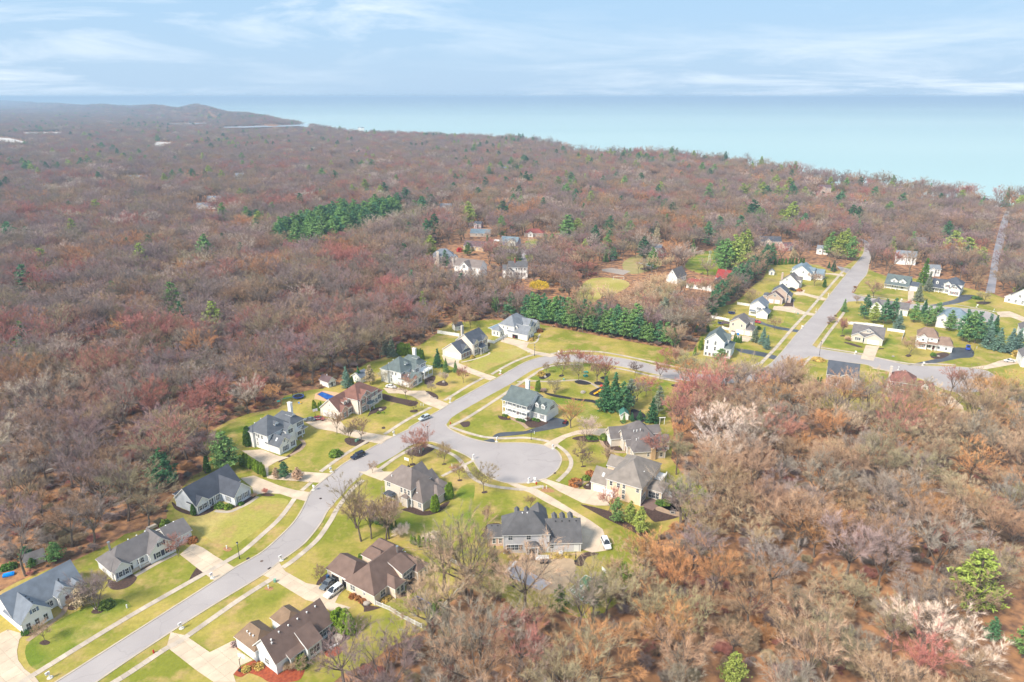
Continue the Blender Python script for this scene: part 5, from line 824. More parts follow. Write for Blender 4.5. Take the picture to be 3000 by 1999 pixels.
h = House('house', 'dark-roofed house with cream gables near the far street end', 'L', (1110, 470), ang=-15, roof=R_char, wall=W_cream); m0 = h.wing(0, 16, 0, 10, 3.2, 'x', 0.7, 'h'); f = h.wing(2, 6, -1, 4, 3.2, 'y', 0.8); h.win(f, 'y0', 0.5, 1.7, 1.2, 1.3, 2); h.done()
h = House('house', 'white farmhouse with grey and rust-red roofs above the long pool', 'm6', (-20, 480), ang=-18, roof=R_blue); m0 = h.wing(-4, 9, 0, 8, 5.6, 'x', 0.45); f = h.wing(6.5, 11.5, -3.5, 6, 3.4, 'y', 0.85, roof=R_rust); h.wins(m0, 'y0', (0.2, 0.4, 0.6), 4.3, 1.1, 1.4, 2); h.wins(m0, 'y0', (0.2, 0.4, 0.6), 1.5, 1.1, 1.4, 2); h.win(f, 'y0', 0.5, 2.6, 1.4, 0.9, 2); h.win(f, 'y0', 0.3, 1.2, 0.9, 1.4); h.wins(f, 'x1', (0.3, 0.6), 1.6, 0.9, 1.3); h.done()
h = House('barn', 'white barn with steep gambrel gable beside the farm lane', 'm6', (370, 1050), ang=-38, roof=R_mix, cat='barn'); m0 = h.wing(0, 6.8, 0, 12.5, 3.6, 'y', 1.35); h.win(m0, 'y0', 0.5, 6.4, 0.7, 1.0); h.door(m0, 'y0', 0.35, 1.8, 2.4, W_white, 0); h.wins(m0, 'x1', (0.2, 0.4, 0.6, 0.8), 1.7, 0.8, 1.0); h.done()
h = House('farm_building', 'long white stable with rust-red roof joined to a red gabled barn', 'm6', (820, 1170), X=(1310, 1240), roof=R_rust, cat='stable'); m0 = h.wing(-1, 13.5, 0, 6, 2.8, 'x', 0.75); g = h.wing(11, 16, -0.5, 20, 3.0, 'y', 0.8, roof=R_purple); b3_ = h.wing(11.0, 19, 17, 26, 4.2, 'x', 0.9, roof=R_barn); c3 = h.wing(4.5, 11.5, 9, 13, 2.6, 'x', 0.7)
h.wins(m0, 'y0', (0.2, 0.42, 0.55, 0.8), 1.6, 0.7, 0.8); h.wins(g, 'y0', (0.35, 0.7), 3.4, 0.6, 0.9); h.vents([(3, 3, 5.1), (5.5, 3, 5.1), (8.5, 3, 5.1)]); h.done()
FAR = [('pale grey house with white dormers among far bare trees', 'Y', 690, 870, -25, R_purple, W_white, 11, 5.5), ('mauve gabled house beside the far white porch house', 'Y', 830, 830, -20, R_purple, W_taupe, 10, 5.5), ('low white roofed building beyond the mauve house', 'Y', 915, 860, 0, R_blue, W_white, 12, 3), ('slate gabled cottage with white trim below a lone pine', 'Y', 1150, 985, -20, R_slate, W_plum, 7, 4), 
       ('white gable showing over bare trees near tall dark spruce', 'Y', 2310, 915, 20, R_grey, W_white, 9, 5), ('white low building with pale roofs in the far woods', 'W', 1205, 865, 10, R_pale, W_white, 20, 3), ('long pale roofed buildings further back in the woods', 'W', 1270, 820, 5, R_pale, W_cream, 22, 3), ('grey warehouse roof beside two dark pines', 'W', 790, 690, 5, R_blue, W_white, 24, 4), ('small white gabled house by far evergreens', 'W', 1445, 680, 20, R_pale, W_white, 12, 5), ('white gable among bare trees past the warehouse', 'W', 1045, 660, -20, R_pale, W_white, 14, 6), ('cream building strip on the far field edge', 'W', 80, 620, 10, R_pale, W_cream, 30, 4), ('pale cottage group at the edge of the far field', 'W', 75, 680, -10, R_pale, W_white, 14, 4),
       ('white house high on the wooded lake shore', 'Y', 350, 312, 0, R_pale, W_white, 22, 8), ('white gable in dense far woodland', 'Y', 1325, 612, 20, R_blue, W_white, 14, 7), ('dark timber house on the bluff above the lake', 'N', 520, 560, -10, R_purple, W_tan, 14, 6), ('low plum roofed house on the bluff beside it', 'N', 420, 575, -5, R_purple, W_plum, 16, 4), ('grey house under the bluff-top trees by the lake road', 'N', 1690, 655, -5, R_slate, W_taupe, 18, 4), ('pale house below the row of bluff trees', 'N', 1310, 710, -10, R_pale, W_cream, 14, 4), ('white house seen through reddish trees above the twin-gable house', 'N', 1100, 1105, -25, R_pale, W_white, 13, 6), ('small white house with porch behind the navy-roofed house', 'N', 1345, 1200, -10, R_pale, W_white, 8, 5),
       ('tan gabled house among trees by the straight road', 'N', 1480, 990, -10, R_beige, W_tan, 13, 4), ('grey-roofed tan house in bare trees', 'N', 1225, 975, -10, R_grey, W_tan, 11, 4), ('brick cottage with plum gable behind the hedge row', 'N', 255, 1010, 20, R_purple, W_tan, 8, 4), ('slate-roofed house under bare trees beyond the pines', 'N', 75, 970, -5, R_slate, W_cream, 16, 4), ('white house corner hidden by tall pines', 'N', 500, 1030, -30, R_pale, W_white, 8, 4), ('red-roofed playhouse by the farm pool', 'O', 490, 560, 10, R_barn, W_redb, 5, 2.6)]
for lb, k_, x, y, an, rf, wl, L_, ze in FAR:
    h = House('house' if 'playhouse' not in lb else 'playhouse', lb, k_, (x, y), ang=an, roof=rf, wall=wl, sc=1 / K); a = h.wing(0, L_, 0, min(9, L_ * 0.8), ze, 'x', 0.7); g = h.wing(L_ * 0.15, L_ * 0.5, -1.2, 3, ze, 'y', 0.8); h.wins(a, 'y0', (0.65, 0.85), ze * 0.55, 1.0, 1.3, 2); h.win(g, 'y0', 0.5, ze * 0.6, 1.1, 1.3, 2)
    if ze >= 5: h.wins(a, 'y0', (0.65, 0.85), ze * 0.85, 0.9, 0.9, 2)
    q_ = h.org.y; ln = min(95, 10 * q_ / CAMZ) if q_ < 2600 else 60; h.fp = [(-4, L_ + 4, -ln, 12)]; h.done()
# ================================================================== plants
rnd = random.Random(11)
def npmesh(name, V, Fc, m, sm=False):
    me = bpy.data.meshes.new(name); V = np.asarray(V, np.float32); Fc = np.asarray(Fc, np.int32); n = Fc.shape[1]
    me.vertices.add(len(V)); me.vertices.foreach_set('co', V.ravel()); me.loops.add(Fc.size); me.loops.foreach_set('vertex_index', Fc.ravel())
    me.polygons.add(len(Fc)); me.polygons.foreach_set('loop_start', np.arange(0, Fc.size, n, dtype=np.int32)); me.polygons.foreach_set('loop_total', np.full(len(Fc), n, np.int32))
    me.materials.append(m); me.update(calc_edges=True); return me
def blades(P0, D, L, Wd, rng):
    """thin triangles from P0 along D"""
    n = len(P0); r = rng.normal(size=(n, 3)); s = np.cross(D, r); s /= np.linalg.norm(s, axis=1)[:, None] + 1e-9; s *= Wd[:, None] / 2
    V = np.stack([P0 - s, P0 + s, P0 + D * L[:, None]], 1).reshape(-1, 3); return V, np.arange(3 * n).reshape(n, 3)
def quads(Pc, rng, size, flat=0.35):
    n = len(Pc); a = rng.normal(size=(n, 3)); a /= np.linalg.norm(a, axis=1)[:, None]; b = np.cross(a, rng.normal(size=(n, 3))); b /= np.linalg.norm(b, axis=1)[:, None]
    a = a * (size * rng.uniform(0.6, 1.3, n))[:, None]; b = b * (size * flat * rng.uniform(0.7, 1.3, n))[:, None]
    V = np.stack([Pc - a * 0.5 - b, Pc + a * 0.5 - b * 0.4, Pc + a * 0.5 + b * 0.4, Pc - a * 0.5 + b], 1).reshape(-1, 3); return V, np.arange(4 * n).reshape(n, 4)
def bare_tree(seed, H=16.0, R=5.0, trunk=0.34, nl=7, spread=0.8, twn=17, tw=0.034, tl=1.3, multi=False):
    """unit-built tree: skeleton limbs as tapered tubes, twigs as fine blades. returns (trunk mesh, crown mesh)"""
    rg = random.Random(seed); g = np.random.default_rng(seed); lim = MB(); T0 = []; TD = []
    def grow(p, d, L, r, lv):
        n = 2 if lv < 2 else 1; q = p
        for i in range(n):
            d = (d + Vector((rg.gauss(0, 0.09), rg.gauss(0, 0.09), 0.06 * (lv > 0)))).normalized(); e = q + d * L / n; r1 = r * (0.78 if n == 2 else 0.5)
            lim.tube(q, e, r, r1, 5 if lv < 2 else 3, 0, False); 
            if lv >= 2:
                for k in range(4 if lv == 2 else 5): T0.append(tuple(q.lerp(e, rg.random()))); TD.append(tuple(d))
            q = e; r = r1
        if lv == 3:
            for k in range(twn): T0.append(tuple(q - d * L * 0.5 * rg.random())); TD.append(tuple(d))
            return
        m = (nl, 5, 4)[lv] if lv < 3 else 0
        for k in range(m):
            if lv == 0: an = 2 * pi * (k + rg.random() * 0.6) / m; out_ = spread * rg.uniform(0.55, 1.15); dd = Vector((cos(an) * out_, sin(an) * out_, 1.0)).normalized(); L2 = (H * 0.42) * rg.uniform(0.75, 1.1); st = q - d * (L * 0.28 * rg.random())
            else:
                o = Vector((rg.gauss(0, 1), rg.gauss(0, 1), rg.gauss(0, 0.6))); o = (o - d * o.dot(d)).normalized(); dd = (d + o * rg.uniform(0.45, 0.95) + Vector((0, 0, 0.12))).normalized(); L2 = L * (0.62 if lv == 1 else 0.66) * rg.uniform(0.7, 1.15); st = p.lerp(q, rg.uniform(0.35, 1.0)) if k else q
            grow(st, dd, L2, r * (0.62 if lv == 0 else 0.58), lv + 1)
    if multi:
        for k in range(4): an = k * pi / 2 + rg.random(); grow(Vector((cos(an) * 0.2, sin(an) * 0.2, 0)), Vector((cos(an) * 0.28, sin(an) * 0.28, 1)).normalized(), H * 0.3, trunk * 0.6, 0 if k < 2 else 1)
    else: grow(Vector((0, 0, -0.3)), Vector((rg.gauss(0, 0.04), rg.gauss(0, 0.04), 1)).normalized(), H * 0.36, trunk, 0)
    P0 = np.array(T0); D = np.array(TD); P0 = np.repeat(P0, 2, 0); D = np.repeat(D, 2, 0)
    D = D * 0.9 + g.normal(scale=0.48, size=D.shape) + np.array([0, 0, 0.15]); D /= np.linalg.norm(D, axis=1)[:, None]
    V, Fc = blades(P0, D, g.uniform(0.5, 1.3, len(P0)) * tl, g.uniform(0.6, 1.3, len(P0)) * tw, g)
    return lim.mesh('trunk', bark_m), npmesh('crown', V, Fc, twig_m)
def foliage_tree(kind, seed, H, R):
    g = np.random.default_rng(seed); rg = random.Random(seed); lim = MB(); pts = []; size = 0.5
    if kind == 'pine':          # broad white pine: whorls of tufted boughs
        lim.tube((0, 0, -0.3), (0, 0, H * 0.92), 0.3, 0.06, 7)
        for i in range(15):
            z = H * (0.16 + 0.8 * i / 14); f = 1 - ((i / 14) ** 1.5) * 0.86
            for k in range(7 if i < 11 else 5):
                an = rg.random() * 2 * pi; L = R * f * rg.uniform(0.62, 1.15) * (0.72 if i < 2 else 1); d = np.array([cos(an), sin(an), rg.uniform(0.02, 0.32)]); e = np.array([0, 0, z]) + d * L
                lim.tube((0, 0, z), tuple(e), 0.07, 0.02, 3, 0, False)
                n = int(10 + 24 * f); s = g.uniform(0.35, 1.0, n)[:, None]; c = np.array([0, 0, z]) + d * L * s; pts.append(c + g.normal(scale=(0.36, 0.36, 0.18), size=(n, 3)) * (0.5 + 0.5 * f))
        size = 0.62; flat = 0.26
    elif kind == 'spruce':
        lim.tube((0, 0, -0.3), (0, 0, H * 0.97), 0.2, 0.02, 6); nw = 22
        for i in range(nw):
            z = H * (0.05 + 0.93 * i / (nw - 1)); f = (1 - i / (nw - 1)) * 0.97 + 0.03
            for k in range(9 if f > 0.3 else 5):
                an = rg.random() * 2 * pi; L = R * f * rg.uniform(0.78, 1.12); d = np.array([cos(an), sin(an), -0.22]); n = int(6 + 16 * f); s = g.uniform(0.25, 1.0, n)[:, None]
                c = np.array([0, 0, z]) + d * L * s; c[:, 2] += 0.25 * L * (s[:, 0] ** 2); pts.append(c + g.normal(scale=(0.16, 0.16, 0.10), size=(n, 3)))
        size = 0.42; flat = 0.28
    elif kind == 'column':      # arborvitae: tight upright sprays
        lim.tube((0, 0, -0.2), (0, 0, H * 0.6), 0.1, 0.04, 5); n = 1500; u = g.uniform(0, 1, n); an = g.uniform(0, 2 * pi, n); pr = np.minimum(np.sqrt(np.clip(u / 0.16, 0, 1)), np.clip(1.05 - u, 0, 1) ** 0.62 * 1.18)
        lob = 1 + 0.10 * np.sin(an * 5 + seed) + 0.06 * np.sin(u * 17 + an * 3); r = R * pr * lob * np.sqrt(g.uniform(0.55, 1, n)); pts.append(np.stack([r * np.cos(an), r * np.sin(an), H * u], 1)); size = 0.34; flat = 0.30
    elif kind == 'round':       # clipped round shrub
        n = 620; v = g.normal(size=(n, 3)); v /= np.linalg.norm(v, axis=1)[:, None]; v[:, 2] = np.abs(v[:, 2]); lob = 1 + 0.12 * np.sin(v[:, 0] * 5 + seed) * np.sin(v[:, 1] * 6); v = v * (lob * g.uniform(0.72, 1.02, n))[:, None]; pts.append(v * np.array([R, R, H])); size = 0.26; flat = 0.4; lim.tube((0, 0, -0.1), (0, 0, H * 0.5), 0.08, 0.03, 5)
    elif kind == 'willow':
        lim.tube((0, 0, -0.3), (0, 0, H * 0.5), 0.4, 0.2, 7)
        for k in range(9): an = 2 * pi * k / 9; lim.tube((0, 0, H * 0.4), (cos(an) * R * 0.5, sin(an) * R * 0.5, H * 0.85), 0.14, 0.04, 4, 0, False)
        n = 2600; v = g.normal(size=(n, 3)); v /= np.linalg.norm(v, axis=1)[:, None]; v[:, 2] = np.abs(v[:, 2]) * 0.75 - 0.12; lob = 1 + 0.14 * np.sin(v[:, 0] * 6 + 1) * np.sin(v[:, 1] * 7); pts.append(v * (lob * g.uniform(0.66, 1.03, n))[:, None] * np.array([R, R, H * 0.52]) + np.array([0, 0, H * 0.46])); size = 0.75; flat = 0.14
    C = np.concatenate(pts); V, Fc = quads(C, g, size, flat)
    return lim.mesh('trunk', bark_m), npmesh('crown', V, Fc, leaf_m)
PRO = {}
for i, (H_, kw) in enumerate([(17, dict(spread=0.75)), (18, dict(spread=0.6, nl=6)), (16, dict(spread=0.95, nl=8)), (15, dict(spread=0.5, nl=6)), (14, dict(spread=0.8, nl=7)), (17, dict(spread=0.85, nl=7, trunk=0.42))]): PRO['bare%d' % i] = bare_tree(100 + i, H_, **kw)
PRO['multi0'] = bare_tree(140, 12, multi=True, nl=4, spread=0.6, trunk=0.25, twn=10)
PRO['multi1'] = bare_tree(141, 11, multi=True, nl=4, spread=0.8, trunk=0.22, twn=10)
for i in range(3): PRO['small%d' % i] = bare_tree(150 + i, 8, trunk=0.13, nl=7, spread=(0.55, 0.75, 0.9)[i], twn=11, tw=0.03, tl=0.85)
PRO['brush0'] = bare_tree(160, 3.2, multi=True, nl=4, spread=1.1, trunk=0.07, twn=7, tw=0.032, tl=0.9); PRO['brush1'] = bare_tree(161, 2.6, multi=True, nl=4, spread=1.4, trunk=0.06, twn=7, tw=0.032, tl=0.9)
for i in range(3): PRO['pine%d' % i] = foliage_tree('pine', 170 + i, 14, 4.7)
for i in range(2): PRO['spruce%d' % i] = foliage_tree('spruce', 180 + i, 10, 2.6)
for i in range(2): PRO['column%d' % i] = foliage_tree('column', 190 + i, 5, 0.85)
for i in range(2): PRO['round%d' % i] = foliage_tree('round', 200 + i, 1.0, 1.0)
PRO['willow0'] = foliage_tree('willow', 210, 11, 6.5)
PH = {'bare0': 17, 'bare1': 18, 'bare2': 16, 'bare3': 15, 'bare4': 14, 'bare5': 17, 'multi0': 12, 'multi1': 11, 'small0': 8, 'small1': 8, 'small2': 8, 'brush0': 3.2, 'brush1': 2.6, 'pine0': 14, 'pine1': 14, 'pine2': 14, 'spruce0': 10, 'spruce1': 10, 'column0': 5, 'column1': 5, 'round0': 1, 'round1': 1, 'willow0': 11}
TINT = {'grey': (0.46, 0.375, 0.31), 'mauve': (0.49, 0.365, 0.335), 'brown': (0.56, 0.375, 0.24), 'olive': (0.50, 0.41, 0.25), 'red': (0.66, 0.29, 0.23), 'orange': (0.76, 0.40, 0.18), 'pale': (0.84, 0.70, 0.56), 'tan': (0.68, 0.50, 0.32), 'dark': (0.25, 0.175, 0.14),
        'pine': (0.18, 0.31, 0.095), 'pinedark': (0.10, 0.22, 0.10), 'pinelite': (0.33, 0.40, 0.09), 'spruce': (0.06, 0.15, 0.065), 'blue': (0.165, 0.26, 0.205), 'arbor': (0.19, 0.28, 0.028), 'arbordark': (0.10, 0.19, 0.035), 'yellow': (0.72, 0.52, 0.04), 'shrub': (0.16, 0.23, 0.04), 'gold': (0.50, 0.36, 0.10), 'rust': (0.40, 0.17, 0.06), 'redleaf': (0.55, 0.06, 0.05), 'greygreen': (0.22, 0.25, 0.17)}
def plant(name, pro, loc, hgt, tint, label, cat, group=None, wide=1.0, rot=None):
    t = thing(name, label, cat, (loc[0], loc[1], loc[2] if len(loc) > 2 else 0.0), rnd.random() * 2 * pi if rot is None else rot, group); s = hgt / PH[pro]; t.scale = (s * wide, s * wide, s)
    c = TINT[tint] if isinstance(tint, str) else tint; v = rnd.uniform(0.88, 1.12); c = [float(x * v * rnd.uniform(0.95, 1.05)) for x in c]
    for nm, me in zip(('trunk', 'crown'), PRO[pro]): o = link(nm, me, t); o['tint'] = c
    t['tint'] = c; return t
def ground_of(k, x, y): return P(k, x, y)
# ---- single bare trees on the lawns
G_orn = 'bare garden trees on the lawns'
ORN = [('A', 345, 1255, 5, 'tan', 'small1', 'small tan bare tree on the lawn by the wide corner driveway'), ('A', 745, 1010, 11, 'mauve', 'multi0', 'many-stemmed bare tree in a stone-edged bed by the blue-grey house'), ('A', 1365, 605, 6, 'red', 'small2', 'small bare tree beside the white ranch garage'),
       ('E', 1535, 712, 9, 'brown', 'small0', 'upright bare tree beside the driveway of the red-brown roofed house'), ('E', 1630, 780, 7, 'olive', 'small0', 'thin bare tree in the bed with green utility boxes'), ('E', 1720, 772, 9, 'brown', 'small1', 'taller bare tree in the bed with green utility boxes'), ('E', 460, 880, 8, 'mauve', 'small1', 'bare tree at the back corner of the sloping green yard'),
       ('C', 500, 440, 8, 'brown', 'small2', 'spreading bare tree over the grey-green roofed house drive'), ('C', 555, 540, 4.5, 'dark', 'small1', 'small dark-twigged tree in a round mulch ring'), ('C', 695, 400, 5, 'mauve', 'small1', 'small bare tree in the boulder-edged bed'), ('C', 790, 335, 6, 'pale', 'small0', 'white-stemmed birch in the bed beside the balcony house'), ('C', 935, 320, 7, 'red', 'small1', 'bare tree on the lawn below three small spruces'), ('C', 520, 360, 6, 'red', 'small2', 'reddish bare tree against the white garage wall'), ('C', 330, 330, 6, 'pale', 'small1', 'bare tree against the side wall of the balcony house'),
       ('C', 605, 870, 10.5, 'red', 'multi1', 'tall reddish multi-stemmed tree in the corner bed'), ('C', 545, 942, 6.5, 'mauve', 'small0', 'small bare tree behind the taupe house near the hoop'), ('C', 785, 940, 7, 'brown', 'small1', 'bare tree on the corner lawn by the cul-de-sac'), ('C', 905, 1065, 6, 'brown', 'small1', 'small bare tree beside the garden path'), ('C', 1095, 1157, 9, 'olive', 'small2', 'wide bare tree in a ringed bed by the cul-de-sac'), ('C', 1447, 1285, 4.5, 'brown', 'small0', 'slim young tree in a red ring behind the charcoal roof'), ('C', 1118, 1400, 5.5, 'brown', 'small0', 'thin leaning sapling by the round red bed'),
       ('D', 640, 266, 8, 'brown', 'small2', 'bare tree in a round dark ring on the park lawn'), ('D', 665, 216, 9, 'red', 'small1', 'red-budded tree by the curved sidewalk'), ('D', 770, 206, 9, 'red', 'small0', 'red-budded tree with twin rings near the road bend'), ('D', 865, 230, 8.5, 'red', 'small2', 'pinkish tree beside the green play tables'), ('D', 912, 312, 10, 'brown', 'bare4', 'bare tree in a dark oval bed by the slide'), ('D', 967, 312, 12, 'red', 'bare4', 'tall reddish tree behind the slide'), ('D', 770, 305, 9, 'olive', 'small1', 'grey tree in the long dark bed on the park lawn'), ('D', 527, 247, 5, 'brown', 'small1', 'young tree in the dark bed with boulders'), ('D', 588, 402, 6.5, 'olive', 'multi1', 'broad bare shrub tree on the dark mulch path'), ('D', 712, 665, 11, 'orange', 'bare4', 'orange-twigged tree behind the sealed driveway'), ('D', 835, 742, 8, 'pale', 'multi1', 'pale many-stemmed tree in the drive island bed'),
       ('D', 795, 852, 5, 'brown', 'small1', 'small tree with dark ring on the lawn by the sidewalk curve'), ('D', 805, 960, 6.5, 'dark', 'small2', 'dark twiggy tree on the lawn left of the peach house'), ('D', 995, 957, 7, 'brown', 'small0', 'bare tree near the back corner of the peach house'), ('D', 1000, 1300, 7, 'red', 'small2', 'bushy bare tree by the peach house driveway'), ('D', 1225, 462, 9, 'mauve', 'small1', 'grey tree among the park shrubs'), ('D', 1285, 422, 9, 'red', 'small2', 'pink-orange budding tree above the red toys'), ('D', 1395, 297, 9, 'red', 'small1', 'red tree at the roadside east of the park'), ('D', 1352, 900, 9, 'red', 'small2', 'bare tree leaning over the mixed brown-grey roof'), ('D', 1440, 180, 8, 'red', 'small2', 'wide pinkish tree by the lower road'), ('D', 1200, 265, 6, 'dark', 'small2', 'dense dark bare shrub tree by the road curve'), ('D', 1520, 1020, 14, 'olive', 'bare3', 'tall thin grey tree beside the peach house'),
       ('H', 415, 488, 14, 'brown', 'bare3', 'bare tree at the edge of the leaf-strewn grove, thickest of its clump'), ('H', 378, 385, 15, 'olive', 'bare3', 'grey tree leaning out of the grove by the curved sidewalk'), ('H', 492, 470, 12, 'mauve', 'bare3', 'thin bare tree inside the leaf-strewn grove'), ('H', 602, 475, 13, 'brown', 'bare3', 'bare tree with forked trunk above the low hedge'), ('H', 628, 470, 12, 'tan', 'bare4', 'bare tree beside the forked one above the low hedge'), ('H', 1215, 905, 21, 'olive', 'bare5', 'great spreading bare tree at the corner of the white fence'), ('H', 1045, 865, 17, 'olive', 'bare3', 'tall bare tree inside the white fence'), ('H', 100, 805, 4.5, 'brown', 'small1', 'small bare tree beside the open garage drive'), ('H', 850, 1060, 5, 'tan', 'small2', 'small tan tree in front of the trampoline'),
       ('J', 408, 712, 9.5, 'dark', 'small2', 'dense dark bare tree beside the hedge of young evergreens'), ('J', 965, 702, 7, 'brown', 'small2', 'rounded bare tree by the dark drive'), ('J', 1480, 742, 9, 'red', 'small0', 'narrow reddish tree beside the ranch lawn'), ('J', 1270, 362, 9, 'brown', 'small2', 'bare tree on the lawn near the clipped evergreen'), ('J', 775, 492, 9, 'tan', 'multi1', 'tan vase-shaped tree behind the tan brick house'), ('K', 940, 455, 11, 'brown', 'small2', 'wide bare tree on the side street corner'), ('K', 1205, 897, 9, 'brown', 'small2', 'rounded bare tree in a dark ring on the ranch lawn'), ('K', 1190, 562, 7, 'red', 'small0', 'small reddish tree beside the side street'), ('K', 1742, 402, 10, 'brown', 'small1', 'bare tree on the bank beyond the navy-roofed house'), ('K', 1770, 500, 8, 'olive', 'small2', 'bare tree in the rocky bed by the side street'), ('J', 1590, 500, 5, 'brown', 'small1', 'small bare tree in the corner bed'),
       ('r7', 525, 950, 13, 'red', 'bare3', 'leaning reddish tree at the end of the side street'), ('r7', 810, 1010, 14, 'brown', 'bare4', 'bare tree in the island by the narrow drive'), ('r7', 1000, 1040, 13, 'brown', 'bare3', 'bare tree by the far side of the narrow drive'), ('r7', 1320, 1180, 15, 'tan', 'bare0', 'tall tan tree near the woodland shed'), ('J', 430, 1085, 10, 'tan', 'bare3', 'pale bare tree on the lower roadside'), ('h7', 660, 395, 9, 'brown', 'small0', 'bare trunked tree in front of the board shed'), ('h7', 1180, 280, 8, 'brown', 'small0', 'thin bare tree on the lawn by the pool'), ('h7', 1000, 170, 10, 'brown', 'small1', 'bare tree at the lawn edge behind the cream house'), ('I', 1250, 715, 9, 'tan', 'small2', 'bare tree at the wood edge past the parked white car'), ('I', 1320, 690, 9, 'dark', 'small0', 'dark slim tree at the wood edge'), ('B', 990, 1500, 3.5, 'tan', 'small2', 'low tan bare shrub against the pale wall'), ('C', 240, 1010, 4, 'brown', 'small1', 'small bare tree at the taupe drive')]
for k_, x, y, hg_, tn, pr_, lb in ORN: plant('bare_tree', pr_, P(k_, x, y), hg_, tuple(0.68 * c for c in TINT[tn]), lb, 'bare tree', G_orn, 1.15 if pr_ in ('small2', 'multi1') else 1.0)
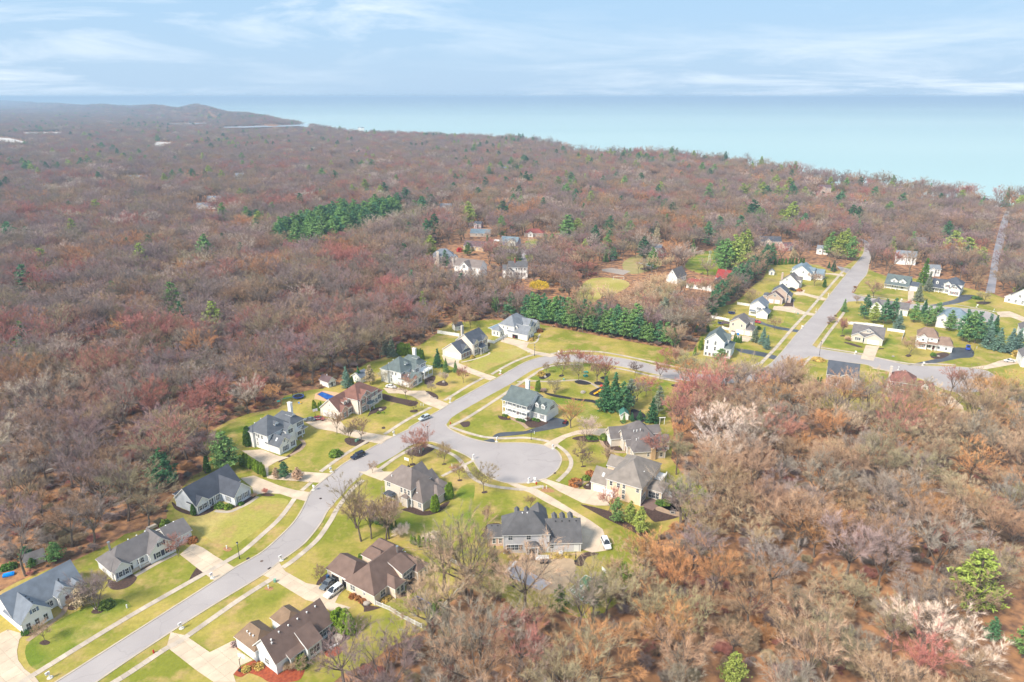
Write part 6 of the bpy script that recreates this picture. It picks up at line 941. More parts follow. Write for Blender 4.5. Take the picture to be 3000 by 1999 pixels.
# ---- conifers
def conif(k_, x, y, hg_, pr_, tn, lb, wide=1.0, grp=None, nm=None):
    nm = nm or {'p': 'pine_tree', 's': 'spruce_tree', 'c': 'arborvitae', 'r': 'shrub'}[pr_[0]]; q = P(k_, x, y) if k_ else Vector((x, y, 0))
    CLEAR.append(np.array([(q.x - 2, q.y - 2), (q.x + 2, q.y - 2), (q.x + 2, q.y + 2), (q.x - 2, q.y + 2)]))
    return plant(nm, pr_, q, hg_, tn, lb, {'pine_tree': 'pine tree', 'spruce_tree': 'spruce tree', 'arborvitae': 'arborvitae', 'shrub': 'shrub', 'willow_tree': 'willow tree'}[nm], grp, wide)
for a in [('E', 220, 1112, 13.5, 'pine0', 'pinedark', 'broad dark pine at the wood edge behind the slate-blue house', 1.15), ('E', 690, 985, 14, 'pine1', 'pine', 'big green pine beside the garage court', 1.15), ('E', 545, 1005, 6, 'column0', 'arbordark', 'narrow evergreen beside the big green pine', 1.0), ('E', 1135, 1045, 6, 'pine2', 'pinedark', 'small dense pine in front of the garage court', 1.1), ('E', 1072, 1050, 4, 'pine0', 'brown', 'brownish low pine beside the small dense pine', 1.2), ('E', 1235, 1062, 4.5, 'pine1', 'brown', 'brown bushy pine at the drive end', 1.5), ('E', 1610, 352, 9.5, 'spruce0', 'blue', 'blue spruce beside the pool house', 1.0), ('E', 1703, 312, 7, 'spruce1', 'spruce', 'small spruce next to the blue-grey shed', 0.9), ('E', 1790, 330, 9, 'pine1', 'olive', 'olive brown pine against the balcony house', 0.9),
          ('F', 600, 500, 10, 'spruce0', 'greygreen', 'grey-green spruce behind the arborvitae row', 1.0), ('F', 650, 512, 10.5, 'spruce1', 'greygreen', 'second grey-green spruce behind the arborvitae row', 1.0), ('F', 1000, 592, 9, 'spruce0', 'spruce', 'dense dark spruce by the cream house drive, largest of three', 1.05), ('F', 1062, 632, 7, 'spruce1', 'pine', 'middle spruce of three by the cream house drive', 0.9), ('F', 1136, 628, 5.5, 'spruce0', 'pine', 'smallest spruce of three by the cream house drive', 0.9),
          ('D', 975, 522, 14, 'spruce0', 'spruce', 'tall dark spruce at the near end of the park clump', 1.1), ('D', 1045, 535, 16, 'spruce1', 'spruce', 'tallest spruce of the park clump', 1.0), ('D', 1105, 545, 13, 'pine2', 'pinedark', 'dark pine above the little green-roofed shed', 0.9), ('D', 1160, 520, 13, 'pine0', 'greygreen', 'greyish pine behind the park clump', 0.8), ('D', 1332, 622, 10, 'spruce0', 'spruce', 'dark spruce beside the white arbour', 1.1), ('D', 1380, 560, 12, 'pine1', 'greygreen', 'thin grey-green pine behind the white arbour', 0.7), ('D', 1118, 625, 4, 'spruce1', 'pine', 'small spruce in front of the green-roofed shed', 0.9), ('D', 1180, 610, 3.5, 'spruce0', 'spruce', 'low spruce beside the green-roofed shed', 1.3), ('D', 1240, 600, 4, 'spruce1', 'spruce', 'low dark spruce by the mulch yard', 1.3),
          ('D', 1062, 1390, 8.5, 'pine0', 'pine', 'leafy green pine by the peach house drive', 0.85), ('D', 1165, 1395, 7.5, 'pine1', 'pinelite', 'olive pine below the brick terrace', 0.9), ('D', 1242, 1475, 9, 'pine2', 'pinelite', 'bright green pine at the bed corner, lowest of three', 0.85), ('H', 1440, 722, 8, 'spruce0', 'arbordark', 'ragged evergreen beside the pool patio', 0.7), ('H', 1000, 1075, 7.5, 'pine1', 'arbordark', 'dark evergreen beside the trampoline', 0.8), ('I', 620, 1035, 8, 'pine2', 'arbordark', 'dark evergreen below the green sports court', 0.9), ('I', 880, 985, 8, 'pine0', 'arbordark', 'evergreen between court and woods', 0.9), ('I', 960, 880, 6, 'pine1', 'arbordark', 'evergreen at the court side', 0.9),
          ('M', 1680, 1010, 17, 'pine0', 'pinelite', 'bright yellow-green pine standing alone in the woods', 1.15), ('I', 1950, 1600, 9, 'pine1', 'pinelite', 'light green pine at the wood floor dip', 1.0), ('M', 2080, 1380, 12, 'pine2', 'pine', 'green pine behind the bleached pale tree', 0.8), ('M', 1830, 1260, 7, 'pine1', 'pinedark', 'low dark pine below the bright pine', 0.8), ('X', 195, 575, 14, 'pine0', 'pine', 'green pine standing in grey woods', 1.0), ('X', 885, 235, 14, 'pine1', 'pine', 'green pine among pale treetops', 1.0), ('X', 1105, 190, 14, 'pine2', 'olive', 'olive pine among pinkish treetops', 1.0), ('A', 430, 640, 6, 'pine1', 'pine', 'bushy evergreen beside the weathered shed', 1.3), ('A', 215, 650, 5, 'pine0', 'pinedark', 'evergreen growing over the weathered shed', 1.2), ('A', 250, 690, 3, 'pine2', 'arbordark', 'low evergreen in front of the weathered shed', 1.4), ('A', 640, 985, 6, 'pine0', 'olive', 'rounded olive evergreen at the house corner', 1.5),
          ('J', 812, 792, 8.5, 'spruce0', 'greygreen', 'grey-green young spruce by the tan garage', 1.0), ('J', 872, 812, 9.2, 'spruce1', 'blue', 'blue young spruce by the tan garage', 1.0), ('J', 905, 845, 7.3, 'spruce0', 'blue', 'smaller blue spruce by the dark drive', 1.0), ('J', 548, 955, 7.3, 'pine0', 'pine', 'wide green pine in front of the three-level house', 1.7), ('J', 232, 680, 11.0, 'pine1', 'greygreen', 'grey-green round pine beyond the meadow', 1.1), ('J', 120, 610, 12.2, 'pine2', 'greygreen', 'dull green pine near the farm lane', 1.1), ('J', 1345, 372, 5, 'column1', 'arbordark', 'clipped cone evergreen on the front lawn', 1.3), ('J', 1415, 248, 7.9, 'spruce0', 'spruce', 'small dark spruce near the street top', 1.0), ('J', 1380, 225, 4.9, 'spruce1', 'spruce', 'tiny dark spruce near the street top', 1.0), ('J', 1085, 320, 5.5, 'column0', 'arbordark', 'dark column evergreen beside the white gabled house', 1.2), ('J', 580, 265, 24.4, 'pine0', 'pine', 'very tall yellow-green pine by the farm lawn', 0.9), ('J', 640, 260, 26.8, 'pine1', 'pinelite', 'tallest golden pine by the farm lawn', 0.85), ('J', 700, 205, 24.4, 'pine2', 'pinelite', 'tall yellowish pine by the red barn', 0.9), ('J', 740, 160, 23.2, 'pine0', 'pinelite', 'yellow-green pine behind the tall ones', 0.9), ('J', 545, 240, 22.0, 'pine2', 'pine', 'green pine at the farm lawn edge', 0.85),
          ('J', 1385, 140, 19.5, 'pine1', 'pine', 'tall pine beside the street top', 1.0), ('J', 1455, 155, 20.7, 'pine2', 'pinelite', 'broad pine over the street top', 1.0), ('J', 1545, 165, 18.3, 'pine0', 'pine', 'pine beside the utility pole', 1.0), ('J', 1500, 110, 19.5, 'pine0', 'pinelite', 'light green pine behind the street-top pines', 1.0), ('J', 1110, 150, 11.0, 'spruce1', 'olive', 'bronze conical evergreen behind the hedge row', 1.2),
          ('K', 868, 615, 14.1, 'pine0', 'pinedark', 'dark pine in front of the corner house, first in its row', 0.8), ('K', 935, 645, 11.5, 'pine1', 'pinelite', 'olive pine in front of the corner house', 0.9), ('K', 1015, 652, 14.1, 'pine2', 'pinedark', 'dark pine beyond the white fence', 0.85), ('K', 1082, 645, 14.1, 'pine0', 'pinedark', 'dark pine next to the blue spruce', 0.85), ('K', 1125, 692, 10.2, 'spruce0', 'blue', 'blue spruce beside the white fence', 1.1), ('K', 1245, 640, 11.5, 'pine1', 'pine', 'green pine between two lawns', 0.9), ('K', 1318, 600, 10.2, 'spruce1', 'spruce', 'dark spruce behind the beige-brown roof', 1.0), ('K', 1345, 672, 11.5, 'pine2', 'pine', 'pine just behind the beige-brown roof', 0.9), ('K', 1415, 660, 12.8, 'pine0', 'pine', 'pine left of the steel-blue hipped house', 0.9), ('K', 1515, 705, 11.5, 'pine1', 'pine', 'pine in front of the steel-blue hipped house', 0.85), ('K', 1620, 782, 16.6, 'pine2', 'pinedark', 'tall dark pine by the blue car', 0.85), ('K', 1665, 795, 16.6, 'pine0', 'pine', 'broad pine by the blue car', 0.9), ('K', 1712, 800, 16.6, 'pine1', 'pinedark', 'dark pine next to the spruce row', 0.9), ('K', 1800, 780, 14.1, 'spruce0', 'blue', 'blue spruce behind the row end', 1.0), ('K', 1815, 835, 11.5, 'spruce1', 'blue', 'blue spruce first in the row', 1.15), ('K', 1885, 855, 11.5, 'spruce0', 'blue', 'blue spruce second in the row', 1.15), ('K', 1975, 875, 12.2, 'spruce1', 'blue', 'blue spruce third in the row', 1.15), ('K', 2035, 860, 11.5, 'spruce0', 'blue', 'blue spruce at the row end', 1.15), ('K', 1860, 730, 10.2, 'spruce1', 'spruce', 'dark spruce behind the blue row', 1.0), ('K', 1315, 355, 17.9, 'spruce0', 'arbordark', 'tall dark green spruce between the two white houses', 0.9), ('K', 1352, 402, 12.8, 'spruce1', 'greygreen', 'grey-green spruce beside the navy-roofed house', 0.9), ('K', 1277, 478, 10.9, 'spruce0', 'greygreen', 'spruce at the side street edge', 1.1), ('K', 710, 560, 7.7, 'spruce1', 'pine', 'small spruce behind the narrow reddish tree', 1.0),
          ('L', 702, 385, 19.5, 'pine0', 'pine', 'tall lone pine beside the blue-roofed houses', 0.9), ('L', 596, 475, 11.5, 'spruce0', 'pinedark', 'dark pointed spruce by the yellow house', 1.0), ('L', 838, 552, 10.3, 'spruce1', 'pinedark', 'dark spruce by the winding street', 1.0), ('L', 445, 520, 10.3, 'pine1', 'arbordark', 'dark bushy pine in front of the yellow house', 1.2), ('L', 275, 620, 13.8, 'pine2', 'pinedark', 'dark pine before the blue-slate house', 0.7), ('L', 1510, 520, 16.1, 'pine0', 'pine', 'broad pine near the red-roofed playhouse', 1.1), ('L', 1560, 560, 10.3, 'pine1', 'pinedark', 'dark pine beside the playhouse', 1.2), ('L', 1020, 520, 10.3, 'pine2', 'pine', 'bright pine by the street bend', 1.4), ('L', 1890, 420, 16.1, 'spruce0', 'olive', 'golden-olive spruce behind the farmhouse', 1.0), ('L', 1960, 360, 18.4, 'spruce1', 'pine', 'tall green spruce behind the farmhouse', 1.0), ('L', 775, 985, 13.8, 'pine0', 'pinedark', 'dark pine standing apart at the end of the pine row', 1.0), ('L', 1380, 120, 19.5, 'spruce0', 'spruce', 'pointed dark spruce pair member in far woods', 1.0), ('L', 1310, 130, 19.5, 'spruce1', 'spruce', 'second pointed dark spruce in far woods', 1.0)]:
    conif(*a[:7], a[7] * 1.1)
def along(spec, n, jit=0.6):
    q = PL(spec); d = [0]
    for i in range(len(q) - 1): d.append(d[-1] + (q[i + 1] - q[i]).length)
    r = []
    for j in range(n):
        t = d[-1] * (j + 0.5) / n; i = max(k for k in range(len(d)) if d[k] <= t); i = min(i, len(q) - 2); p = q[i].lerp(q[i + 1], (t - d[i]) / (d[i + 1] - d[i])); r.append((p.x + rnd.uniform(-jit, jit), p.y + rnd.uniform(-jit, jit)))
    return r
for j, (x, y) in enumerate(along('L 880,1010 1020,1035 1250,1078 1500,1128 1700,1165 1900,1200 2040,1222', 24, 0.9)): conif(None, x, y, rnd.uniform(13.5, 16.5) * (1 - 0.25 * (j > 18)), 'pine%d' % (j % 3), 'pine' if j % 3 else 'pinedark', 'tall green pine in the straight row behind the meadow', 1.05, 'pines in a row behind the meadow')
for j, (x, y) in enumerate(along('L 900,985 1100,1020 1350,1065 1600,1110', 12, 1.0)): conif(None, x, y, rnd.uniform(13, 15.5), 'pine%d' % (j % 3), 'pinedark', 'dark green pine in the back line of the row behind the meadow', 0.95, 'pines in the back line of the row')
for j, (x, y) in enumerate(along('J 480,610 560,500 640,420 730,350 820,280 900,210 950,170', 17, 1.2)): conif(None, x, y, rnd.uniform(13, 17), 'pine%d' % (j % 3), 'pinedark', 'dark pine in the slanting screen between farm and houses', 1.0, 'pines screening the farm')
for j, (x, y) in enumerate(along('J 960,200 1100,195 1200,192', 9, 0.5)): conif(None, x, y, 4.5, 'column%d' % (j % 2), 'arbordark', 'dark column evergreen in the top hedge row', 1.2, 'top hedge row')
for sp_, n_, hh, tn, lb, grp in (('E 790,945 850,960 920,1000 990,1045', 9, 4.6, 'arbor', 'green arborvitae in the hedge between two driveways', 'hedge between the driveways'), ('F 698,500 790,500', 7, 6.0, 'arbor', 'bright arborvitae in the row behind the grey-green roof', 'row behind the grey-green roof'), ('F 835,520 890,535', 4, 5.5, 'arbordark', 'arborvitae in the short row past the chimney', 'short row past the chimney'), ('E 1350,530 1425,540', 4, 4.2, 'arbor', 'arborvitae beside the red-brown roofed garage', 'arborvitae beside the garage'), ('hb 1300,1410 1430,1390', 4, 5.6, 'arbor', 'tall arborvitae against the taupe front wall', 'arborvitae against the taupe wall'), ('hb 1640,1140 1750,1110', 4, 5.6, 'arbor', 'tall arborvitae at the taupe house corner', 'arborvitae at the taupe house corner'), ('H 480,330 560,365 640,395 690,400', 9, 2.8, 'arbordark', 'low arborvitae in the hedge inside the grove', 'hedge inside the grove'), ('H 790,495 825,515 865,528 905,535 945,548', 5, 3.4, 'arbor', 'pointed arborvitae in the line by the brush pile', 'line by the brush pile'), ('H 950,560 1000,575', 3, 3.0, 'arbor', 'small arborvitae past the brush pile', 'past the brush pile'), ('J 390,860 410,820', 3, 4.5, 'arbor', 'arborvitae at the three-level house wall', 'at the three-level house wall'), ('J 345,900 365,880', 2, 3.5, 'arbor', 'low arborvitae by the yard lamp', 'by the yard lamp'), ('J 650,790 710,800', 4, 3.6, 'arbordark', 'slim arborvitae beside the tan garage court', 'beside the tan garage court'), ('D 1520,1185 1545,1190', 2, 6.2, 'arbor', 'tall bright arborvitae beside the sunroom stairs', 'beside the sunroom stairs'), ('F 1755,778 1778,782', 2, 5.2, 'arbor', 'pair of arborvitae behind the two-level porch house', 'behind the two-level porch house'), ('E 845,805 868,800', 2, 7.0, 'arbordark', 'columnar arborvitae at the hipped house corner', 'at the hipped house corner'), ('I 1060,800 1140,790', 3, 5.5, 'arbor', 'bushy arborvitae by the sports court', 'by the sports court'), ('K 480,1140 540,1120', 3, 4.0, 'arbordark', 'dark arborvitae beside the plum house', 'beside the plum house'), ('E 1640,345 1660,340', 2, 4.0, 'arbor', 'arborvitae next to the blue spruce', 'next to the blue spruce')):
    for j, (x, y) in enumerate(along(sp_, n_, 0.25)): conif(None, x, y, hh * rnd.uniform(0.85, 1.1), 'column%d' % (j % 2), tn, lb, rnd.uniform(0.9, 1.15), grp)
for x, y in ((1265, 1165), (1300, 1140), (1335, 1185), (1375, 1190), (1345, 1150)): conif('B', x, y, 5.2, 'column%d' % (x % 2), 'arbor', 'thick bright arborvitae clump member beside the covered patio table', 1.7, 'arborvitae clump by the covered table')
conif('E', 438, 1332, 3.6, 'column0', 'arbordark', 'single column arborvitae at the slate-blue house corner', 1.25)
conif('J', 415, 700, 3.5, 'column1', 'arbordark', 'low evergreen below the dense dark tree', 1.6); conif('J', 370, 720, 4, 'column0', 'pine', 'evergreen beside the dense dark tree', 1.6); conif('J', 450, 715, 4, 'column1', 'arbordark', 'evergreen next to the tall pale house', 1.6)
wt = conif('L', 990, 812, 10.5, 'willow0', 'yellow', 'bright yellow willow above the pine row', 1.0, None, 'willow_tree'); conif('X', 30, 640, 8, 'willow0', 'yellow', 'yellow budding willow at the wood margin', 0.9, None, 'willow_tree'); conif('W', 1720, 500, 12, 'willow0', 'yellow', 'small yellow willow far in the woods', 0.9, None, 'willow_tree')
# pine grove in the woods
gp = np.array([(p.x, p.y) for p in PL('Y -210,1110 -120,1040 100,960 380,905 640,890 660,930 440,985 260,1080 60,1120')])
gx0, gy0 = gp.min(0); gx1, gy1 = gp.max(0); cnt = 0
CLEAR.append(np.array([(p.x, p.y) for p in PL('Y -260,1150 -160,1020 100,940 380,885 680,870 700,960 460,1030 280,1130 60,1180')]))
while cnt < 104:
    x, y = rnd.uniform(gx0, gx1), rnd.uniform(gy0, gy1)
    if inside(gp, np.array([x]), np.array([y]))[0]: conif(None, x, y, rnd.uniform(18, 23), 'pine%d' % (cnt % 3), 'pine' if cnt % 3 else 'pinedark', 'green pine in the dense grove inside bare woods', 1.25, 'pine grove in the woods'); cnt += 1
# ---- shrubs
SHR = [('E', 635, 1270, 1.4, 1.5, 'shrub', 'round green shrub by the slate-blue porch'), ('E', 702, 1278, 1.3, 1.4, 'arbor', 'yellow-green round shrub by the slate-blue porch'), ('E', 800, 1250, 0.8, 1.0, 'arbordark', 'low dark shrub under the blue gable windows'), ('E', 900, 1195, 1.2, 1.2, 'brown', 'brown shrub at the blue gable corner'), ('E', 990, 1165, 1.4, 1.4, 'red', 'reddish shrub by the curved walk'), ('E', 1525, 872, 2.0, 2.4, 'shrub', 'wide low green shrub on the front lawn'), ('A', 820, 985, 1.5, 1.9, 'shrub', 'bright green shrub beside the stone-edged bed'), ('A', 1265, 365, 1.8, 1.6, 'shrub', 'green shrub behind the white ranch'), ('A', 95, 690, 1.6, 1.3, 'arbordark', 'dark green ball shrub near the blue tarp'), ('A', 45, 700, 1.4, 1.3, 'arbordark', 'second dark shrub near the blue tarp'), ('A', 1480, 490, 1.5, 1.4, 'rust', 'rusty shrub at the ranch garage corner'),
       ('A', 200, 1190, 1.2, 1.0, 'arbordark', 'small evergreen under the gable windows, corner one'), ('A', 270, 1165, 1.0, 0.9, 'arbordark', 'small evergreen under the gable windows'), ('A', 545, 985, 1.8, 1.3, 'brown', 'brown shrub by the red front door'), ('B', 580, 1475, 0.8, 1.0, 'gold', 'gold round shrub in the red mulch'), ('B', 680, 1455, 0.9, 1.1, 'gold', 'larger gold shrub in the red mulch'), ('B', 640, 1450, 0.7, 0.8, 'rust', 'rusty dwarf shrub between the gold ones'), ('B', 1005, 1440, 2.6, 1.5, 'shrub', 'bright green tall shrub against the bay wall'), ('B', 920, 1470, 1.5, 1.8, 'tan', 'twiggy tan shrub below the bay window'), ('B', 490, 1285, 1.0, 0.9, 'mauve', 'mauve shrub beside the garage bed'),
       ('H', 350, 915, 0.9, 1.0, 'rust', 'rust mound shrub by the beige wall, first of three'), ('H', 390, 930, 0.8, 0.9, 'rust', 'rust mound shrub by the beige wall, second of three'), ('H', 425, 950, 0.8, 0.9, 'rust', 'rust mound shrub by the beige wall, third of three'), ('H', 592, 945, 0.9, 1.0, 'gold', 'tan mound shrub by the picket fence'), ('H', 628, 925, 0.8, 0.8, 'gold', 'smaller tan mound near the bay'), ('H', 410, 605, 0.9, 0.8, 'shrub', 'green shrub behind the garage wing'), ('H', 432, 610, 0.9, 0.8, 'shrub', 'second green shrub behind the garage wing'),
       ('C', 1245, 572, 0.9, 0.8, 'shrub', 'clipped shrub at the porch left bed'), ('C', 1265, 578, 0.9, 0.8, 'arbordark', 'second clipped shrub at the porch left bed'), ('C', 1283, 585, 0.6, 0.6, 'yellow', 'yellow dwarf shrub at the porch bed'), ('C', 1350, 605, 0.8, 0.8, 'shrub', 'clipped shrub right of the porch walk'), ('C', 1370, 610, 0.9, 0.9, 'arbordark', 'second clipped shrub right of the porch walk'), ('C', 1392, 616, 0.9, 0.9, 'arbordark', 'third clipped shrub right of the porch walk'), ('C', 1430, 610, 1.4, 1.4, 'dark', 'dark bare shrub by the garage corner'), ('C', 1480, 605, 1.0, 0.9, 'arbordark', 'evergreen mound under the garage windows'), ('C', 1505, 612, 1.0, 0.9, 'arbordark', 'second evergreen mound under the garage windows'), ('C', 285, 552, 0.8, 0.8, 'arbor', 'green ball shrub in the rocky lawn bed'), ('C', 320, 550, 0.6, 0.7, 'arbor', 'small green ball shrub in the rocky lawn bed'), ('D', 962, 752, 2.2, 1.5, 'shrub', 'round green shrub at the curved path'), ('D', 830, 1058, 1.4, 1.4, 'shrub', 'green ball shrub above the peach garage'), ('D', 745, 1095, 1.8, 2.2, 'rust', 'rusty shrub mass by the peach house path'), ('D', 770, 1115, 1.4, 1.5, 'dark', 'dark bare shrub by the peach house path'), ('D', 862, 1025, 1.6, 1.6, 'rust', 'rusty shrub behind the peach garage'), ('D', 1440, 1245, 1.2, 1.6, 'shrub', 'low green shrub by the fire pit'), ('D', 1400, 1245, 1.2, 1.6, 'arbordark', 'dark green shrub by the fire pit'), ('D', 860, 745, 1.2, 1.6, 'arbordark', 'low evergreen in the drive island'), ('D', 890, 750, 1.0, 1.3, 'arbordark', 'second low evergreen in the drive island'),
       ('D', 485, 262, 2.0, 1.8, 'gold', 'tan grass shrub in the dark bed'), ('D', 1560, 345, 2.4, 1.5, 'gold', 'gold grass shrub at the roadside bed'), ('D', 1605, 345, 2.2, 1.3, 'gold', 'second gold grass shrub at the roadside bed'), ('D', 500, 395, 1.6, 1.5, 'mauve', 'mauve shrub by the arborvitae pair'), ('F', 1390, 445, 2.2, 1.5, 'dark', 'dark bare shrub at the cream house corner'), ('F', 1265, 520, 1.4, 1.2, 'gold', 'tan grass clump by the cream house'), ('F', 1450, 340, 1.8, 1.2, 'gold', 'gold grass clump beside the pale slate house'), ('F', 1480, 345, 1.4, 1.1, 'gold', 'second gold grass clump beside the pale slate house'), ('F', 1715, 385, 1.3, 1.6, 'gold', 'gold shrub right of the garage gable'), ('F', 1745, 370, 1.4, 1.5, 'gold', 'second gold shrub right of the garage gable'), ('F', 1780, 320, 1.6, 1.8, 'rust', 'rust shrub at the right wing'), ('J', 835, 690, 1.6, 1.8, 'arbordark', 'dark round shrub beside the tan house'), ('J', 1065, 475, 1.6, 1.8, 'rust', 'rusty shrub before the tan brick house'), ('J', 1155, 400, 1.8, 1.8, 'rust', 'red-brown shrub at the white gable corner'), ('J', 920, 610, 2.6, 1.0, 'arbordark', 'cone shrub by the white garage'), ('J', 1525, 780, 1.6, 2.2, 'tan', 'tan bare shrub beside the craftsman porch'), ('J', 1300, 930, 1.3, 3.0, 'gold', 'long golden grass mound at the street corner'), ('J', 210, 950, 6.0, 4.2, 'brown', 'very large brown shrub on the roadside meadow'), ('J', 310, 965, 2.6, 2.6, 'rust', 'rust brown shrub beside the very large one'), ('K', 1395, 895, 1.5, 1.4, 'arbordark', 'green shrub in the bed by the black drive'), ('K', 2035, 900, 3.2, 2.2, 'gold', 'tan shrub at the white car drive'), ('K', 1730, 460, 1.6, 3.0, 'arbordark', 'long low hedge by the dark drive'), ('m5', 650, 250, 3.0, 2.6, 'redleaf', 'bright red shrub beside the yellow house'), ('m5', 1395, 660, 1.8, 2.2, 'arbordark', 'green shrub beside the white house in the woods'), ('H', 960, 490, 1.6, 3.6, 'pale', 'heap of pale brush on the lawn edge'), ('H', 720, 450, 3.0, 3.0, 'pale', 'pale twiggy shrub by the low hedge'), ('hc', 700, 1190, 0.7, 1.2, 'gold', 'clipped tan hedge piece left of the steps'), ('hc', 850, 1190, 0.7, 1.2, 'gold', 'clipped tan hedge piece near the steps'), ('hc', 1000, 1185, 0.7, 1.2, 'gold', 'clipped tan hedge piece at the steps'), ('hc', 1540, 1150, 0.7, 1.2, 'gold', 'clipped tan hedge piece past the loungers'), ('hc', 1690, 1145, 0.7, 1.2, 'gold', 'clipped tan hedge piece by the air conditioner'), ('hc', 1850, 1130, 0.7, 1.2, 'gold', 'clipped tan hedge piece near the side door'), ('hc', 600, 1110, 1.4, 1.4, 'brown', 'brown shrub at the grey-blue corner')]
for k_, x, y, hh, rr_, tn, lb in SHR:
    twg = tn in ('brown', 'tan', 'mauve', 'dark', 'red', 'pale') and hh > 1.1
    q = P(k_, x, y)
    if twg: plant('shrub', 'brush%d' % (int(x) % 2), q, hh * 1.2, tn, lb, 'shrub', 'garden shrubs', rr_ / hh * 0.95)
    else: plant('shrub', 'round%d' % (int(x) % 2), q, hh, tn, lb, 'shrub', 'garden shrubs', rr_ / hh)

# ---- thin trees along the farm lane and round the field
for sp_, n_ in (('O 500,975 700,880 890,770', 13), ('O 650,1030 850,935 1050,805', 13), ('O 560,1000 760,920 960,800', 8), ('O 180,890 300,880 440,900 520,930', 9), ('O 1060,830 1200,820 1330,860', 8), ('O 700,660 900,640 1050,620', 8)):
    for x, y in along(sp_, n_, 2.2): plant('bare_tree', rnd.choice(('bare3', 'bare1', 'small0')), Vector((x, y, 0)), rnd.uniform(8, 12), rnd.choice(('tan', 'brown', 'olive', 'tan')), 'slim bare tree lining the farm lane and field', 'bare tree', 'slim trees by the farm lane', 0.8)
for k_, x, y in (('K', 440, 1230), ('K', 560, 1260), ('K', 700, 1240), ('K', 905, 1190), ('K', 1120, 1330), ('K', 1250, 1320), ('K', 1380, 1340), ('K', 820, 1290), ('J', 860, 1230), ('J', 950, 1180), ('J', 1000, 1150), ('J', 720, 1160), ('J', 1100, 1210)): plant('bare_tree', rnd.choice(('bare3', 'bare1')), P(k_, x, y), rnd.uniform(9, 13), rnd.choice(('tan', 'brown', 'red')), 'slim bare tree between the woods and the side street houses', 'bare tree', 'slim trees behind the side street houses', 0.75)
# ================================================================== vehicles
tyre_m = mat('tyre', (0.02, 0.02, 0.02), 0.9); rim_m = mat('rim', (0.45, 0.46, 0.48), 0.35, metal=0.7); lamp_m = mat('headlight', (0.75, 0.78, 0.82), 0.15, spec=0.6); tail_m = mat('taillight', (0.35, 0.02, 0.02), 0.3); carglass = mat('car_glass', (0.03, 0.035, 0.045), 0.08, spec=0.7)
def loft(mb, secs, m=0):
    n = len(secs[0]); i = len(mb.v)
    for s in secs: mb.v += s
    for j in range(len(secs) - 1):
        for k in range(n): mb.f.append((i + j * n + k, i + j * n + (k + 1) % n, i + (j + 1) * n + (k + 1) % n, i + (j + 1) * n + k)); mb.m.append(m)
    mb.f.append(tuple(i + k for k in reversed(range(n)))); mb.m.append(m); mb.f.append(tuple(i + (len(secs) - 1) * n + k for k in range(n))); mb.m.append(m)
def rsec(x, w, z0, z1, ch=0.12):
    a = w / 2; return [(x, -a + ch, z0), (x, a - ch, z0), (x, a, z0 + ch), (x, a, z1 - ch), (x, a - ch, z1), (x, -a + ch, z1), (x, -a, z1 - ch), (x, -a, z0 + ch)]
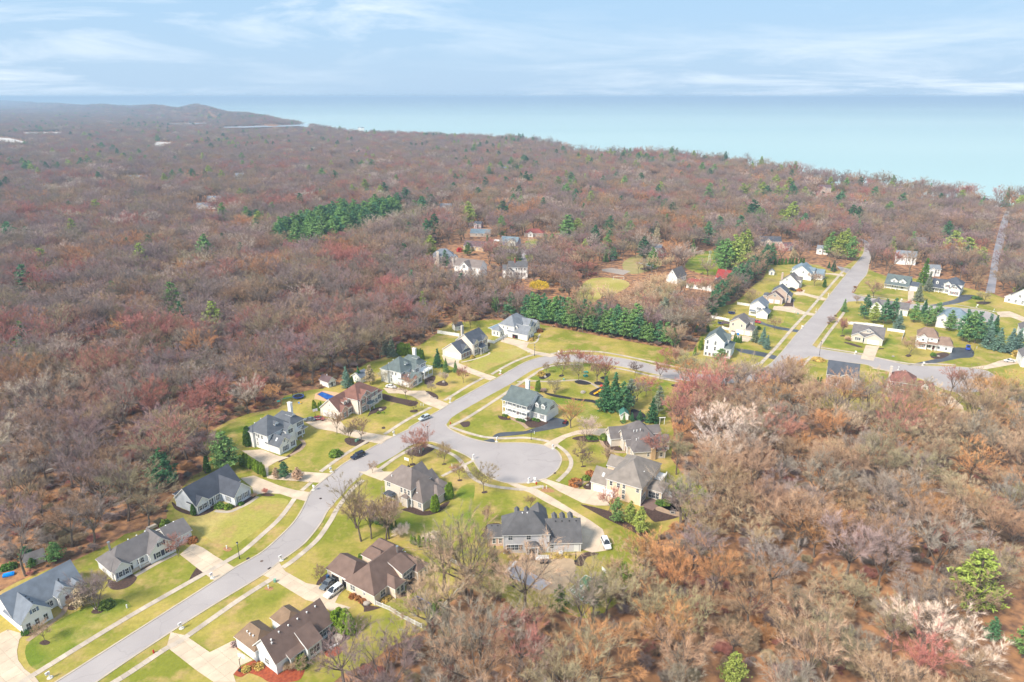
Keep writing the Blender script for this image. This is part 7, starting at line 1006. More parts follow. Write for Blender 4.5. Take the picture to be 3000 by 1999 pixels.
def car(label, key, fr, rr_, paint, kind='suv', L=4.9):
    a, b = P(key, *fr), P(key, *rr_); d = a - b; mid = (a + b) / 2; rz = atan2(d.y, d.x); t = thing('car', label, 'car', (mid.x, mid.y, 0.085), rz); hgt = {'suv': 1.75, 'sedan': 1.45}[kind]; W = 1.95 if kind == 'suv' else 1.82
    m = mat('paint_' + paint[0], paint[1], 0.25, spec=0.6); be = 1.02 if kind == 'suv' else 0.9; h = L / 2; mb = MB()
    loft(mb, [rsec(-h, W * 0.86, 0.45, be * 0.88), rsec(-h + 0.15, W * 0.97, 0.32, be), rsec(-h * 0.5, W, 0.26, be + 0.02), rsec(h * 0.35, W, 0.26, be), rsec(h * 0.5, W * 0.98, 0.28, be - 0.02), rsec(h - 0.25, W * 0.95, 0.32, be * 0.88), rsec(h, W * 0.82, 0.42, be * 0.74)])
    mb.build('body', m, t)
    rx0, rx1 = (-h + 0.12, h * 0.42) if kind == 'suv' else (-h * 0.72, h * 0.42); tx0, tx1 = (-h + 0.42, h * 0.14) if kind == 'suv' else (-h * 0.36, h * 0.10); g = MB(); wb, wt = W * 0.93, W * 0.76
    bq = [(rx0, -wb / 2, be - 0.02), (rx1, -wb / 2, be - 0.02), (rx1, wb / 2, be - 0.02), (rx0, wb / 2, be - 0.02)]; tq = [(tx0, -wt / 2, hgt - 0.08), (tx1, -wt / 2, hgt - 0.08), (tx1, wt / 2, hgt - 0.08), (tx0, wt / 2, hgt - 0.08)]
    for k, nm in enumerate(('side_window', 'windscreen', 'side_window', 'rear_window')):
        q = MB(); q.face([bq[k], bq[(k + 1) % 4], tq[(k + 1) % 4], tq[k]]); q.build(nm, carglass, t)
    r = MB(); loft(r, [[(tx0 - 0.05, -wt / 2 - 0.03, hgt - 0.09), (tx1 + 0.06, -wt / 2 - 0.03, hgt - 0.09), (tx1 + 0.06, wt / 2 + 0.03, hgt - 0.09), (tx0 - 0.05, wt / 2 + 0.03, hgt - 0.09)], [(tx0 + 0.05, -wt / 2 + 0.08, hgt), (tx1 - 0.12, -wt / 2 + 0.08, hgt), (tx1 - 0.12, wt / 2 - 0.08, hgt), (tx0 + 0.05, wt / 2 - 0.08, hgt)]])
    for k in range(4):
        r.tube(Vector(bq[k]), Vector(tq[k]), 0.055, 0.05, 4)
    for sg in (0, 3):
        for f in (0.38, 0.68): p = Vector(bq[sg]).lerp(Vector(bq[1 if sg == 0 else 2]), f); q = Vector(tq[sg]).lerp(Vector(tq[1 if sg == 0 else 2]), f); r.tube(p, q, 0.05, 0.045, 4)
    ro = r.build('roof', m, t)
    if kind == 'suv': sr = MB(); sr.box(-0.15, 0.75, -0.45, 0.45, hgt - 0.005, hgt + 0.008); sr.build('sunroof', carglass, ro)
    for x in (h * 0.6, -h * 0.58):
        for sg in (-1, 1):
            w = MB(); w.tube((x, sg * (W / 2 - 0.2), 0.36), (x, sg * (W / 2 + 0.02), 0.36), 0.36, 0.36, 14); wo = w.build('wheel', tyre_m, t); w = MB(); w.tube((x, sg * (W / 2 + 0.0), 0.36), (x, sg * (W / 2 + 0.035), 0.36), 0.23, 0.2, 12); w.build('rim', rim_m, wo)
    for sg in (-1, 1):
        q = MB(); q.box(h - 0.22, h - 0.01, sg * W * 0.33 - 0.18, sg * W * 0.33 + 0.18, be * 0.60, be * 0.72); q.build('headlight', lamp_m, t); q = MB(); q.box(-h - 0.01, -h + 0.16, sg * W * 0.38 - 0.09, sg * W * 0.38 + 0.09, be * 0.62, be * 0.9); q.build('taillight', tail_m, t); q = MB(); q.box(h * 0.36, h * 0.44, sg * (W / 2 + 0.1) - 0.1, sg * (W / 2 + 0.1) + 0.1, be, be + 0.16); q.build('mirror', m, t)
    return t
WHT = ('white', (0.78, 0.78, 0.78)); NVY = ('navy', (0.015, 0.022, 0.05)); SLV = ('silver', (0.50, 0.54, 0.58)); GRY = ('grey', (0.14, 0.16, 0.18)); RED = ('red', (0.55, 0.015, 0.02)); MRN = ('maroon', (0.22, 0.015, 0.03)); BLU = ('blue', (0.03, 0.07, 0.42)); BLK = ('black', (0.015, 0.015, 0.018))
car('dark navy sport utility car driving on the street', 'C', (80, 910), (175, 868), NVY, 'suv', 5.2); car('pale silver car driving on the street', 'C', (602, 612), (668, 588), SLV, 'suv', 4.7)
car('grey car parked at the open garage door', 'ha', (100, 1090), (310, 900), GRY, 'sedan', 4.8); car('large white sport utility car with sunroof on the driveway', 'ha', (200, 1245), (450, 1060), WHT, 'suv', 5.2)
car('white sport utility car parked below the charcoal garage wing', 'I', (1000, 560), (965, 480), WHT, 'suv', 4.9); car('white car on the drive of the grey-green roofed house', 'h6', (640, 1430), (390, 1400), WHT, 'sedan', 4.6)
car('maroon car parked by the basketball hoop', 'E', (1425, 605), (1375, 600), MRN, 'sedan', 4.6); car('dark grey car parked beside the maroon car', 'E', (1290, 612), (1360, 610), GRY, 'sedan', 4.7); car('red car inside the open garage', 'h8', (1085, 1075), (1180, 1050), RED, 'sedan', 4.4); car('bright red car on the dark drive', 'hg', (1965, 275), (1850, 250), RED, 'sedan', 4.5)
car('blue car on the black driveway', 'r7', (810, 255), (815, 205), BLU, 'suv', 4.6); car('white car by the corner house at the side street end', 'r7', (1375, 420), (1520, 425), WHT, 'sedan', 4.6); car('dark car beside the large white gabled house', 'r1', (1925, 440), (1970, 450), BLK, 'sedan', 4.5); car('dark car between the gabled houses', 'r1', (1295, 885), (1250, 870), BLK, 'suv', 4.5)
# red garden tractor on the black drive
t = thing('garden_tractor', 'dark red garden tractor at the end of the black driveway', 'tractor', P('hf', 1920, 1380), radians(70)); mb = MB(); mb.box(-0.1, 1.3, -0.4, 0.4, 0.5, 1.0); mb.box(-0.9, -0.1, -0.6, 0.6, 0.45, 0.75); mb.build('body', mat('tractor_red', (0.25, 0.03, 0.03), 0.5), t); mb = MB(); mb.box(-0.7, -0.2, -0.3, 0.3, 0.75, 0.9); mb.box(-0.8, -0.7, -0.3, 0.3, 0.75, 1.3); mb.build('seat', black_m, t)
for x, r_ in ((-0.6, 0.5), (0.95, 0.35)):
    for sg in (-1, 1): w = MB(); w.tube((x, sg * 0.5, r_), (x, sg * 0.8, r_), r_, r_, 12); w.build('wheel', tyre_m, t)
# ================================================================== mailboxes, lamps, hydrants and small street things
def mailbox(): 
    t = thing('mailbox', 'white mailbox on a post at the kerb', 'mailbox', (0, 0, 0), 0, 'mailboxes along the kerb'); mb = MB(); mb.box(-0.07, 0.07, -0.07, 0.07, 0, 1.25); mb.box(-0.05, 0.05, -0.5, 0.1, 0.8, 0.9); mb.build('post', white_m, t); mb = MB(); mb.box(-0.15, 0.15, -0.55, 0.12, 1.05, 1.25); mb.tube((0, -0.55, 1.25), (0, 0.12, 1.25), 0.15, 0.15, 10); mb.build('box', white_m, t); mb = MB(); mb.box(0.155, 0.17, -0.3, -0.1, 1.2, 1.35); mb.build('flag', tail_m, t); mb = MB(); mb.lathe([(0.45, 0), (0.5, 0.04), (0.4, 0.1)], 10); mb.build('base', mat('mailbox_ring', (0.6, 0.56, 0.5), 0.9), t); return t
mb0 = mailbox(); MBX = [('A', 385, 1535, 'by the wide corner driveway'), ('A', 1630, 770, 'opposite the ranch driveway'), ('B', 85, 1155, 'at the drive of the house with red mulch'), ('B', 850, 635, 'by the long drive with two parked cars'), ('E', 1355, 1140, 'at the slate-blue house drive'), ('E', 1492, 1000, 'at the garage court drive'), ('C', 405, 720, 'past the red-brown roofed house drive'), ('C', 833, 470, 'at the drive with the white car'), ('C', 1216, 250, 'in the small round bed at the cream house drive'), ('C', 1008, 905, 'at the garden path of the taupe house'), ('C', 1188, 770, 'at the end of the black sealed driveway'), ('C', 1622, 825, 'at the curved drive'), ('C', 1433, 1085, 'first of two by the hydrant'), ('C', 1477, 1080, 'second of two by the hydrant'), ('D', 615, 100, 'at the pale slate house drive'), ('J', 1172, 688, 'at the red car drive'), ('J', 1282, 560, 'at the tan brick garage drive'), ('J', 1376, 440, 'at the white gabled house drive'), ('K', 795, 885, 'by the craftsman ranch drive'), ('K', 1315, 970, 'by the black drive with the blue car'), ('K', 1128, 1005, 'opposite, by the plum house'), ('K', 1147, 480, 'by the twin-gable house drive'), ('K', 1328, 500, 'beside the spruce at the side street edge'), ('K', 1728, 525, 'on the rocky bank side street'), ('K', 1858, 560, 'at the curved street end')]
for i, (k_, x, y, w_) in enumerate(MBX):
    q = P(k_, x, y); o = mb0 if i == 0 else dup(mb0, q); o.location = (q.x, q.y, 0.05); o.rotation_euler = (0, 0, radians(rnd.choice((-35, 145, 55)))); o['label'] = 'white mailbox on a post ' + w_; o.scale = (1.25,) * 3
def lamp(i, k_, x, y, w_, hh=5.0):
    q = P(k_, x, y); t = thing('street_lamp', 'dark slim street lamp ' + w_, 'street lamp', (q.x, q.y, 0.02), 0, 'street lamps'); mb = MB(); mb.tube((0, 0, 0), (0, 0, hh), 0.09, 0.06, 8); mb.tube((0, 0, 0), (0, 0, 0.5), 0.16, 0.12, 8); mb.build('pole', black_m, t); mb = MB(); mb.lathe([(0.12, hh), (0.24, hh + 0.3), (0.26, hh + 0.5)], 8); mb.build('lantern', mat('lamp_glass', (0.5, 0.52, 0.55), 0.3), t); mb = MB(); mb.lathe([(0.32, hh + 0.5), (0.08, hh + 0.72)], 8); mb.build('cap', black_m, t)
for i, a in enumerate([('A', 1838, 622, 'by the sidewalk near the ranch driveway', 4.6), ('C', 665, 765, 'at the cul-de-sac corner', 5.2), ('C', 1480, 105, 'near the pale slate house drive', 4.5), ('D', 408, 755, 'beside the curved sidewalk of the cul-de-sac', 3.6), ('K', 523, 893, 'at the side street corner', 6.5), ('D', 435, 115, 'on the lawn by the road bend', 3.6), ('h8', 655, 1155, 'by the white board fence', 3.6)]): lamp(i, *a[:4], a[4])
def post_thing(nm, lb, cat_, k_, x, y, parts, grp=None, rz=0.0, s=1.0):
    q = P(k_, x, y); t = thing(nm, lb, cat_, (q.x, q.y, 0.06), rz, grp); t.scale = (s,) * 3
    for pn, mb, m_ in parts: mb.build(pn, m_, t)
    return t
hyd = mat('hydrant_red', (0.55, 0.03, 0.02), 0.5)
for k_, x, y, w_ in (('A', 1180, 1345, 'on the verge by the broad driveway'), ('C', 1493, 1098, 'between two mailboxes at the cul-de-sac'), ('C', 835, 635, 'at the corner kerb of the porch house')):
    a = MB(); a.lathe([(0.16, 0), (0.14, 0.1), (0.12, 0.5), (0.15, 0.55), (0.1, 0.68), (0.03, 0.74)], 10); b = MB(); b.tube((-0.22, 0, 0.4), (0.22, 0, 0.4), 0.06, 0.06, 8); post_thing('fire_hydrant', 'red fire hydrant ' + w_, 'fire hydrant', k_, x, y, [('barrel', a, hyd), ('nozzle', b, hyd)], 'fire hydrants', 0, 1.25)
ubox = mat('utility_green', (0.22, 0.42, 0.30), 0.6); uwh = mat('utility_white', (0.7, 0.72, 0.70), 0.6)
for k_, x, y, m_, w_ in (('E', 1680, 770, ubox, 'pale green utility box in the bed by two thin trees'), ('E', 1695, 762, ubox, 'second pale green utility box in the bed by two thin trees'), ('C', 625, 835, ubox, 'green utility box in the corner bed'), ('C', 600, 858, uwh, 'white utility pillar in the corner bed'), ('C', 610, 495, uwh, 'white utility pillar on the lawn'), ('C', 628, 497, uwh, 'second white utility pillar on the lawn'), ('A', 975, 1000, uwh, 'white utility pillar on the front lawn'), ('A', 1740, 545, uwh, 'white garden ornament in a round tan bed'), ('B', 800, 800, ubox, 'small green utility box near the sidewalk'), ('B', 750, 850, uwh, 'white utility pillar in the tan bed'), ('D', 498, 1130, uwh, 'white utility pillar in the bed by the peach drive'), ('D', 525, 1130, uwh, 'second white utility pillar in the bed by the peach drive'), ('C', 847, 962, uwh, 'white utility pillar in the round tan bed'), ('D', 658, 300, ubox, 'green utility box on the park lawn'), ('r1', 1315, 1395, uwh, 'white utility pillar on the lawn by the crossing path'), ('r1', 1390, 1420, ubox, 'green utility pillar on the lawn by the crossing path'), ('D', 432, 710, uwh, 'white utility pillar by the sealed drive'), ('C', 1430, 90, uwh, 'white utility pillar by the road bend')):
    a = MB(); w = 0.55 if m_ is ubox else 0.22; a.box(-w / 2, w / 2, -w / 2, w / 2, 0, 0.75 if m_ is ubox else 0.9); b = MB(); b.box(-w / 2 - 0.03, w / 2 + 0.03, -w / 2 - 0.03, w / 2 + 0.03, 0.75 if m_ is ubox else 0.9, 0.82 if m_ is ubox else 0.97); post_thing('utility_box', w_, 'utility box', k_, x, y, [('case', a, m_), ('lid', b, m_)], 'utility boxes')
# basketball hoops
for k_, x, y, rz, w_ in (('h9', 215, 1355, 160, 'beside the red mulch on the broad driveway'), ('hb', 755, 375, -30, 'behind the taupe house roof'), ('E', 1370, 580, 30, 'beside the maroon car'), ('I', 945, 795, 120, 'at the green sports court'), ('r7', 900, 290, 60, 'by the black driveway with the blue car')):
    a = MB(); a.tube((0, 0, 0), (0, 0, 2.9), 0.07, 0.06, 8); a.tube((0, 0, 2.6), (0, -0.7, 3.05), 0.05, 0.05, 6); a.box(-0.4, 0.4, -0.2, 0.5, 0, 0.2); b = MB(); b.box(-0.9, 0.9, -0.74, -0.70, 2.6, 3.65); c = MB(); n_ = 14
    for i in range(n_): c.tube((0.23 * cos(2 * pi * i / n_), -1.02 + 0.23 * sin(2 * pi * i / n_), 3.0), (0.23 * cos(2 * pi * (i + 1) / n_), -1.02 + 0.23 * sin(2 * pi * (i + 1) / n_), 3.0), 0.02, 0.02, 4)
    post_thing('basketball_hoop', 'basketball hoop on a dark pole ' + w_, 'basketball hoop', k_, x, y, [('pole', a, black_m), ('backboard', b, white_m), ('rim', c, hyd)], 'basketball hoops', radians(rz))
# trampolines
tb = mat('trampoline_blue', (0.05, 0.12, 0.55), 0.6); net_m = mat('trampoline_net', (0.03, 0.03, 0.035), 0.9)
def tramp(lb, k_, x, y, rx, ry, rz, rect=False):
    q = P(k_, x, y); t = thing('trampoline', lb, 'trampoline', (q.x, q.y, 0.02), radians(rz)); n_ = 16; pts = [(rx * cos(2 * pi * i / n_), ry * sin(2 * pi * i / n_)) for i in range(n_)] if not rect else [(-rx, -ry), (0, -ry), (rx, -ry), (rx, 0), (rx, ry), (0, ry), (-rx, ry), (-rx, 0)]; a = MB(); a.face([(u * 0.86, v * 0.86, 0.85) for u, v in pts]); a.build('mat', black_m, t); b = MB(); n2 = len(pts)
    for i in range(n2): u, v = pts[i], pts[(i + 1) % n2]; b.face([(u[0] * 0.86, u[1] * 0.86, 0.87), (u[0], u[1], 0.87), (v[0], v[1], 0.87), (v[0] * 0.86, v[1] * 0.86, 0.87)]); b.tube((*u, 0.82), (*v, 0.82), 0.05, 0.05, 5)
    b.build('pad', tb, t)
    for i in range(0, n2, 2 if not rect else 1): c = MB(); c.tube((*pts[i], 0), (*pts[i], 0.85), 0.035, 0.035, 5); c.build('leg', metal_m, t); c = MB(); c.tube((*pts[i], 0.85), (*pts[i], 2.6), 0.03, 0.03, 5); c.build('pole', black_m, t)
    c = MB()
    for i in range(n2):
        u, v = Vector((*pts[i], 0)), Vector((*pts[(i + 1) % n2], 0))
        for j in range(5): z = 0.9 + 1.65 * j / 4; c.tube(u + Vector((0, 0, z)), v + Vector((0, 0, z)), 0.008, 0.008, 3)
        for j in range(6): w = u.lerp(v, j / 6); c.tube(w + Vector((0, 0, 0.9)), w + Vector((0, 0, 2.55)), 0.008, 0.008, 3)
    c.build('net', net_m, t)
tramp('blue rectangular trampoline with net on the fenced lawn', 'ha', 2040, 1400, 1.5, 2.3, 52, True); tramp('dark round trampoline with blue rim in the wood-edge play yard', 'E', 1240, 435, 2.2, 2.2, 0); tramp('blue round trampoline on a backyard lawn by the farm pines', 'J', 635, 575, 1.9, 1.9, 0); tramp('small blue trampoline behind the tan gabled house', 'hg', 835, 310, 1.6, 1.6, 0)
# ================================================================== fences
def fence(lb, spec, hgt, style, grp=None):
    q = PL(spec); t = thing('fence', lb, 'fence', (q[0].x, q[0].y, 0.02), 0, grp); o = q[0]; dk = style == 'wood'; m_ = mat('fence_wood', (0.20, 0.12, 0.085), 0.9) if dk else white_m; BD = {}
    for i in range(len(q) - 1):
        a, b = q[i] - o, q[i + 1] - o; L = (b - a).length; ns = max(1, round(L / 2.4)); rz = atan2(b.y - a.y, b.x - a.x); d = (b - a) / ns; sl = L / ns
        for j in range(ns + (i == len(q) - 2)):
            p = a + d * j
            key = 'post'
            if key not in BD: mb = MB(); mb.box(-0.07, 0.07, -0.07, 0.07, 0, hgt + 0.12); mb.box(-0.09, 0.09, -0.09, 0.09, hgt + 0.12, hgt + 0.18); BD[key] = mb.mesh('post', m_)
            link('post', BD[key], t, (p.x, p.y, 0), rz)
            if j == ns: break
            for z in ((0.12, hgt - 0.1) if style != 'wood' else (0.3, 0.7, 1.05)):
                k2 = ('rail', round(sl, 2))
                if k2 not in BD: mb = MB(); mb.box(0.07, sl - 0.07, -0.03, 0.03, 0, 0.1); BD[k2] = mb.mesh('rail', m_)
                link('rail', BD[k2], t, (p.x, p.y, z), rz)
            if style == 'board':
                nb = max(1, round(sl / 0.6)); w = (sl - 0.14) / nb
                for n_ in range(nb):
                    k3 = ('board', round(w, 2))
                    if k3 not in BD: mb = MB(); mb.box(0.01, w - 0.01, -0.02, 0.02, 0.1, hgt); BD[k3] = mb.mesh('board', m_)
                    link('board', BD[k3], t, tuple(p + d.normalized() * (0.07 + w * n_)), rz)
            elif style == 'picket':
                nb = max(1, round(sl / 0.24))
                for n_ in range(nb):
                    if 'pk' not in BD: mb = MB(); mb.box(-0.045, 0.045, -0.02, 0.02, 0.08, hgt); BD['pk'] = mb.mesh('picket', m_)
                    link('picket', BD['pk'], t, tuple(p + d.normalized() * (0.12 + (sl - 0.14) * n_ / nb)), rz)
    return t
fence('white picket fence running from the beige house corner across the lawn', 'ha 1175,1385 1450,1500 | H 720,1075 880,1155', 1.2, 'picket'); fence('white weathered picket fence round the great bare tree', 'H 930,1130 1055,985 1200,830 1280,755 1180,690 1100,640', 1.1, 'picket')
fence('tall white board fence behind the cream house', 'h7 20,450 450,520 790,570', 1.8, 'board'); fence('white board fence linking the cream and pale slate houses', 'h8 90,1250 330,1300 560,1160 800,1050', 1.6, 'board'); fence('white board fence behind the craftsman ranch', 'r2 160,215 320,225 550,240 700,260 880,290', 1.6, 'board'); fence('white board fence between the ranch and the brown yard', 'r2 960,345 1140,368 1310,395 1260,540', 1.6, 'board'); fence('white fence beside the blue-grey roofed garage house', 'r1 0,1200 270,1240', 1.6, 'board'); fence('white fence at the tan gabled house yard', 'hg 540,130 850,180 1080,235', 1.6, 'board')
fence('white fence below the tan house pergola', 'hg 870,440 960,480 1075,500', 1.5, 'board')
fence('brown rail fence behind the slate-blue house', 'h3 350,560 560,470 900,340', 1.2, 'wood'); fence('low white stone border along the lane, field side', 'O 508,962 600,915 700,868 800,810 890,758', 0.5, 'board'); fence('low white stone border along the lane, tree side', 'O 672,1016 760,970 850,920 950,855 1048,792', 0.5, 'board')
# ================================================================== play, patio and yard things
def boxthing(nm, lb, cat_, k_, x, y, rz, bl, grp=None):
    q = P(k_, x, y); t = thing(nm, lb, cat_, (q.x, q.y, 0.075), radians(rz), grp)
    for pn, bx_, m_ in bl:
        mb = MB()
        for b in bx_: mb.box(*b)
        mb.build(pn, m_, t)
    return t
teal = mat('teal_plastic', (0.03, 0.32, 0.28), 0.5); yel = mat('yellow_plastic', (0.85, 0.48, 0.02), 0.4); redp = mat('red_plastic', (0.65, 0.06, 0.05), 0.5); wood = mat('wood_brown', (0.24, 0.13, 0.075), 0.9); blu_p = mat('blue_plastic', (0.02, 0.25, 0.75), 0.4); tarp = mat('cover_cream', (0.55, 0.46, 0.38), 0.9); rock_m = mat('boulder', (0.40, 0.35, 0.31), 0.95, (0.28, 0.25, 0.22), 2); blackp = mat('black_wicker', (0.025, 0.025, 0.03), 0.8)
t = boxthing('playground_slide', 'wooden play tower with yellow slide on dark mulch', 'playset', 'c8', 1150, 690, 25, [('tower', [(-0.9, -0.8, -0.9, -0.8, 0, 2.9), (0.8, 0.9, -0.9, -0.8, 0, 2.9), (-0.9, -0.8, 0.8, 0.9, 0, 2.9), (0.8, 0.9, 0.8, 0.9, 0, 2.9), (-0.9, 0.9, -0.9, 0.9, 1.4, 1.5)], wood), ('canopy', [(-1.0, 1.0, -1.0, 1.0, 2.9, 3.0), (-0.6, 0.6, -1.0, 1.0, 3.0, 3.3)], redp)])
mb = MB(); loft(mb, [[(-0.9, -0.4, 1.5), (-0.9, 0.4, 1.5), (-0.9, 0.4, 1.58), (-0.9, -0.4, 1.58)], [(-2.6, -0.4, 0.55), (-2.6, 0.4, 0.55), (-2.6, 0.4, 0.63), (-2.6, -0.4, 0.63)], [(-4.2, -0.4, 0.12), (-4.2, 0.4, 0.12), (-4.2, 0.4, 0.2), (-4.2, -0.4, 0.2)]]); mb.box(-2.7, -0.9, -0.46, -0.4, 0.9, 1.4)
for sg in (-0.43, 0.43): mb.tube((-0.9, sg, 1.75), (-2.6, sg, 0.8), 0.07, 0.07, 5); mb.tube((-2.6, sg, 0.8), (-4.2, sg, 0.34), 0.07, 0.07, 5)
mb.build('slide', yel, t)
def table(lb, k_, x, y, m_, rz=0): return boxthing('picnic_table', lb, 'picnic table', k_, x, y, rz, [('top', [(-0.9, 0.9, -0.4, 0.4, 0.68, 0.75)], m_), ('bench', [(-0.9, 0.9, -0.95, -0.65, 0.4, 0.46)], m_), ('bench', [(-0.9, 0.9, 0.65, 0.95, 0.4, 0.46)], m_), ('leg', [(-0.7, -0.6, -0.85, 0.85, 0, 0.68)], m_), ('leg', [(0.6, 0.7, -0.85, 0.85, 0, 0.68)], m_)], 'park picnic tables')
table('teal picnic table on the park lawn, further from the path', 'c8', 842, 330, teal, 10); table('teal picnic table on the park lawn by the stepping stones', 'c8', 838, 395, teal, 20); table('brown table under the bare park trees', 'c8', 1700, 480, wood, 0)
boxthing('toy_car', 'pair of small pink-red ride-on toys on the park leaves', 'toy', 'c8', 2005, 530, 0, [('body', [(-1.1, -0.2, -0.3, 0.3, 0.15, 0.6), (0.2, 1.1, -0.3, 0.3, 0.15, 0.6)], mat('pink_plastic', (0.75, 0.12, 0.2))), ('wheel', [(-0.95, -0.7, -0.35, 0.35, 0, 0.25), (0.4, 0.65, -0.35, 0.35, 0, 0.25)], tyre_m)])
boxthing('garden_arbour', 'white garden arbour standing on the lawn', 'arbour', 'he', 1915, 262, 5, [('post', [(-0.95, -0.8, -0.1, 0.1, 0, 2.7)], white_m), ('post', [(0.8, 0.95, -0.1, 0.1, 0, 2.7)], white_m), ('beam', [(-1.2, 1.2, -0.14, 0.14, 2.7, 2.95)], white_m)])
def boulder(lb, k_, x, y, r, cat_='boulder'):
    q = P(k_, x, y); g = np.random.default_rng(int(x + y)); bm = bmesh.new(); bmesh.ops.create_icosphere(bm, subdivisions=2, radius=1)
    for v in bm.verts: v.co *= 0.8 + 0.35 * g.random()
    me = bpy.data.meshes.new('boulder'); bm.to_mesh(me); bm.free(); me.materials.append(rock_m); o = link('boulder', me, None, (q.x, q.y, r * 0.3)); o.scale = (r, r * 0.8, r * 0.65); tag(o, lb, cat_, 'garden boulders')
for a in [('large pale boulder on the park lawn', 'c8', 790, 690, 1.1), ('large grey boulder by the mulch path', 'c8', 80, 660, 1.4), ('pale boulder in the dark bed', 'c8', 105, 395, 0.6), ('second pale boulder in the dark bed', 'c8', 115, 410, 0.6), ('boulder at the bed edge below the small bare tree', 'C', 660, 405, 0.6), ('boulder in the row by the balcony house drive', 'C', 690, 430, 0.6), ('end boulder of the row by the balcony house drive', 'C', 720, 440, 0.55), ('tan boulder in the lawn bed', 'C', 300, 530, 0.8), ('rock by the birch', 'C', 785, 315, 0.8), ('grey boulder at the beige house wall', 'ha', 990, 1370, 0.9), ('boulder by the plum house', 'r3', 90, 140, 0.8), ('rock pile on the ranch lawn', 'r2', 1080, 870, 0.7), ('rock at the black drive bed', 'r2', 2000, 865, 0.7), ('boulder in the peach house side bed', 'D', 840, 1105, 0.5), ('stone in the stone-edged bed', 'A', 735, 1005, 0.5), ('stone at the other side of the stone-edged bed', 'A', 785, 1010, 0.5)]: boulder(a[0], *a[1:])
t = boxthing('swing_set', 'teal and wood swing set at the wood edge', 'swing set', 'E', 1150, 480, 30, [('beam', [(-2.2, 2.2, -0.08, 0.08, 2.3, 2.45)], teal), ('leg', [(-2.2, -2.05, -0.9, -0.8, 0, 2.3)], wood), ('leg', [(-2.2, -2.05, 0.8, 0.9, 0, 2.3)], wood), ('leg', [(2.05, 2.2, -0.9, -0.8, 0, 2.3)], wood), ('leg', [(2.05, 2.2, 0.8, 0.9, 0, 2.3)], wood), ('seat', [(-1.2, -0.7, -0.15, 0.15, 0.5, 0.56)], teal), ('seat', [(0.7, 1.2, -0.15, 0.15, 0.5, 0.56)], teal), ('tarp', [(-3.6, -2.3, -0.7, 0.7, 1.8, 1.86)], teal)])
boxthing('water_table', 'blue and yellow toy table near the swing set', 'toy', 'E', 1250, 480, 10, [('tray', [(-0.6, 0.1, -0.4, 0.4, 0.4, 0.6)], blu_p), ('tray', [(0.1, 0.6, -0.4, 0.4, 0.4, 0.6)], yel), ('leg', [(-0.5, 0.5, -0.3, 0.3, 0, 0.4)], white_m)])
t = boxthing('patio_table', 'covered round patio table under a cream cover', 'patio table', 'h9', 1925, 830, 20, []); mb = MB(); mb.lathe([(1.15, 0.0), (1.25, 0.45), (1.3, 0.75), (0.9, 0.85), (0.3, 0.98)], 9); mb.build('cover', tarp, t); mb = MB(); mb.box(-0.5, 0.5, -0.5, 0.5, 0, 0.05); mb.build('foot', black_m, t)
for i, (x, y) in enumerate(((1810, 975), (1860, 945), (1890, 930), (1945, 905), (1985, 655))): 
    q = P('h9', x, y); mb = MB(); mb.lathe([(0.22, 0), (0.3, 0.3), (0.32, 0.36), (0.2, 0.34)], 10); tag(mb.build('flower_pot', mat('pot_white', (0.7, 0.7, 0.7)), None, loc=(q.x, q.y, 0.07)), 'pale flower pot in the group at the dark patio edge' if i < 4 else 'pale flower pot below the arborvitae clump', 'pot', 'pots round the dark patio')
boxthing('outdoor_sofa', 'brown outdoor sofa on the paver patio by the great room', 'sofa', 'ha', 1910, 950, 50, [('seat', [(-1.0, 1.0, -0.4, 0.4, 0.1, 0.42)], blackp), ('backrest', [(-1.0, 1.0, 0.3, 0.45, 0.42, 0.85)], wood)]); boxthing('outdoor_sofa', 'second brown outdoor sofa nearer the trampoline', 'sofa', 'ha', 2060, 1010, 50, [('seat', [(-1.0, 1.0, -0.4, 0.4, 0.1, 0.42)], blackp), ('backrest', [(-1.0, 1.0, -0.45, -0.3, 0.42, 0.85)], wood)]); boxthing('dining_table', 'wooden outdoor dining table under the great room windows', 'table', 'ha', 1840, 920, 50, [('top', [(-0.9, 0.9, -0.5, 0.5, 0.7, 0.76)], paver_m), ('leg', [(-0.8, -0.7, -0.4, 0.4, 0, 0.7)], wood), ('leg', [(0.7, 0.8, -0.4, 0.4, 0, 0.7)], wood)]); boxthing('grill', 'black barbecue grill on the paver patio', 'grill', 'ha', 1870, 1140, 50, [('hood', [(-0.6, 0.6, -0.35, 0.35, 0.8, 1.15)], black_m), ('cabinet', [(-0.6, 0.6, -0.3, 0.3, 0, 0.8)], blackp)]); boxthing('fire_bowl', 'dark fire pit block beside the sofa', 'fire pit', 'ha', 2060, 910, 50, [('block', [(-0.5, 0.5, -0.5, 0.5, 0, 0.45)], blackp), ('bowl', [(-0.3, 0.3, -0.3, 0.3, 0.45, 0.5)], black_m)])
boxthing('wheelie_bin', 'blue bin by the open garage', 'bin', 'ha', 215, 860, 55, [('bin', [(-0.35, 0.35, -0.35, 0.35, 0, 0.95)], mat('bin_blue', (0.03, 0.09, 0.25))), ('lid', [(-0.38, 0.38, -0.38, 0.38, 0.95, 1.05)], mat('bin_blue2', (0.04, 0.12, 0.3)))]); boxthing('wheelie_bin', 'blue bin by the tan double garage', 'bin', 'hg', 1350, 640, 0, [('bin', [(-0.4, 0.4, -0.4, 0.4, 0, 1.0)], blu_p), ('lid', [(-0.43, 0.43, -0.43, 0.43, 1.0, 1.1)], blu_p)]); boxthing('storage_cabinet', 'small white lean-to cabinet against the tan gable wall', 'cabinet', 'hg', 1195, 620, -33, [('case', [(-0.9, 0.9, -0.6, 0.6, 0, 1.7)], W_white), ('lid', [(-1.0, 1.0, -0.7, 0.7, 1.7, 1.85)], R_mix)])
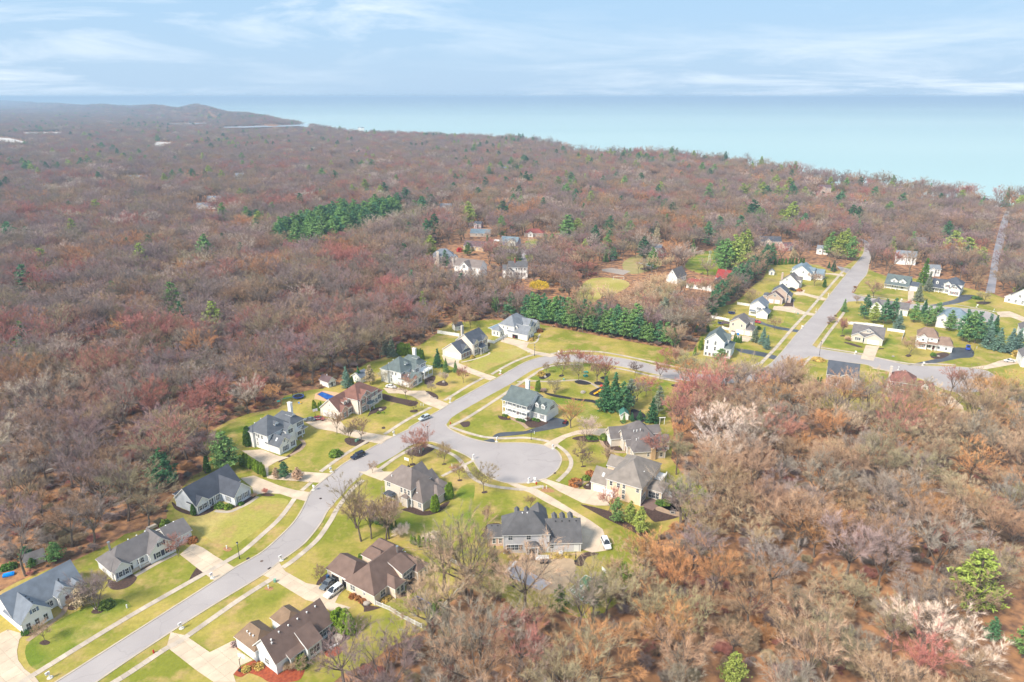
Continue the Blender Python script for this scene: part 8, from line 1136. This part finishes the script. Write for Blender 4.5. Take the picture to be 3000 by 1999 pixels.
boxthing('blue_tarp', 'bright blue covered boat by the weathered shed', 'boat', 'h1', 155, 400, 25, [('hull', [(-1.2, 1.2, -0.6, 0.6, 0, 0.45), (-0.9, 0.9, -0.45, 0.45, 0.45, 0.6)], mat('tarp_blue', (0.0, 0.28, 0.85), 0.4)), ('keel', [(-1.3, 1.3, -0.1, 0.1, 0, 0.2)], blu_p)])
for i in range(6): boxthing('lounge_chair', 'white lounge chair in the row below the back steps', 'lounge chair', 'hc', 1218 + 48 * i, 1212, 2, [('seat', [(-0.28, 0.28, -0.6, 0.5, 0.25, 0.33)], white_m), ('backrest', [(-0.28, 0.28, 0.45, 0.55, 0.33, 1.0)], white_m), ('leg', [(-0.28, -0.2, -0.55, 0.5, 0, 0.25), (0.2, 0.28, -0.55, 0.5, 0, 0.25)], white_m)], 'lounge chairs by the steps')
boxthing('hot_tub', 'long black covered box on the tan patio', 'storage box', 'hc', 1388, 1280, 2, [('case', [(-1.1, 1.1, -0.5, 0.5, 0, 0.7)], blackp), ('lid', [(-1.15, 1.15, -0.55, 0.55, 0.7, 0.8)], mat('lid_grey', (0.06, 0.06, 0.07)))]); boxthing('grill', 'black covered grill beside the back steps', 'grill', 'hc', 975, 1255, 2, [('cabinet', [(-0.8, 0.8, -0.4, 0.4, 0, 0.8)], blackp), ('hood', [(-0.7, 0.7, -0.35, 0.35, 0.8, 1.2)], black_m)]); boxthing('air_conditioner', 'white air conditioner at the garage wing wall', 'air conditioner', 'hc', 1728, 1115, 2, [('case', [(-0.5, 0.5, -0.45, 0.45, 0, 1.0)], uwh), ('fan', [(-0.35, 0.35, -0.3, 0.3, 1.0, 1.05)], mat('ac_grey', (0.3, 0.32, 0.35)))]); boxthing('patio_umbrella', 'closed black umbrella standing by the garage wing', 'umbrella', 'hc', 2040, 1250, 0, [('pole', [(-0.04, 0.04, -0.04, 0.04, 0, 2.9)], black_m), ('canopy', [(-0.13, 0.13, -0.13, 0.13, 1.0, 2.9)], black_m), ('base', [(-0.35, 0.35, -0.35, 0.35, 0, 0.12)], black_m)]); boxthing('fire_bowl', 'round stone fire ring on the fire pit patio', 'fire pit', 'D', 1490, 1318, 0, [('ring', [(-0.7, 0.7, -0.7, -0.5, 0, 0.35), (-0.7, 0.7, 0.5, 0.7, 0, 0.35), (-0.7, -0.5, -0.5, 0.5, 0, 0.35), (0.5, 0.7, -0.5, 0.5, 0, 0.35)], rock_m), ('ash', [(-0.5, 0.5, -0.5, 0.5, 0, 0.05)], black_m)])
# pools and courts
def pool(lb, spec, m_, rim=0.6, rimm=None):
    q = PL(spec); c = sum(q, Vector()) / len(q); t = tag(link('swimming_pool', None, None, (c.x, c.y, 0.07)), lb, 'pool'); inn = [p - c for p in q]; mb = MB(); mb.face([(p.x, p.y, 0.03) for p in (inn if sum(inn[i].x * inn[(i + 1) % 4].y - inn[(i + 1) % 4].x * inn[i].y for i in range(4)) > 0 else inn[::-1])]); mb.build('water', m_, t); mb = MB()
    for i in range(4):
        a, b = inn[i], inn[(i + 1) % 4]; ao, bo = a + a.normalized() * rim, b + b.normalized() * rim; zz = Vector((0, 0, 0.06)); mb.face([a + zz, b + zz, bo + zz, ao + zz]); mb.face([a, b, b + zz, a + zz])
    mb.build('coping', rimm or white_m, t); clear(q)
wat = mat('pool_blue', (0.02, 0.13, 0.45), 0.08, (0.015, 0.07, 0.28), 0.5, spec=0.5); pool('deep blue pool behind the red-brown roofed house', 'h5 0,590 140,510 520,650 300,760', wat, 0.5, tan_mulch)
poly('patio', PL('h5 -60,560 170,470 400,500 800,560 640,700 250,800 -100,720'), 0.055, mat('pool_deck', (0.60, 0.38, 0.22), 0.9), label='tan deck round the deep blue pool'); pool('covered pool with grey-blue sheet beside the pale slate house', 'h8 130,740 550,565 520,640 330,790', mat('pool_cover', (0.22, 0.29, 0.36), 0.5), 0.6); pool('large winter-covered pool on the tan patio', 'I 300,670 560,810 480,870 200,745', mat('winter_cover', (0.42, 0.40, 0.43), 0.7, (0.36, 0.34, 0.37), 0.3), 0.5, tan_mulch)
boxthing('pool_cover_box', 'long white pool cover box at the patio pool end', 'pool cover', 'I', 250, 700, 58, [('box', [(-2.9, 2.9, -0.3, 0.3, 0, 0.45)], white_m), ('lid', [(-2.95, 2.95, -0.33, 0.33, 0.45, 0.5)], white_m)]); pool('long pale blue pool by the white farmhouse', 'm6 -250,640 0,670 95,685 90,745', mat('pool_pale', (0.40, 0.55, 0.60), 0.2), 0.7)
q = PL('I 825,745 975,815 835,965 690,865'); crt = poly('sports_court', q, 0.08, mat('court_green', (0.10, 0.235, 0.125), 0.85, (0.08, 0.19, 0.10), 0.6), label='small green sports court with white lines'); mb = MB()
def line_(a, b, w=0.09):
    d = (b - a).normalized(); n_ = Vector((-d.y, d.x, 0)) * w; z = Vector((0, 0, 0.088)); mb.face([a - n_ + z, b - n_ + z, b + n_ + z, a + n_ + z])
for i in range(4): line_(q[i] * 0.999, q[(i + 1) % 4] * 0.999)
cU, cV = (q[1] - q[0]), (q[3] - q[0]); line_(q[0] + cU * 0.5, q[0] + cU * 0.5 + cV * 0.45); line_(q[0] + cV * 0.45 + cU * 0.5, q[0] + cV * 0.45 + cU); line_(q[0] + cV * 0.75, q[0] + cV * 0.75 + cU); line_(q[0] + cV * 0.45 + cU * 0.3, q[3] + cU * 0.3); line_(q[0] + cV * 0.45 + cU * 0.5, q[3] + cU * 0.75)
for i in range(10): a0, a1 = pi * i / 10, pi * (i + 1) / 10; f_ = lambda a: q[0] + cU * (0.5 + 0.38 * cos(a)) + cV * (0.95 - 0.5 * sin(a)); line_(f_(a0), f_(a1))
mb.build('line', white_m, crt)
# pergola behind the taupe house, arch goals, windmill, utility pole
boxthing('pergola', 'dark pergola with grey canopy on the taupe house deck', 'pergola', 'hb', 390, 1130, 55.8, [('roof', [(-2.2, 2.2, -1.8, 1.8, 2.5, 2.6), (-1.4, 1.4, -1.2, 1.2, 2.6, 2.8)], mat('canopy_slate', (0.07, 0.08, 0.10))), ('post', [(-2.1, -1.95, -1.7, -1.55, 0, 2.5)], black_m), ('post', [(1.95, 2.1, -1.7, -1.55, 0, 2.5)], white_m), ('post', [(-2.1, -1.95, 1.55, 1.7, 0, 2.5)], black_m), ('post', [(1.95, 2.1, 1.55, 1.7, 0, 2.5)], white_m)]); boxthing('pergola', 'brown roofed gazebo behind the tan gabled house', 'gazebo', 'hg', 970, 400, -33, [('roof', [(-2.0, 2.0, -1.6, 1.6, 2.4, 2.55), (-1.2, 1.2, -0.9, 0.9, 2.55, 2.9)], R_purple), ('post', [(-1.9, -1.75, -1.5, -1.35, 0, 2.4)], wood), ('post', [(1.75, 1.9, -1.5, -1.35, 0, 2.4)], wood), ('post', [(-1.9, -1.75, 1.35, 1.5, 0, 2.4)], wood), ('post', [(1.75, 1.9, 1.35, 1.5, 0, 2.4)], wood)])
a = MB(); a.tube((-3.5, 0, 0), (-3.5, 0, 2.4), 0.09, 0.09, 6); a.tube((3.5, 0, 0), (3.5, 0, 2.4), 0.09, 0.09, 6); a.tube((-3.55, 0, 2.4), (3.55, 0, 2.4), 0.09, 0.09, 6); b = MB()
for sg in (-3.5, 3.5): b.tube((sg, 0, 2.4), (sg, 1.4, 0), 0.04, 0.04, 5)
b.tube((-3.5, 1.4, 0.05), (3.5, 1.4, 0.05), 0.04, 0.04, 5); post_thing('soccer_goal', 'white soccer goal on the dry sports field', 'soccer goal', 'L', 1600, 708, [('frame', a, white_m), ('stay', b, white_m)], None, radians(-4))
a = MB()
for sx, sy in ((-1, -1), (1, -1), (1, 1), (-1, 1)): a.tube((sx * 1.0, sy * 1.0, 0), (sx * 0.15, sy * 0.15, 9.0), 0.06, 0.05, 5)
for z in (2, 4, 6): r_ = 1.0 - 0.85 * z / 9; [a.tube((u * r_, v * r_, z), (u2 * r_, v2 * r_, z), 0.04, 0.04, 4) for (u, v), (u2, v2) in zip(((-1, -1), (1, -1), (1, 1), (-1, 1)), ((1, -1), (1, 1), (-1, 1), (-1, -1)))]
t = post_thing('windmill', 'white lattice farm windmill on the green farm lawn', 'windmill', 'm6', 1255, 680, [('tower', a, white_m)])
for i in range(14): an = 2 * pi * i / 14; b = MB(); b.face([(0.3 * cos(an), -0.25, 9.2 + 0.3 * sin(an)), (1.35 * cos(an - 0.13), -0.32, 9.2 + 1.35 * sin(an - 0.13)), (1.35 * cos(an + 0.13), -0.2, 9.2 + 1.35 * sin(an + 0.13))]); b.build('blade', metal_m, t)
b = MB(); b.box(-0.05, 0.05, 0.2, 1.6, 9.15, 9.25); b.box(-0.03, 0.03, 1.4, 2.4, 8.8, 9.6); b.build('tail', white_m, t)
a = MB(); a.tube((0, 0, 0), (0, 0, 9), 0.16, 0.12, 8); b = MB(); b.box(-1.1, 1.1, -0.06, 0.06, 8.2, 8.35); post_thing('utility_pole', 'wooden utility pole at the top of the street', 'utility pole', 'J', 1510, 190, [('pole', a, wood), ('crossarm', b, wood)])
a = MB(); a.box(-1.4, 1.4, -0.5, 0.5, 0.3, 0.9); a.box(-1.2, 1.2, -0.45, 0.45, 0.9, 1.1); b = MB(); b.box(-1.3, 1.3, -0.4, 0.4, 0, 0.3)
for k_, x, y, lb in (('E', 120, 1440, 'torn pale tent among bare trees'), ('X', 375, 1530, 'pale old boat left in the woods')): post_thing('old_boat', lb, 'boat', k_, x, y, [('hull', a, tarp), ('cradle', b, wood)], None, 0.9)
# storm drains and manhole covers
for k_, x, y in (('B', 698, 640), ('B', 1150, 160), ('E', 1410, 1205)):
    q = P(k_, x, y); mb = MB(); mb.lathe([(0.42, 0), (0.42, 0.008), (0.34, 0.012)], 14); tag(mb.build('manhole_cover', mat('iron', (0.16, 0.11, 0.09), 0.8), None, loc=(q.x, q.y, 0.034)), 'round iron manhole cover in the street', 'manhole cover', 'manhole covers')
for k_, x, y in (('B', 592, 622), ('B', 758, 698), ('C', 1635, 1012)):
    q = P(k_, x, y); mb = MB(); mb.box(-0.45, 0.45, -0.28, 0.28, 0, 0.13); mb.box(-0.35, 0.35, -0.18, 0.18, 0.13, 0.14, 1); tag(mb.build('storm_drain', [mat('iron', (0.16, 0.11, 0.09)), black_m], None, loc=(q.x, q.y, 0.034), rz=radians(55)), 'rusty storm drain grate at the kerb', 'storm drain', 'storm drains')
# ================================================================== woodland
g = np.random.default_rng(5)
def vnoise(x, y, s, seed):
    r = np.random.default_rng(seed); tb_ = r.random((64, 64)); x = x / s; y = y / s; xi = np.floor(x).astype(int); yi = np.floor(y).astype(int); fx, fy = x - xi, y - yi; fx = fx * fx * (3 - 2 * fx); fy = fy * fy * (3 - 2 * fy)
    q = lambda i, j: tb_[i % 64, j % 64]; return (q(xi, yi) * (1 - fx) + q(xi + 1, yi) * fx) * (1 - fy) + (q(xi, yi + 1) * (1 - fx) + q(xi + 1, yi + 1) * fx) * fy
def vgap(x, y): return vnoise(x, y, 13, 31)
def band(r0, r1, sp, a0=-41.5, a1=41.5):
    """jittered grid of points in a ring sector"""
    X, Y = np.meshgrid(np.arange(-r1, r1, sp), np.arange(0, r1, sp)); X = X.ravel() + g.uniform(-0.45, 0.45, X.size) * sp; Y = Y.ravel() + g.uniform(-0.45, 0.45, Y.size) * sp
    r = np.hypot(X, Y); a = np.degrees(np.arctan2(X, Y)); k = (r >= r0) & (r < r1) & (a > a0) & (a < a1) & (Y > 75); return X[k], Y[k]
parts_ = [band(60, 420, 8.8), band(420, 900, 9.3), band(900, 2000, 10.5), band(2000, 3600, 15, -41.5, 12), band(3600, 7000, 26, -41.5, -8), band(7000, 15500, 60, -41.5, -20)]
sc_ = [1.2, 1.22, 1.26, 1.5, 2.0, 3.2]
PX = np.concatenate([p[0] for p in parts_]); PY = np.concatenate([p[1] for p in parts_]); PS = np.concatenate([np.full(len(p[0]), s) for p, s in zip(parts_, sc_)])
keep = (np.hypot(PX, PY) < shore_r(np.arctan2(PX, PY)) - 4) & ~((vgap(PX, PY) > 0.84) & (np.hypot(PX, PY) < 330) & (PX > -40))
for c in CLEAR:
    if len(c) < 3: continue
    lo, hi = c.min(0), c.max(0); bb = (PX > lo[0]) & (PX < hi[0]) & (PY > lo[1]) & (PY < hi[1]) & keep
    idx = np.nonzero(bb)[0]
    if len(idx): keep[idx[inside(c, PX[idx], PY[idx])]] = False
# crowns must not reach over the cleared ground in front of them: also test a point set back towards the camera
for c in CLEAR[:14]:
    idx = np.nonzero(keep & (np.hypot(PX, PY) < 700))[0]; keep[idx[inside(c, PX[idx] * 0.994, PY[idx] * 0.994)]] = False
PX, PY, PS = PX[keep], PY[keep], PS[keep]; PZ = terr_z(PX, PY); RR = np.hypot(PX, PY); n = len(PX)
# colour patches: stands of one kind grow together
names = ['grey', 'mauve', 'brown', 'olive', 'red', 'orange', 'pale', 'tan']; TC = np.array([TINT[q] for q in names])
south = (PX > -20) & (RR < 330)
wgt = np.stack([np.full(n, 1.2), np.full(n, 1.1), np.full(n, 0.8) + 1.2 * south, np.full(n, 0.6) + 0.4 * south, 0.14 + 3.0 * np.clip(vnoise(PX, PY, 60, 3) - 0.62, 0, 1) * 3 * (RR > 200), 0.06 + 0.8 * np.clip(vnoise(PX, PY, 40, 4) - 0.65, 0, 1) * 4 + 0.45 * south, 0.06 + 1.4 * np.clip(vnoise(PX, PY, 55, 5) - 0.7, 0, 1) * 4, np.full(n, 0.22) + 0.5 * south], 1)
wgt[south, 1] = 0.35; wgt[RR > 1200, 4:] *= 0.5; cw = np.cumsum(wgt / wgt.sum(1, keepdims=True), 1); ki = (g.random(n)[:, None] > cw).sum(1).clip(0, 7)
tint = TC[ki] * g.uniform(0.85, 1.15, (n, 1)) * g.uniform(0.95, 1.05, (n, 3))
con = g.random(n) < (0.018 + 0.34 * np.clip(vnoise(PX, PY, 80, 9) - 0.70, 0, 1) * 4 * (RR > 520) + 0.05 * ((RR > 480) & (PX > -100))) * (RR > 330); ctint = np.array([TINT['pine'], TINT['pinedark'], TINT['spruce'], TINT['pinelite']])[g.integers(0, 4, n)] * g.uniform(0.85, 1.15, (n, 1))
tint *= np.where(south, 0.84, 0.66)[:, None] * np.where(south[:, None], 1.0, np.array([[1.03, 0.97, 1.0]])); tint[con] = ctint[con]
BN = ['bare0', 'bare1', 'bare2', 'bare3', 'bare4', 'bare5']; CN = ['pine0', 'pine1', 'spruce0']
pid = np.where(con, 6 + g.integers(0, 3, n), g.integers(0, 6, n)); scz = np.minimum(PS, 1.2) * g.uniform(0.62, 0.98, n) * np.where(vnoise(PX, PY, 25, 12) > 0.75, 0.75, 1.0); scz[south] *= 0.95; scl = scz * PS / np.minimum(PS, 1.2) * 1.08; edge = (shore_r(np.arctan2(PX, PY)) - RR < 45) & (RR < 1900); scz[edge] *= 1.3; scz[con] *= 1.4; scl[con] *= 1.4; scl[south] *= 0.95; rot = g.uniform(0, 2 * pi, n); wid = g.uniform(0.85, 1.3, n)
# a few landmark trees
LMK = [('D', 1950, 830, 17, 'pale', 'bare2', 'huge bleached pale-twigged tree rising over the brown woods'), ('D', 2020, 920, 14, 'pale', 'bare0', 'second bleached pale tree beside the huge one'), ('D', 1800, 900, 15, 'pale', 'bare5', 'bleached tree leaning towards the peach house'), ('D', 1880, 1010, 13, 'pale', 'bare4', 'lower bleached tree in front of the huge one'), ('M', 1300, 1400, 14, 'pale', 'bare2', 'white-branched tree low in the brown woods'), ('M', 1650, 1520, 11, 'pale', 'bare4', 'smaller white-branched tree next to the low one'), ('I', 300, 1500, 13, 'red', 'bare2', 'pinkish tree at the foot of the woods'), ('M', 1100, 640, 12, 'orange', 'bare0', 'glowing orange-brown tree in the lower woods'), ('E', 1030, 480, 8, 'orange', 'bare4', 'orange-brown tree beside the play yard'), ('E', 290, 800, 12, 'red', 'bare2', 'rose-coloured tree at the wood edge'), ('E', 480, 470, 15, 'grey', 'bare5', 'thick-trunked grey tree at the wood edge'), ('X', 945, 520, 11, 'orange', 'bare3', 'orange tree among grey crowns')]
for k_, x, y, hh, tn, pr_, lb in LMK:
    q = P(k_, x, y); d = np.hypot(PX - q.x, PY - q.y) < 5; PXk = ~d; PX, PY, PZ, RR, tint, pid, scl, scz, rot, wid, con, ki = [v[PXk] for v in (PX, PY, PZ, RR, tint, pid, scl, scz, rot, wid, con, ki)]
    plant('bare_tree', pr_, q, hh, tn, lb, 'bare tree', 'landmark bare trees', 1.25)
# the 240 nearest bare trees stand as single objects, the rest as one mass
order = np.argsort(RR + 1e6 * con); ind = np.zeros(len(PX), bool); ind[order[:230]] = True
kindlab = {'grey': 'grey', 'mauve': 'mauve-grey', 'brown': 'brown', 'olive': 'olive-grey', 'red': 'reddish', 'orange': 'orange-brown', 'pale': 'pale', 'tan': 'tan'}
NEAR = [(('I', 830, 950), 'below the green sports court'), (('I', 350, 950), 'below the patio pool'), (('H', 1150, 1000), 'beside the great tree at the white fence'), (('I', 1330, 700), 'past the parked white car'), (('I', 1800, 250), 'past the fire pit lawn'), (('I', 1950, 1560), 'round the light green pine'), (('M', 1680, 1010), 'round the bright yellow-green pine'), (('D', 1950, 830), 'round the huge bleached tree'), (('M', 1300, 1400), 'round the low white-branched tree'), (('M', 500, 900), 'deep below the fire pit lawn'), (('M', 1000, 300), 'between the bleached tree and the bright pine'), (('A', 300, 600), 'behind the weathered shed'), (('A', 900, 350), 'behind the long white ranch'), (('E', 220, 1112), 'round the broad dark pine'), (('E', 500, 700), 'above the sloping green yard'), (('H', 900, 1400), 'below the picket fence lawn'), (('K', 800, 1400), 'behind the plum house'), (('J', 500, 1300), 'below the lower road bend'), (('I', 1000, 1400), 'deep below the sports court'), (('X', 200, 1300), 'far behind the weathered shed')]
NRQ = [P(*q[0]) for q in NEAR]
for i in np.nonzero(ind)[0]:
    nm = names[ki[i]]; dd = [(PX[i] - q.x) ** 2 + (PY[i] - q.y) ** 2 for q in NRQ]; side_ = NEAR[int(np.argmin(dd))][1]; sz_ = 'tall ' if scz[i] > 0.9 else 'low ' if scz[i] < 0.72 else ''
    t = thing('bare_tree', '%s%s leafless tree in the woods %s' % (sz_, kindlab[nm], side_), 'bare tree', (PX[i], PY[i], PZ[i]), rot[i], '%s trees in the near woods' % kindlab[nm]); t.scale = (scl[i] * wid[i], scl[i] * wid[i], scz[i]); c = [float(v) for v in tint[i]]; t['tint'] = c
    for pn, me in zip(('trunk', 'crown'), PRO[BN[pid[i]]]): o = link(pn, me, t); o['tint'] = c
def scatter(name, label, cat_, X, Y, Z, rot_, sx, sz, tint_, pid_, pros):
    me = bpy.data.meshes.new(name); me.vertices.add(len(X)); me.vertices.foreach_set('co', np.stack([X, Y, Z], 1).astype(np.float32).ravel())
    for an, ty, dat in (('rot', 'FLOAT', rot_.astype(np.float32)), ('sx', 'FLOAT', sx.astype(np.float32)), ('sz', 'FLOAT', sz.astype(np.float32)), ('pid', 'INT', pid_.astype(np.int32))): me.attributes.new(an, ty, 'POINT').data.foreach_set('value', dat)
    me.attributes.new('tint', 'FLOAT_COLOR', 'POINT').data.foreach_set('color', np.concatenate([tint_, np.ones((len(X), 1))], 1).astype(np.float32).ravel())
    o = link(name, me); tag(o, label, cat_, None, 'stuff'); ng = bpy.data.node_groups.new(name, 'GeometryNodeTree'); ng.interface.new_socket('Geometry', in_out='INPUT', socket_type='NodeSocketGeometry'); ng.interface.new_socket('Geometry', in_out='OUTPUT', socket_type='NodeSocketGeometry')
    nn, lk = ng.nodes, ng.links; gi = nn.new('NodeGroupInput'); go = nn.new('NodeGroupOutput'); m2p = nn.new('GeometryNodeMeshToPoints'); lk.new(gi.outputs[0], m2p.inputs['Mesh']); join = nn.new('GeometryNodeJoinGeometry'); lk.new(join.outputs[0], go.inputs[0])
    def attr(nm, ty='FLOAT'): a = nn.new('GeometryNodeInputNamedAttribute'); a.data_type = ty; a.inputs['Name'].default_value = nm; return a.outputs['Attribute']
    cr = nn.new('ShaderNodeCombineXYZ'); lk.new(attr('rot'), cr.inputs[2]); cs_ = nn.new('ShaderNodeCombineXYZ'); ax = attr('sx'); lk.new(ax, cs_.inputs[0]); lk.new(ax, cs_.inputs[1]); lk.new(attr('sz'), cs_.inputs[2]); pa = attr('pid', 'INT')
    for k, pn in enumerate(pros):
        cmp_ = nn.new('FunctionNodeCompare'); cmp_.data_type = 'INT'; cmp_.operation = 'EQUAL'; lk.new(pa, cmp_.inputs[2]); cmp_.inputs[3].default_value = k
        j2 = nn.new('GeometryNodeJoinGeometry')
        for me_ in PRO[pn]: oi = nn.new('GeometryNodeObjectInfo'); oi.inputs['Object'].default_value = SRC[me_.name]; oi.transform_space = 'ORIGINAL'; lk.new(oi.outputs['Geometry'], j2.inputs[0])
        iop = nn.new('GeometryNodeInstanceOnPoints'); lk.new(m2p.outputs[0], iop.inputs['Points']); lk.new(cmp_.outputs[0], iop.inputs['Selection']); lk.new(j2.outputs[0], iop.inputs['Instance']); lk.new(cr.outputs[0], iop.inputs['Rotation']); lk.new(cs_.outputs[0], iop.inputs['Scale']); lk.new(iop.outputs[0], join.inputs[0])
    md = o.modifiers.new('scatter', 'NODES'); md.node_group = ng; return o
SRC = {}
for o in COL.objects:
    if o.type == 'MESH' and o.data.name not in SRC: SRC[o.data.name] = o
rest = ~ind
wl = scatter('woodland', 'mass of bare woodland with scattered pines reaching to the lake and the hills', 'woodland', PX[rest], PY[rest], PZ[rest] - 0.2, rot[rest], scl[rest] * wid[rest], scz[rest], tint[rest], pid[rest], BN + CN)
print('trees', len(PX), 'single', int(ind.sum()))
# brush and saplings on the forest floor
BX, BY = band(60, 480, 3.1); kb = np.ones(len(BX), bool)
for c in CLEAR:
    if len(c) < 3: continue
    idx = np.nonzero(kb & (BX > c[:, 0].min()) & (BX < c[:, 0].max()) & (BY > c[:, 1].min()) & (BY < c[:, 1].max()))[0]
    if len(idx): kb[idx[inside(c, BX[idx], BY[idx])]] = False
kb &= (g.random(len(BX)) < 0.75 * (0.35 + vnoise(BX, BY, 18, 21))); BX, BY = BX[kb], BY[kb]; nb_ = len(BX); bt = TC[g.choice([2, 2, 4, 5, 7, 0, 1, 3], nb_)] * g.uniform(0.45, 0.85, (nb_, 1)); bs = g.uniform(0.25, 1.0, nb_) ** 1.3
scatter('undergrowth', 'low brown brush and saplings covering the forest floor', 'undergrowth', BX, BY, np.zeros(nb_), g.uniform(0, 6.28, nb_), bs * 1.2, bs, bt, g.integers(0, 2, nb_), ['brush0', 'brush1'])
# ================================================================== haze
hm = bpy.data.materials.new('haze_air'); hm.use_nodes = True; t = hm.node_tree; t.nodes.remove(t.nodes['Principled BSDF']); pv = t.nodes.new('ShaderNodeVolumePrincipled'); pv.inputs['Color'].default_value = (0.52, 0.71, 0.92, 1); pv.inputs['Density'].default_value = 0.00015; pv.inputs['Anisotropy'].default_value = 0.0
t.links.new(pv.outputs[0], t.nodes['Material Output'].inputs['Volume']); mb = MB(); mb.box(-95000, 95000, -300, 115000, -27.5, 125); tag(mb.build('haze', hm), 'thin blue haze over the woods and lake', 'haze', None, 'stuff')
